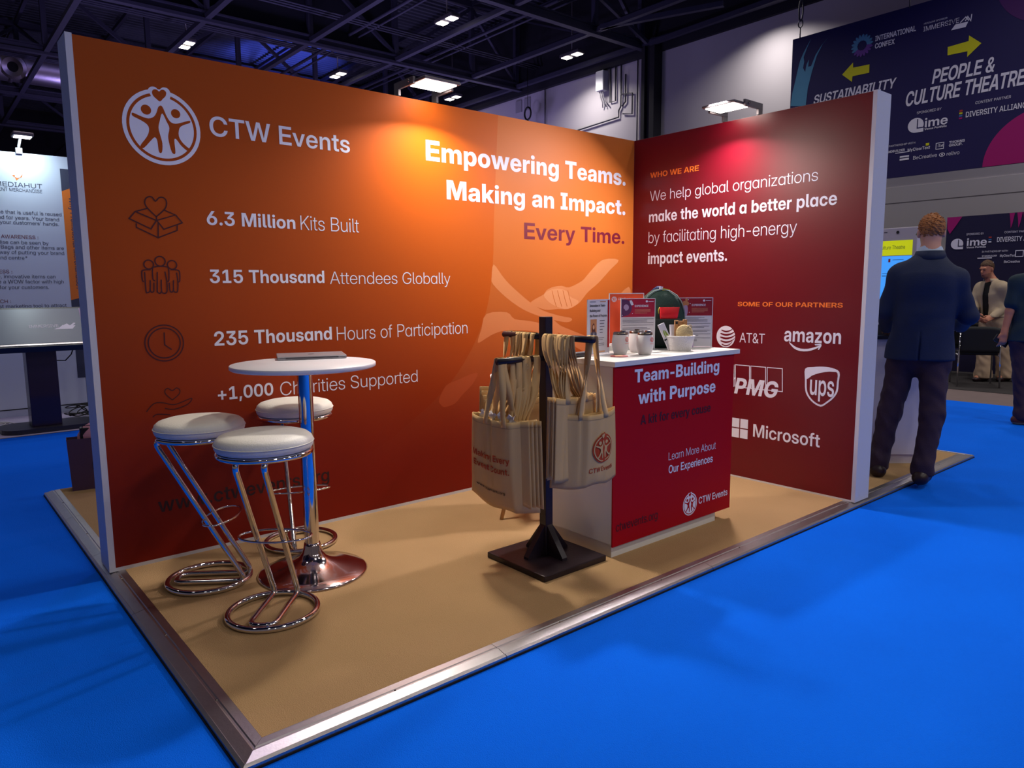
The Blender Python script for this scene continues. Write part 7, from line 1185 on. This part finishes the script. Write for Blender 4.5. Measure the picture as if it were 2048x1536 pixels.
# ================================================================ KIOSK BEHIND THE RED WALL
a = math.atan2(-.667, .745); KD = V(.745, -.667, 0); KB = V(.667, .745, 0); K0 = V(.985, -1.352, 0)
t = thing('kiosk_counter', 'white kiosk counter standing behind person in navy blazer', 'counter', K0); L0 = t.location
def kbox(m, u0, u1, v0, v1, z0, z1, mi=0):
    vs = [K0+KD*u+KB*v+V(0, 0, z) for z in (z0, z1) for v in (v0, v1) for u in (u0, u1)]
    return m.add(vs, [(0, 2, 3, 1), (4, 5, 7, 6), (0, 1, 5, 4), (2, 6, 7, 3), (0, 4, 6, 2), (1, 3, 7, 5)], mi)
kbox(MB('kiosk_white'), .02, .53, .02, .42, .0, .075).build('plinth', t, L0)
kbox(MB('kiosk_white'), 0, .55, 0, .45, .075, .96).build('body', t, L0)
kbox(MB('kiosk_dark'), -.02, .57, -.02, .47, .96, .985).build('counter_top', t, L0)
t = thing('touchscreen', 'upright white touchscreen showing a yellow header, beside red wall edge', 'screen', (1.33, -1.36, .985)); L0 = t.location
MB('kiosk_white').box((1.28, -1.625, 1.06), (1.36, -1.08, 1.79), bev=.006).build('housing', t, L0)
MB('kiosk_dark').box((1.30, -1.50, .985), (1.35, -1.20, 1.07)).build('foot', t, L0)
f = plane((1.28, 0, 0), (0, -1, 0), (0, 0, 1))
MB('screen_yellow').poly([(1.12, 1.585), (1.596, 1.585), (1.596, 1.695), (1.12, 1.695)], f, .002).build('header', t, L0)
m = MB('screen_blue'); m.poly([(1.12, 1.10), (1.596, 1.10), (1.596, 1.58), (1.12, 1.58)], f, .002); m.build('display', t, L0)
m = MB('screen_text', 'flag_red', 'banner_white'); write(m, 'Culture Theatre', 'R', f, 1.355, 1.545, 1.632, .028, .003)
m.poly([(1.43, 1.535), (1.445, 1.535), (1.445, 1.56), (1.43, 1.56)], f, .003, 1); m.poly([(1.46, 1.55), (1.54, 1.55), (1.54, 1.553), (1.46, 1.553)], f, .003); m.poly([(1.39, 1.45), (1.54, 1.45), (1.54, 1.453), (1.39, 1.453)], f, .003); m.poly([(1.39, 1.43), (1.42, 1.43), (1.42, 1.435), (1.39, 1.435)], f, .003); m.build('screen_lettering', t, L0)
m = MB('black_plastic'); m.lathe([(.001, 0), (.010, 0), (.011, .002)], n=20); o = m.build('webcam', t); o.rotation_euler = (0, -math.pi/2, 0); o.location = V(1.278, -1.487, 1.755)-L0
m = MB('black_plastic'); m.box((1.277, -1.41, 1.757), (1.281, -1.388, 1.762)); m.build('speaker_slot', t, L0)

# ================================================================ THEATRE CHAIRS
def make_chair():
    t = thing('stacking_chair', '', 'chair', (0, 0, 0), 0, 'black chairs of the theatre')     # faces +x
    g = [[V(-.20-.035*(j/8)-.02*math.sin(math.pi*i/12), -.23+.46*i/12, .47+.36*j/8-.03*abs(-1+i/6)**4*(j/8)) for j in range(9)] for i in range(13)]
    MB('chair_black').sheet(g).build('backrest', t, solid=.03)
    MB('chair_black').box((-.19, -.225, .435), (.23, .225, .475), bev=.015).build('seat', t)
    for sy in (-1, 1):
        m = MB('chrome'); m.tube([(-.215, sy*.235, .80), (-.20, sy*.24, .46), (-.215, sy*.245, .40), (-.27, sy*.25, .0)], .0115, n=8); m.build('leg', t)
        m = MB('chrome'); m.tube([(-.19, sy*.24, .43), (.20, sy*.24, .44), (.235, sy*.243, .40), (.26, sy*.25, .0)], .0115, n=8); m.build('leg', t)
    m = MB('chrome'); m.tube([(.22, -.24, .42), (.22, .24, .42)], .009, n=8); m.build('crossbar', t)
    return t
GC = 'black chairs of the theatre'
ch = make_chair(); ch['label'] = 'black padded chair right beside person in navy blazer'; ch.location = (6.94, -.32, fz); ch.rotation_euler = (0, 0, math.radians(28))
for x, y, r, lb in ((8.05, -.82, 20, 'black chair behind the beige trousers, near the picture edge'), (7.35, .48, 25, 'black chair mostly hidden behind navy blazer, next row of legs'), (8.1, .2, 20, 'black chair behind person in beige jacket, second row'), (7.9, 1.0, 20, 'black chair farthest back behind navy blazer')):
    dup(ch, (x, y, fz), math.radians(r), lb, GC)
# ================================================================ PEOPLE (bodies as one continuous surface)
class Field:
    def __init__(s, lo, hi, h):
        s.lo = np.array(lo, float); s.h = h; s.n = (np.ceil((np.array(hi)-s.lo)/h).astype(int)+1); s.D = np.full(s.n, .5)
    def _sub(s, pts, r):
        P = np.array(pts, float); a = np.clip(((P.min(0)-r-s.lo)/s.h).astype(int), 0, s.n-1); b = np.clip(((P.max(0)+r-s.lo)/s.h).astype(int)+2, 1, s.n)
        sl = tuple(slice(a[i], b[i]) for i in range(3))
        G = np.meshgrid(*[s.lo[i]+s.h*np.arange(a[i], b[i]) for i in range(3)], indexing='ij')
        return sl, np.stack(G, -1)
    def merge(s, sl, d, k):
        c = s.D[sl]
        if k > 0:
            hh = np.clip(.5+.5*(c-d)/k, 0, 1); s.D[sl] = c*(1-hh)+d*hh-k*hh*(1-hh)
        else: s.D[sl] = np.minimum(c, d)
    def cap(s, a, b, ra, rb=None, k=.03, flat=None, F=None):
        """tapered capsule; flat<1 squeezes it along direction F"""
        rb = ra if rb is None else rb; a = np.array(a, float); b = np.array(b, float); R_ = max(ra, rb)
        sl, p = s._sub([a, b], R_+k+.03); q = p-a; ba = b-a
        if flat:
            F = np.array(F, float); q = q+(q@F)[..., None]*F*(1/flat-1); ba = ba+F*(ba@F)*(1/flat-1)
        t = np.clip((q@ba)/max(1e-9, ba@ba), 0, 1); d = np.linalg.norm(q-t[..., None]*ba, axis=-1)-(ra+(rb-ra)*t)
        if flat: d = d*(.5+.5*flat)
        s.merge(sl, d, k)
    def ell(s, c, r, A=None, k=.03, sub=False):
        c = np.array(c, float); r = np.array(r, float); sl, p = s._sub([c], r.max()+k+.03); q = p-c
        if A is not None: q = q@np.array(A).T
        k0 = np.linalg.norm(q/r, axis=-1); k1 = np.linalg.norm(q/(r*r), axis=-1)+1e-9; d = k0*(k0-1)/k1
        if sub:
            cc = s.D[sl]; hh = np.clip(.5-.5*(cc+d)/max(k, 1e-6), 0, 1); s.D[sl] = cc*(1-hh)-d*hh+k*hh*(1-hh)
        else: s.merge(sl, d, k)
    def allp(s):
        G = np.meshgrid(*[s.lo[i]+s.h*np.arange(s.n[i]) for i in range(3)], indexing='ij'); return np.stack(G, -1)
    def cut(s, n, off):        # keep the side where p.n < off
        p = s.allp(); s.D = np.maximum(s.D, p@np.array(n, float)-off)
    def wrinkle(s, amp, fx, seed, zf=1.6):
        p = s.allp(); q = np.random.RandomState(seed)
        for _ in range(5):
            w = q.normal(size=3)*fx; w[2] *= zf; s.D += amp*.5*np.sin(p@w+q.uniform(0, 6)+1.5*np.sin(p@(q.normal(size=3)*fx*.4)))
    def mesh(s):
        D = s.D; n = np.array(D.shape); ins = D < 0; c = np.zeros(n-1, int)
        for i in (0, 1):
            for j in (0, 1):
                for k in (0, 1): c += ins[i:n[0]-1+i, j:n[1]-1+j, k:n[2]-1+k]
        act = (c > 0) & (c < 8); I = np.argwhere(act); idx = -np.ones(n-1, int); idx[act] = np.arange(len(I))
        acc = np.zeros((len(I), 3)); cnt = np.zeros(len(I))
        cor = [(i, j, k) for i in (0, 1) for j in (0, 1) for k in (0, 1)]
        val = {q: D[I[:, 0]+q[0], I[:, 1]+q[1], I[:, 2]+q[2]] for q in cor}
        for q in cor:
            for ax in range(3):
                if q[ax]: continue
                e = list(q); e[ax] = 1; e = tuple(e); a, b = val[q], val[e]; mk = (a < 0) != (b < 0)
                t = np.where(mk, a/np.where(mk, a-b, 1), 0); P = np.tile(np.array(q, float), (len(I), 1)); P[:, ax] += t
                acc[mk] += P[mk]; cnt[mk] += 1
        V_ = s.lo+s.h*(I+acc/cnt[:, None]); Fs = []
        for ax in range(3):
            u, v = (ax+1) % 3, (ax+2) % 3; a = [slice(None)]*3; b = [slice(None)]*3
            a[ax] = slice(0, n[ax]-1); b[ax] = slice(1, n[ax]); A, B = ins[tuple(a)], ins[tuple(b)]; E = np.argwhere(A != B)
            E = E[(E[:, u] > 0) & (E[:, v] > 0) & (E[:, u] < n[u]-1) & (E[:, v] < n[v]-1)]
            if not len(E): continue
            def at(du, dv): q = E.copy(); q[:, u] += du; q[:, v] += dv; return idx[q[:, 0], q[:, 1], q[:, 2]]
            Q = np.stack([at(-1, -1), at(0, -1), at(0, 0), at(-1, 0)], -1); inn = A[E[:, 0], E[:, 1], E[:, 2]]
            Q[~inn] = Q[~inn][:, ::-1]; Fs.append(Q)
        return V_, np.concatenate(Fs)
    def build(s, name, mats, parent, off, paint=None, smooth=1):
        v, f = s.mesh(); me = bpy.data.meshes.new(name); me.from_pydata((v-np.array(off)).tolist(), [], f.tolist())
        for m in mats: me.materials.append(MATS[m])
        me.polygons.foreach_set('use_smooth', [True]*len(f))
        if paint is not None: me.polygons.foreach_set('material_index', paint(v[f].mean(1)).astype(int).tolist())
        o = bpy.data.objects.new(name, me); COL.objects.link(o); o.parent = parent
        if smooth: md = o.modifiers.new('relax', 'SMOOTH'); md.iterations = max(1, int(4*smooth)); md.factor = .5
        return o
def nv(a): a = np.array(a, float); return a/np.linalg.norm(a)
def hand(fd, w, d, n, th, L=.185, curl=.5):
    """palm from wrist w along d, palm normal n (towards the palm side), th = side of the thumb"""
    w, d, n = np.array(w, float), nv(d), np.array(n, float); n = nv(n-d*(n@d)); t = np.array(th, float); t = nv(t-d*(t@d)-n*(t@n))
    A = np.array([d, t, n]); fd.cap(w-d*.02, w+d*.02, .027, .030, .02); fd.ell(w+d*.055, (.055, .041, .018), A, .02)
    for i, (o, l) in enumerate(((.028, .078), (.009, .088), (-.010, .082), (-.028, .064))):
        a = w+d*.09+t*o; c = curl*(1+.15*i); m = a+(d*math.cos(c)+n*math.sin(c))*l*.5; e = m+(d*math.cos(2*c)+n*math.sin(2*c))*l*.5
        fd.cap(a, m, .0105, .0095, .006); fd.cap(m, e, .0095, .008, .004)
    a = w+d*.03+t*.030; m = a+(d*.7+t*.6+n*.35)*.042; e = m+(d*.85+t*.1+n*.5)*.035; fd.cap(a, m, .014, .012, .012); fd.cap(m, e, .012, .010, .005)
def person(label, J, mats, cfg):
    """J: joints in metres. body, then clothes as separate surfaces"""
    if 'shift' in cfg: J = {k: (tuple(np.array(v)+np.array(cfg['shift'])) if k[:2] in ('ba', 'he', 'ne', 'ch', 'pe', 'sh', 'el', 'wr', 'hi', 'kn', 'an') else v) for k, v in J.items()}
    base = J['base']; t = thing('person', label, 'person', base); off = base
    F = nv(J['face']); R_ = np.array([F[1], -F[0], 0]); R_ = R_/np.linalg.norm(R_); U = np.cross(R_, F); A = np.array([R_, F, U])
    bF = nv(J['front']); bR = nv([bF[1], -bF[0], 0])
    P = np.array([J[k] for k in J if k[:2] in ('he', 'ne', 'ch', 'pe', 'sh', 'el', 'wr', 'hi', 'kn', 'an')]); lo = P.min(0)-.22; hi = P.max(0)+.22; lo[2] = base[2]-.01
    g = lambda k: np.array(J[k], float)
    hc = g('head')            # centre of the head
    b = Field(lo, hi, .0062)
    b.ell(hc+U*.025-F*.012, (.074, .092, .098), A, .02); b.ell(hc-U*.045+F*.022, (.058, .068, .075), A, .03); b.ell(hc-U*.085+F*.055, (.030, .028, .026), A, .03)
    b.cap(hc+F*.088+U*.012, hc+F*.108-U*.022, .010, .015, .012); b.ell(hc+F*.080+U*.030, (.055, .018, .012), A, .02)
    for s in (-1, 1): b.ell(hc+R_*s*.033+F*.092+U*.012, (.016, .012, .011), A, .01, sub=True); b.ell(hc+R_*s*.078-F*.012-U*.005, (.010, .020, .033), A, .008); b.ell(hc+R_*s*.030+F*.080+U*.010, (.014, .013, .012), A, .006)
    b.ell(hc+F*.088-U*.056, (.026, .014, .007), A, .008); b.ell(hc+F*.088-U*.068, (.022, .013, .008), A, .008)
    nk, ch, pe = g('neck'), g('chest'), g('pelvis')
    b.cap(hc-U*.06-F*.03, nk, .056, .064, .03)
    b.cap(g('shL'), g('shR'), .062, .062, .05); b.cap(ch, pe, .150, .135, .06, .66, bF); b.cap(nk-[0, 0, .05], ch, .09, .14, .06, .7, bF)
    for s in 'LR':
        b.cap(g('sh'+s), g('el'+s), .050, .040, .03); b.cap(g('el'+s), g('wr'+s), .040, .027, .02)
        b.cap(g('hip'+s), g('kn'+s), .084, .056, .04); b.cap(g('kn'+s), g('an'+s), .054, .038, .03); b.cap(g('an'+s), g('an'+s)+nv(J['toe'+s])*.13-[0, 0, .04], .042, .032, .03)
        hd = J['hand'+s]; hand(b, g('wr'+s), hd[0], hd[1], hd[2], curl=hd[3])
    def paint(c):
        q = (c-hc)@A.T; out = np.zeros(len(c), int)
        if cfg.get('beard'): out[(q[:, 2] < -.050) & (q[:, 2] > -.125) & (q[:, 1] > .0) & (np.abs(q[:, 0]) < .07)] = 2
        out[(np.abs(q[:, 2]+.062) < .009) & (q[:, 1] > .085) & (np.abs(q[:, 0]) < .025)] = 1
        return out
    b.build('body', [mats['skin'], 'lips', 'beard'], t, off, paint)
    for s in (-1, 1):
        e = MB('eye_dark'); c = hc+R_*s*.032+F*.090+U*.012
        e.lathe([(.001, -.009), (.007, -.006), (.0095, 0), (.007, .006), (.001, .009)], tuple(c-np.array(off)), 12); e.build('eye', t)
    # hair
    h = Field(hc-.2, hc+.2, .006); h.ell(hc+U*.032-F*.014, (.083, .101, .104), A, 0); p = h.allp(); q = (p-hc)@A.T
    line = np.where(q[..., 1] > .02, .055+.35*(q[..., 1]-.02), np.where(q[..., 1] > -.03, .015+.8*(q[..., 1]+.03), cfg.get('nape', -.075)+.0*q[..., 0]))
    h.D = np.maximum(h.D, (line-q[..., 2])*.8); h.D = np.maximum(h.D, -(np.linalg.norm((q-[0, -.010, .02])/[.070, .088, .094], axis=-1)-1)*.07)
    h.wrinkle(cfg.get('hair_amp', .006), 150, 5); h.build('hair', [mats['hair']], t, off, None, .34)
    if cfg.get('glasses'):
        m = MB('black_plastic')
        for s in (-1, 1): m.tube([tuple(hc+R_*s*.080-F*.01+U*.012-np.array(off)), tuple(hc+R_*s*.078+F*.09+U*.012-np.array(off))], .004, n=6); m.tube([tuple(hc+R_*(s*.035+.024*math.cos(k*.52))+F*.112+U*(.008+.02*math.sin(k*.52))-np.array(off)) for k in range(12)], .003, n=6, closed=True)
        m.build('glasses', t)
    # shirt collar or tee
    if cfg.get('shirt'):
        c = Field(lo, hi, .008); c.cap(nk-[0, 0, .05], nk+(hc-nk)*cfg.get('shirt_up', .34), .083, .070, 0); c.cap(ch, nk-[0, 0, .06], .150, .10, .05, .7, bF); c.cap(ch, pe, .166, .150, .05, .68, bF)
        dn = nv(hc-nk); c.cut(dn, float(dn@(nk+(hc-nk)*(cfg.get('shirt_up', .34)-.01))))
        c.build('shirt', [cfg['shirt']], t, off, None, .5)
    # trousers
    k = cfg.get('leg', 1.0); tr = Field(lo, hi, .008)
    tr.cap(g('hipL'), g('hipR'), .106, .106, .05, .92, bF); tr.cap(pe, pe+[0, 0, .12], .150, .140, .05, .74, bF)
    for s in 'LR':
        an = g('an'+s); kn = g('kn'+s); tr.cap(g('hip'+s), kn, .100*k, .076*k, .05); tr.cap(kn, an-[0, 0, .015], .076*k, .064*k*cfg.get('hem_k', 1), .04); tr.cap(an+[0, 0, .03], an-nv(J['toe'+s])*-.012-[0, 0, .02], .066*k*cfg.get('hem_k', 1), .070*k*cfg.get('hem_k', 1), .03)
    tr.wrinkle(.0035, 30, 3); tr.cut((0, 0, 1), pe[2]+.13)
    p = tr.allp()
    for s in 'LR': an = g('an'+s); near = np.linalg.norm(p[..., :2]-an[:2], axis=-1) < .16; tr.D = np.where(near & (p[..., 2] < an[2]-.045), np.maximum(tr.D, an[2]-.045-p[..., 2]), tr.D)
    tr.build('trousers', [mats['trousers']], t, off, None, .5)
    # shoes
    for s in 'LR':
        an = g('an'+s); d = nv(J['toe'+s]); z0 = J['foot'+s]; sh = Field(an-.25, an+.25, .0065); a0 = np.array([an[0], an[1], z0+.045])
        sh.cap(a0-d*.045, a0+d*.09, .047, .044, .02); sh.cap(a0+d*.09-[0, 0, .008], a0+d*.165-[0, 0, .014], .043, .030, .03); sh.cap(a0-d*.02, an, .046, .046, .03); sh.cut((0, 0, 1), an[2]+.01); sh.cut((0, 0, -1), -z0)
        o = sh.build('shoe', [mats['shoe'], mats.get('sole', mats['shoe'])], t, off, lambda c: (c[:, 2] < z0+.024).astype(int), .5)
    # jacket or polo
    jk = Field(lo, hi, .0075); w = cfg.get('jw', 1.0)
    jk.cap(g('shL')-[0, 0, .02], g('shR')-[0, 0, .02], .066, .066, .05); jk.cap(ch, (ch+pe)/2, .186*w, .168*w, .06, .70, bF); jk.cap((ch+pe)/2, np.array([pe[0], pe[1], cfg['hem']-.03]), .168*w, .190*w*cfg.get('flare', 1), .05, .74, bF); jk.cap(nk-[0, 0, .045], ch+[0, 0, .02], .085, .17, .07, .72, bF)
    for s in 'LR': jk.cap(nk-[0, 0, .05], g('sh'+s)-[0, 0, .01], .058, .066, .05)
    for s in 'LR':
        if cfg.get('short'): e = g('sh'+s)+(g('el'+s)-g('sh'+s))*.72; jk.cap(g('sh'+s), e, .078, .074, .04)
        else: jk.cap(g('sh'+s), g('el'+s), .068, .060, .04); jk.cap(g('el'+s), g('wr'+s)-nv(g('wr'+s)-g('el'+s))*.005, .064, .046, .03)
    jk.wrinkle(cfg.get('fold', .006), 22, 9, .55); jk.cut((0, 0, -1), -cfg['hem'])
    p = jk.allp(); q = (p-nk)
    nr = np.linalg.norm(q+bF*.0-[0, 0, .04], axis=-1)-cfg.get('neckcut', .082); jk.D = np.maximum(jk.D, -nr)
    fx = q@bF; rx = q@bR
    if cfg.get('open'):      # open front with a widening gap
        gap = np.abs(rx+cfg.get('openshift', 0))-(cfg['open']+.03*np.clip(-q[..., 2]-.1, 0, 1)); jk.D = np.where(fx > .0, np.maximum(jk.D, -gap), jk.D)
    jk.D = np.maximum(jk.D, -(.5-1e9) if False else jk.D)
    if cfg.get('vent'):      # centre-back vent slit
        sl = np.abs(rx-cfg['vent'])-.004; jk.D = np.where((fx < -.02) & (p[..., 2] < cfg['hem']+.20), np.maximum(jk.D, -sl), jk.D)
    jo = jk.build('jacket' if not cfg.get('short') else 'polo_shirt', [mats['jacket']], t, off, None, .5)
    if cfg.get('collar'):
        m = MB(mats['jacket']); dn = nv(hc-nk); rows = []
        for i in range(25):
            a = math.radians(-145+290*i/24); dr = -bF*math.cos(a)+bR*math.sin(a); c = nk-np.array(off)
            r0, r1, r2 = .088, .076, .104
            rows.append([V(*(c+dr*r0+dn*.0)), V(*(c+dr*r1+dn*.026)), V(*(c+dr*(r1+.010)+dn*.028)), V(*(c+dr*r2-dn*.020-np.array([0, 0, .012])))])
        m.sheet(rows); m.build('collar', jo, solid=.006)
    return t
n3 = lambda *a: np.array(a, float)
# person in the navy blazer, seen from behind
person('person in navy blazer and plum trousers standing with back turned, right of red wall', dict(base=(.83, -1.80, 0), face=(.86, .46, -.16), front=(.93, .36, 0),
    head=(1.02, -1.812, 1.718), neck=(.975, -1.832, 1.565), chest=(.94, -1.838, 1.36), pelvis=(.945, -1.815, .93),
    shL=(.895, -1.672, 1.432), shR=(1.02, -1.995, 1.405), elL=(.905, -1.590, 1.18), elR=(1.08, -2.060, 1.15), wrL=(1.10, -1.52, 1.05), wrR=(1.27, -1.96, 1.07),
    hipL=(.93, -1.722, .86), hipR=(.965, -1.905, .86), knL=(.875, -1.668, .46), knR=(.90, -1.942, .475), anL=(.80, -1.640, .095), anR=(.80, -1.935, .10),
    toeL=(.85, .52, 0), toeR=(.93, .15, 0), footL=0.0, footR=0.0, handL=((.8, .3, -.1), (0, 0, -1), (.3, -.9, 0), .25), handR=((.8, .35, -.05), (0, 0, -1), (-.1, .9, 0), .25)),
    dict(skin='skin', hair='hair_ginger', trousers='trousers_plum', jacket='blazer_navy', shoe='shoe_dark'), dict(hem=.845, shirt='shirt_pale', glasses=1, vent=-.03, collar=1, nape=-.085, hair_amp=.005, flare=1.16, jw=1.06, fold=.005, leg=.98))
# person in the beige jacket
person('person in beige jacket and trousers over black tee, walking left by black chair', dict(base=(7.26, -.42, fz), face=(-.93, .30, -.22), front=(-.90, .43, 0),
    head=(7.316, -.228, 1.588), neck=(7.365, -.285, 1.425), chest=(7.37, -.30, 1.22), pelvis=(7.36, -.36, .86),
    shL=(7.27, -.455, 1.335), shR=(7.44, -.135, 1.335), elL=(7.36, -.52, 1.07), elR=(7.36, -.07, 1.08), wrL=(7.13, -.40, .905), wrR=(7.10, -.20, .93),
    hipL=(7.33, -.44, .80), hipR=(7.39, -.28, .80), knL=(7.33, -.49, .42), knR=(7.22, -.30, .42), anL=(7.40, -.545, .065), anR=(7.17, -.33, .065),
    toeL=(-.93, .25, 0), toeR=(-.9, .35, 0), footL=fz, footR=fz, handL=((-.8, .45, -.35), (0, .6, -.5), (-.2, .3, .9), .6), handR=((-.6, -.5, -.4), (.2, -.6, -.4), (-.2, -.3, .9), .6)),
    dict(skin='skin_b', hair='hair_brown', trousers='trousers_beige', jacket='jacket_beige', shoe='shoe_dark'), dict(hem=.90, shift=(.33, .07, 0), shirt='tee_black', shirt_up=.05, open=.05, openshift=.02, collar=1, nape=-.055, hair_amp=.003, beard=1, leg=1.1, hem_k=1.5, jw=.98))
# person at the right edge holding a phone
person('person in dark polo shirt and plum trousers holding a phone, cut by right edge', dict(base=(4.03, -1.67, fz), face=(.75, .60, 0), front=(.80, .60, 0),
    head=(4.17, -1.70, 1.655), neck=(4.15, -1.70, 1.485), chest=(4.14, -1.69, 1.28), pelvis=(4.10, -1.68, .88),
    shL=(4.03, -1.545, 1.385), shR=(4.26, -1.85, 1.385), elL=(3.985, -1.50, 1.10), elR=(4.33, -1.90, 1.11), wrL=(3.955, -1.475, .885), wrR=(4.40, -1.83, .90),
    hipL=(4.04, -1.60, .83), hipR=(4.15, -1.76, .83), knL=(4.02, -1.64, .43), knR=(4.15, -1.82, .43), anL=(3.985, -1.675, .065), anR=(4.13, -1.87, .065),
    toeL=(.35, -.85, 0), toeR=(.75, -.5, 0), footL=fz, footR=fz, handL=((-.10, .02, -.95), (.75, .6, 0), (-.6, .75, -.1), .55), handR=((.4, .3, -.8), (-.6, .4, 0), (.5, .5, 0), .5)),
    dict(skin='skin_b', hair='hair_brown', trousers='trousers_plum', jacket='polo_teal', shoe='shoe_brown', sole='sole_tan'), dict(hem=.80, short=1, collar=1, leg=1.02, jw=1.10, flare=1.12, neckcut=.07))
t = thing('phone', 'black phone held low by person in dark polo shirt', 'phone', (3.955, -1.455, .80)); L0 = t.location
R2 = Matrix.Rotation(math.radians(-40), 3, 'Z') @ Matrix.Rotation(math.radians(-58), 3, 'Y')
MB('black_plastic').box((-.036, -.006, -.078), (.036, .006, .078), bev=.004, rot=R2).build('phone_body', t)
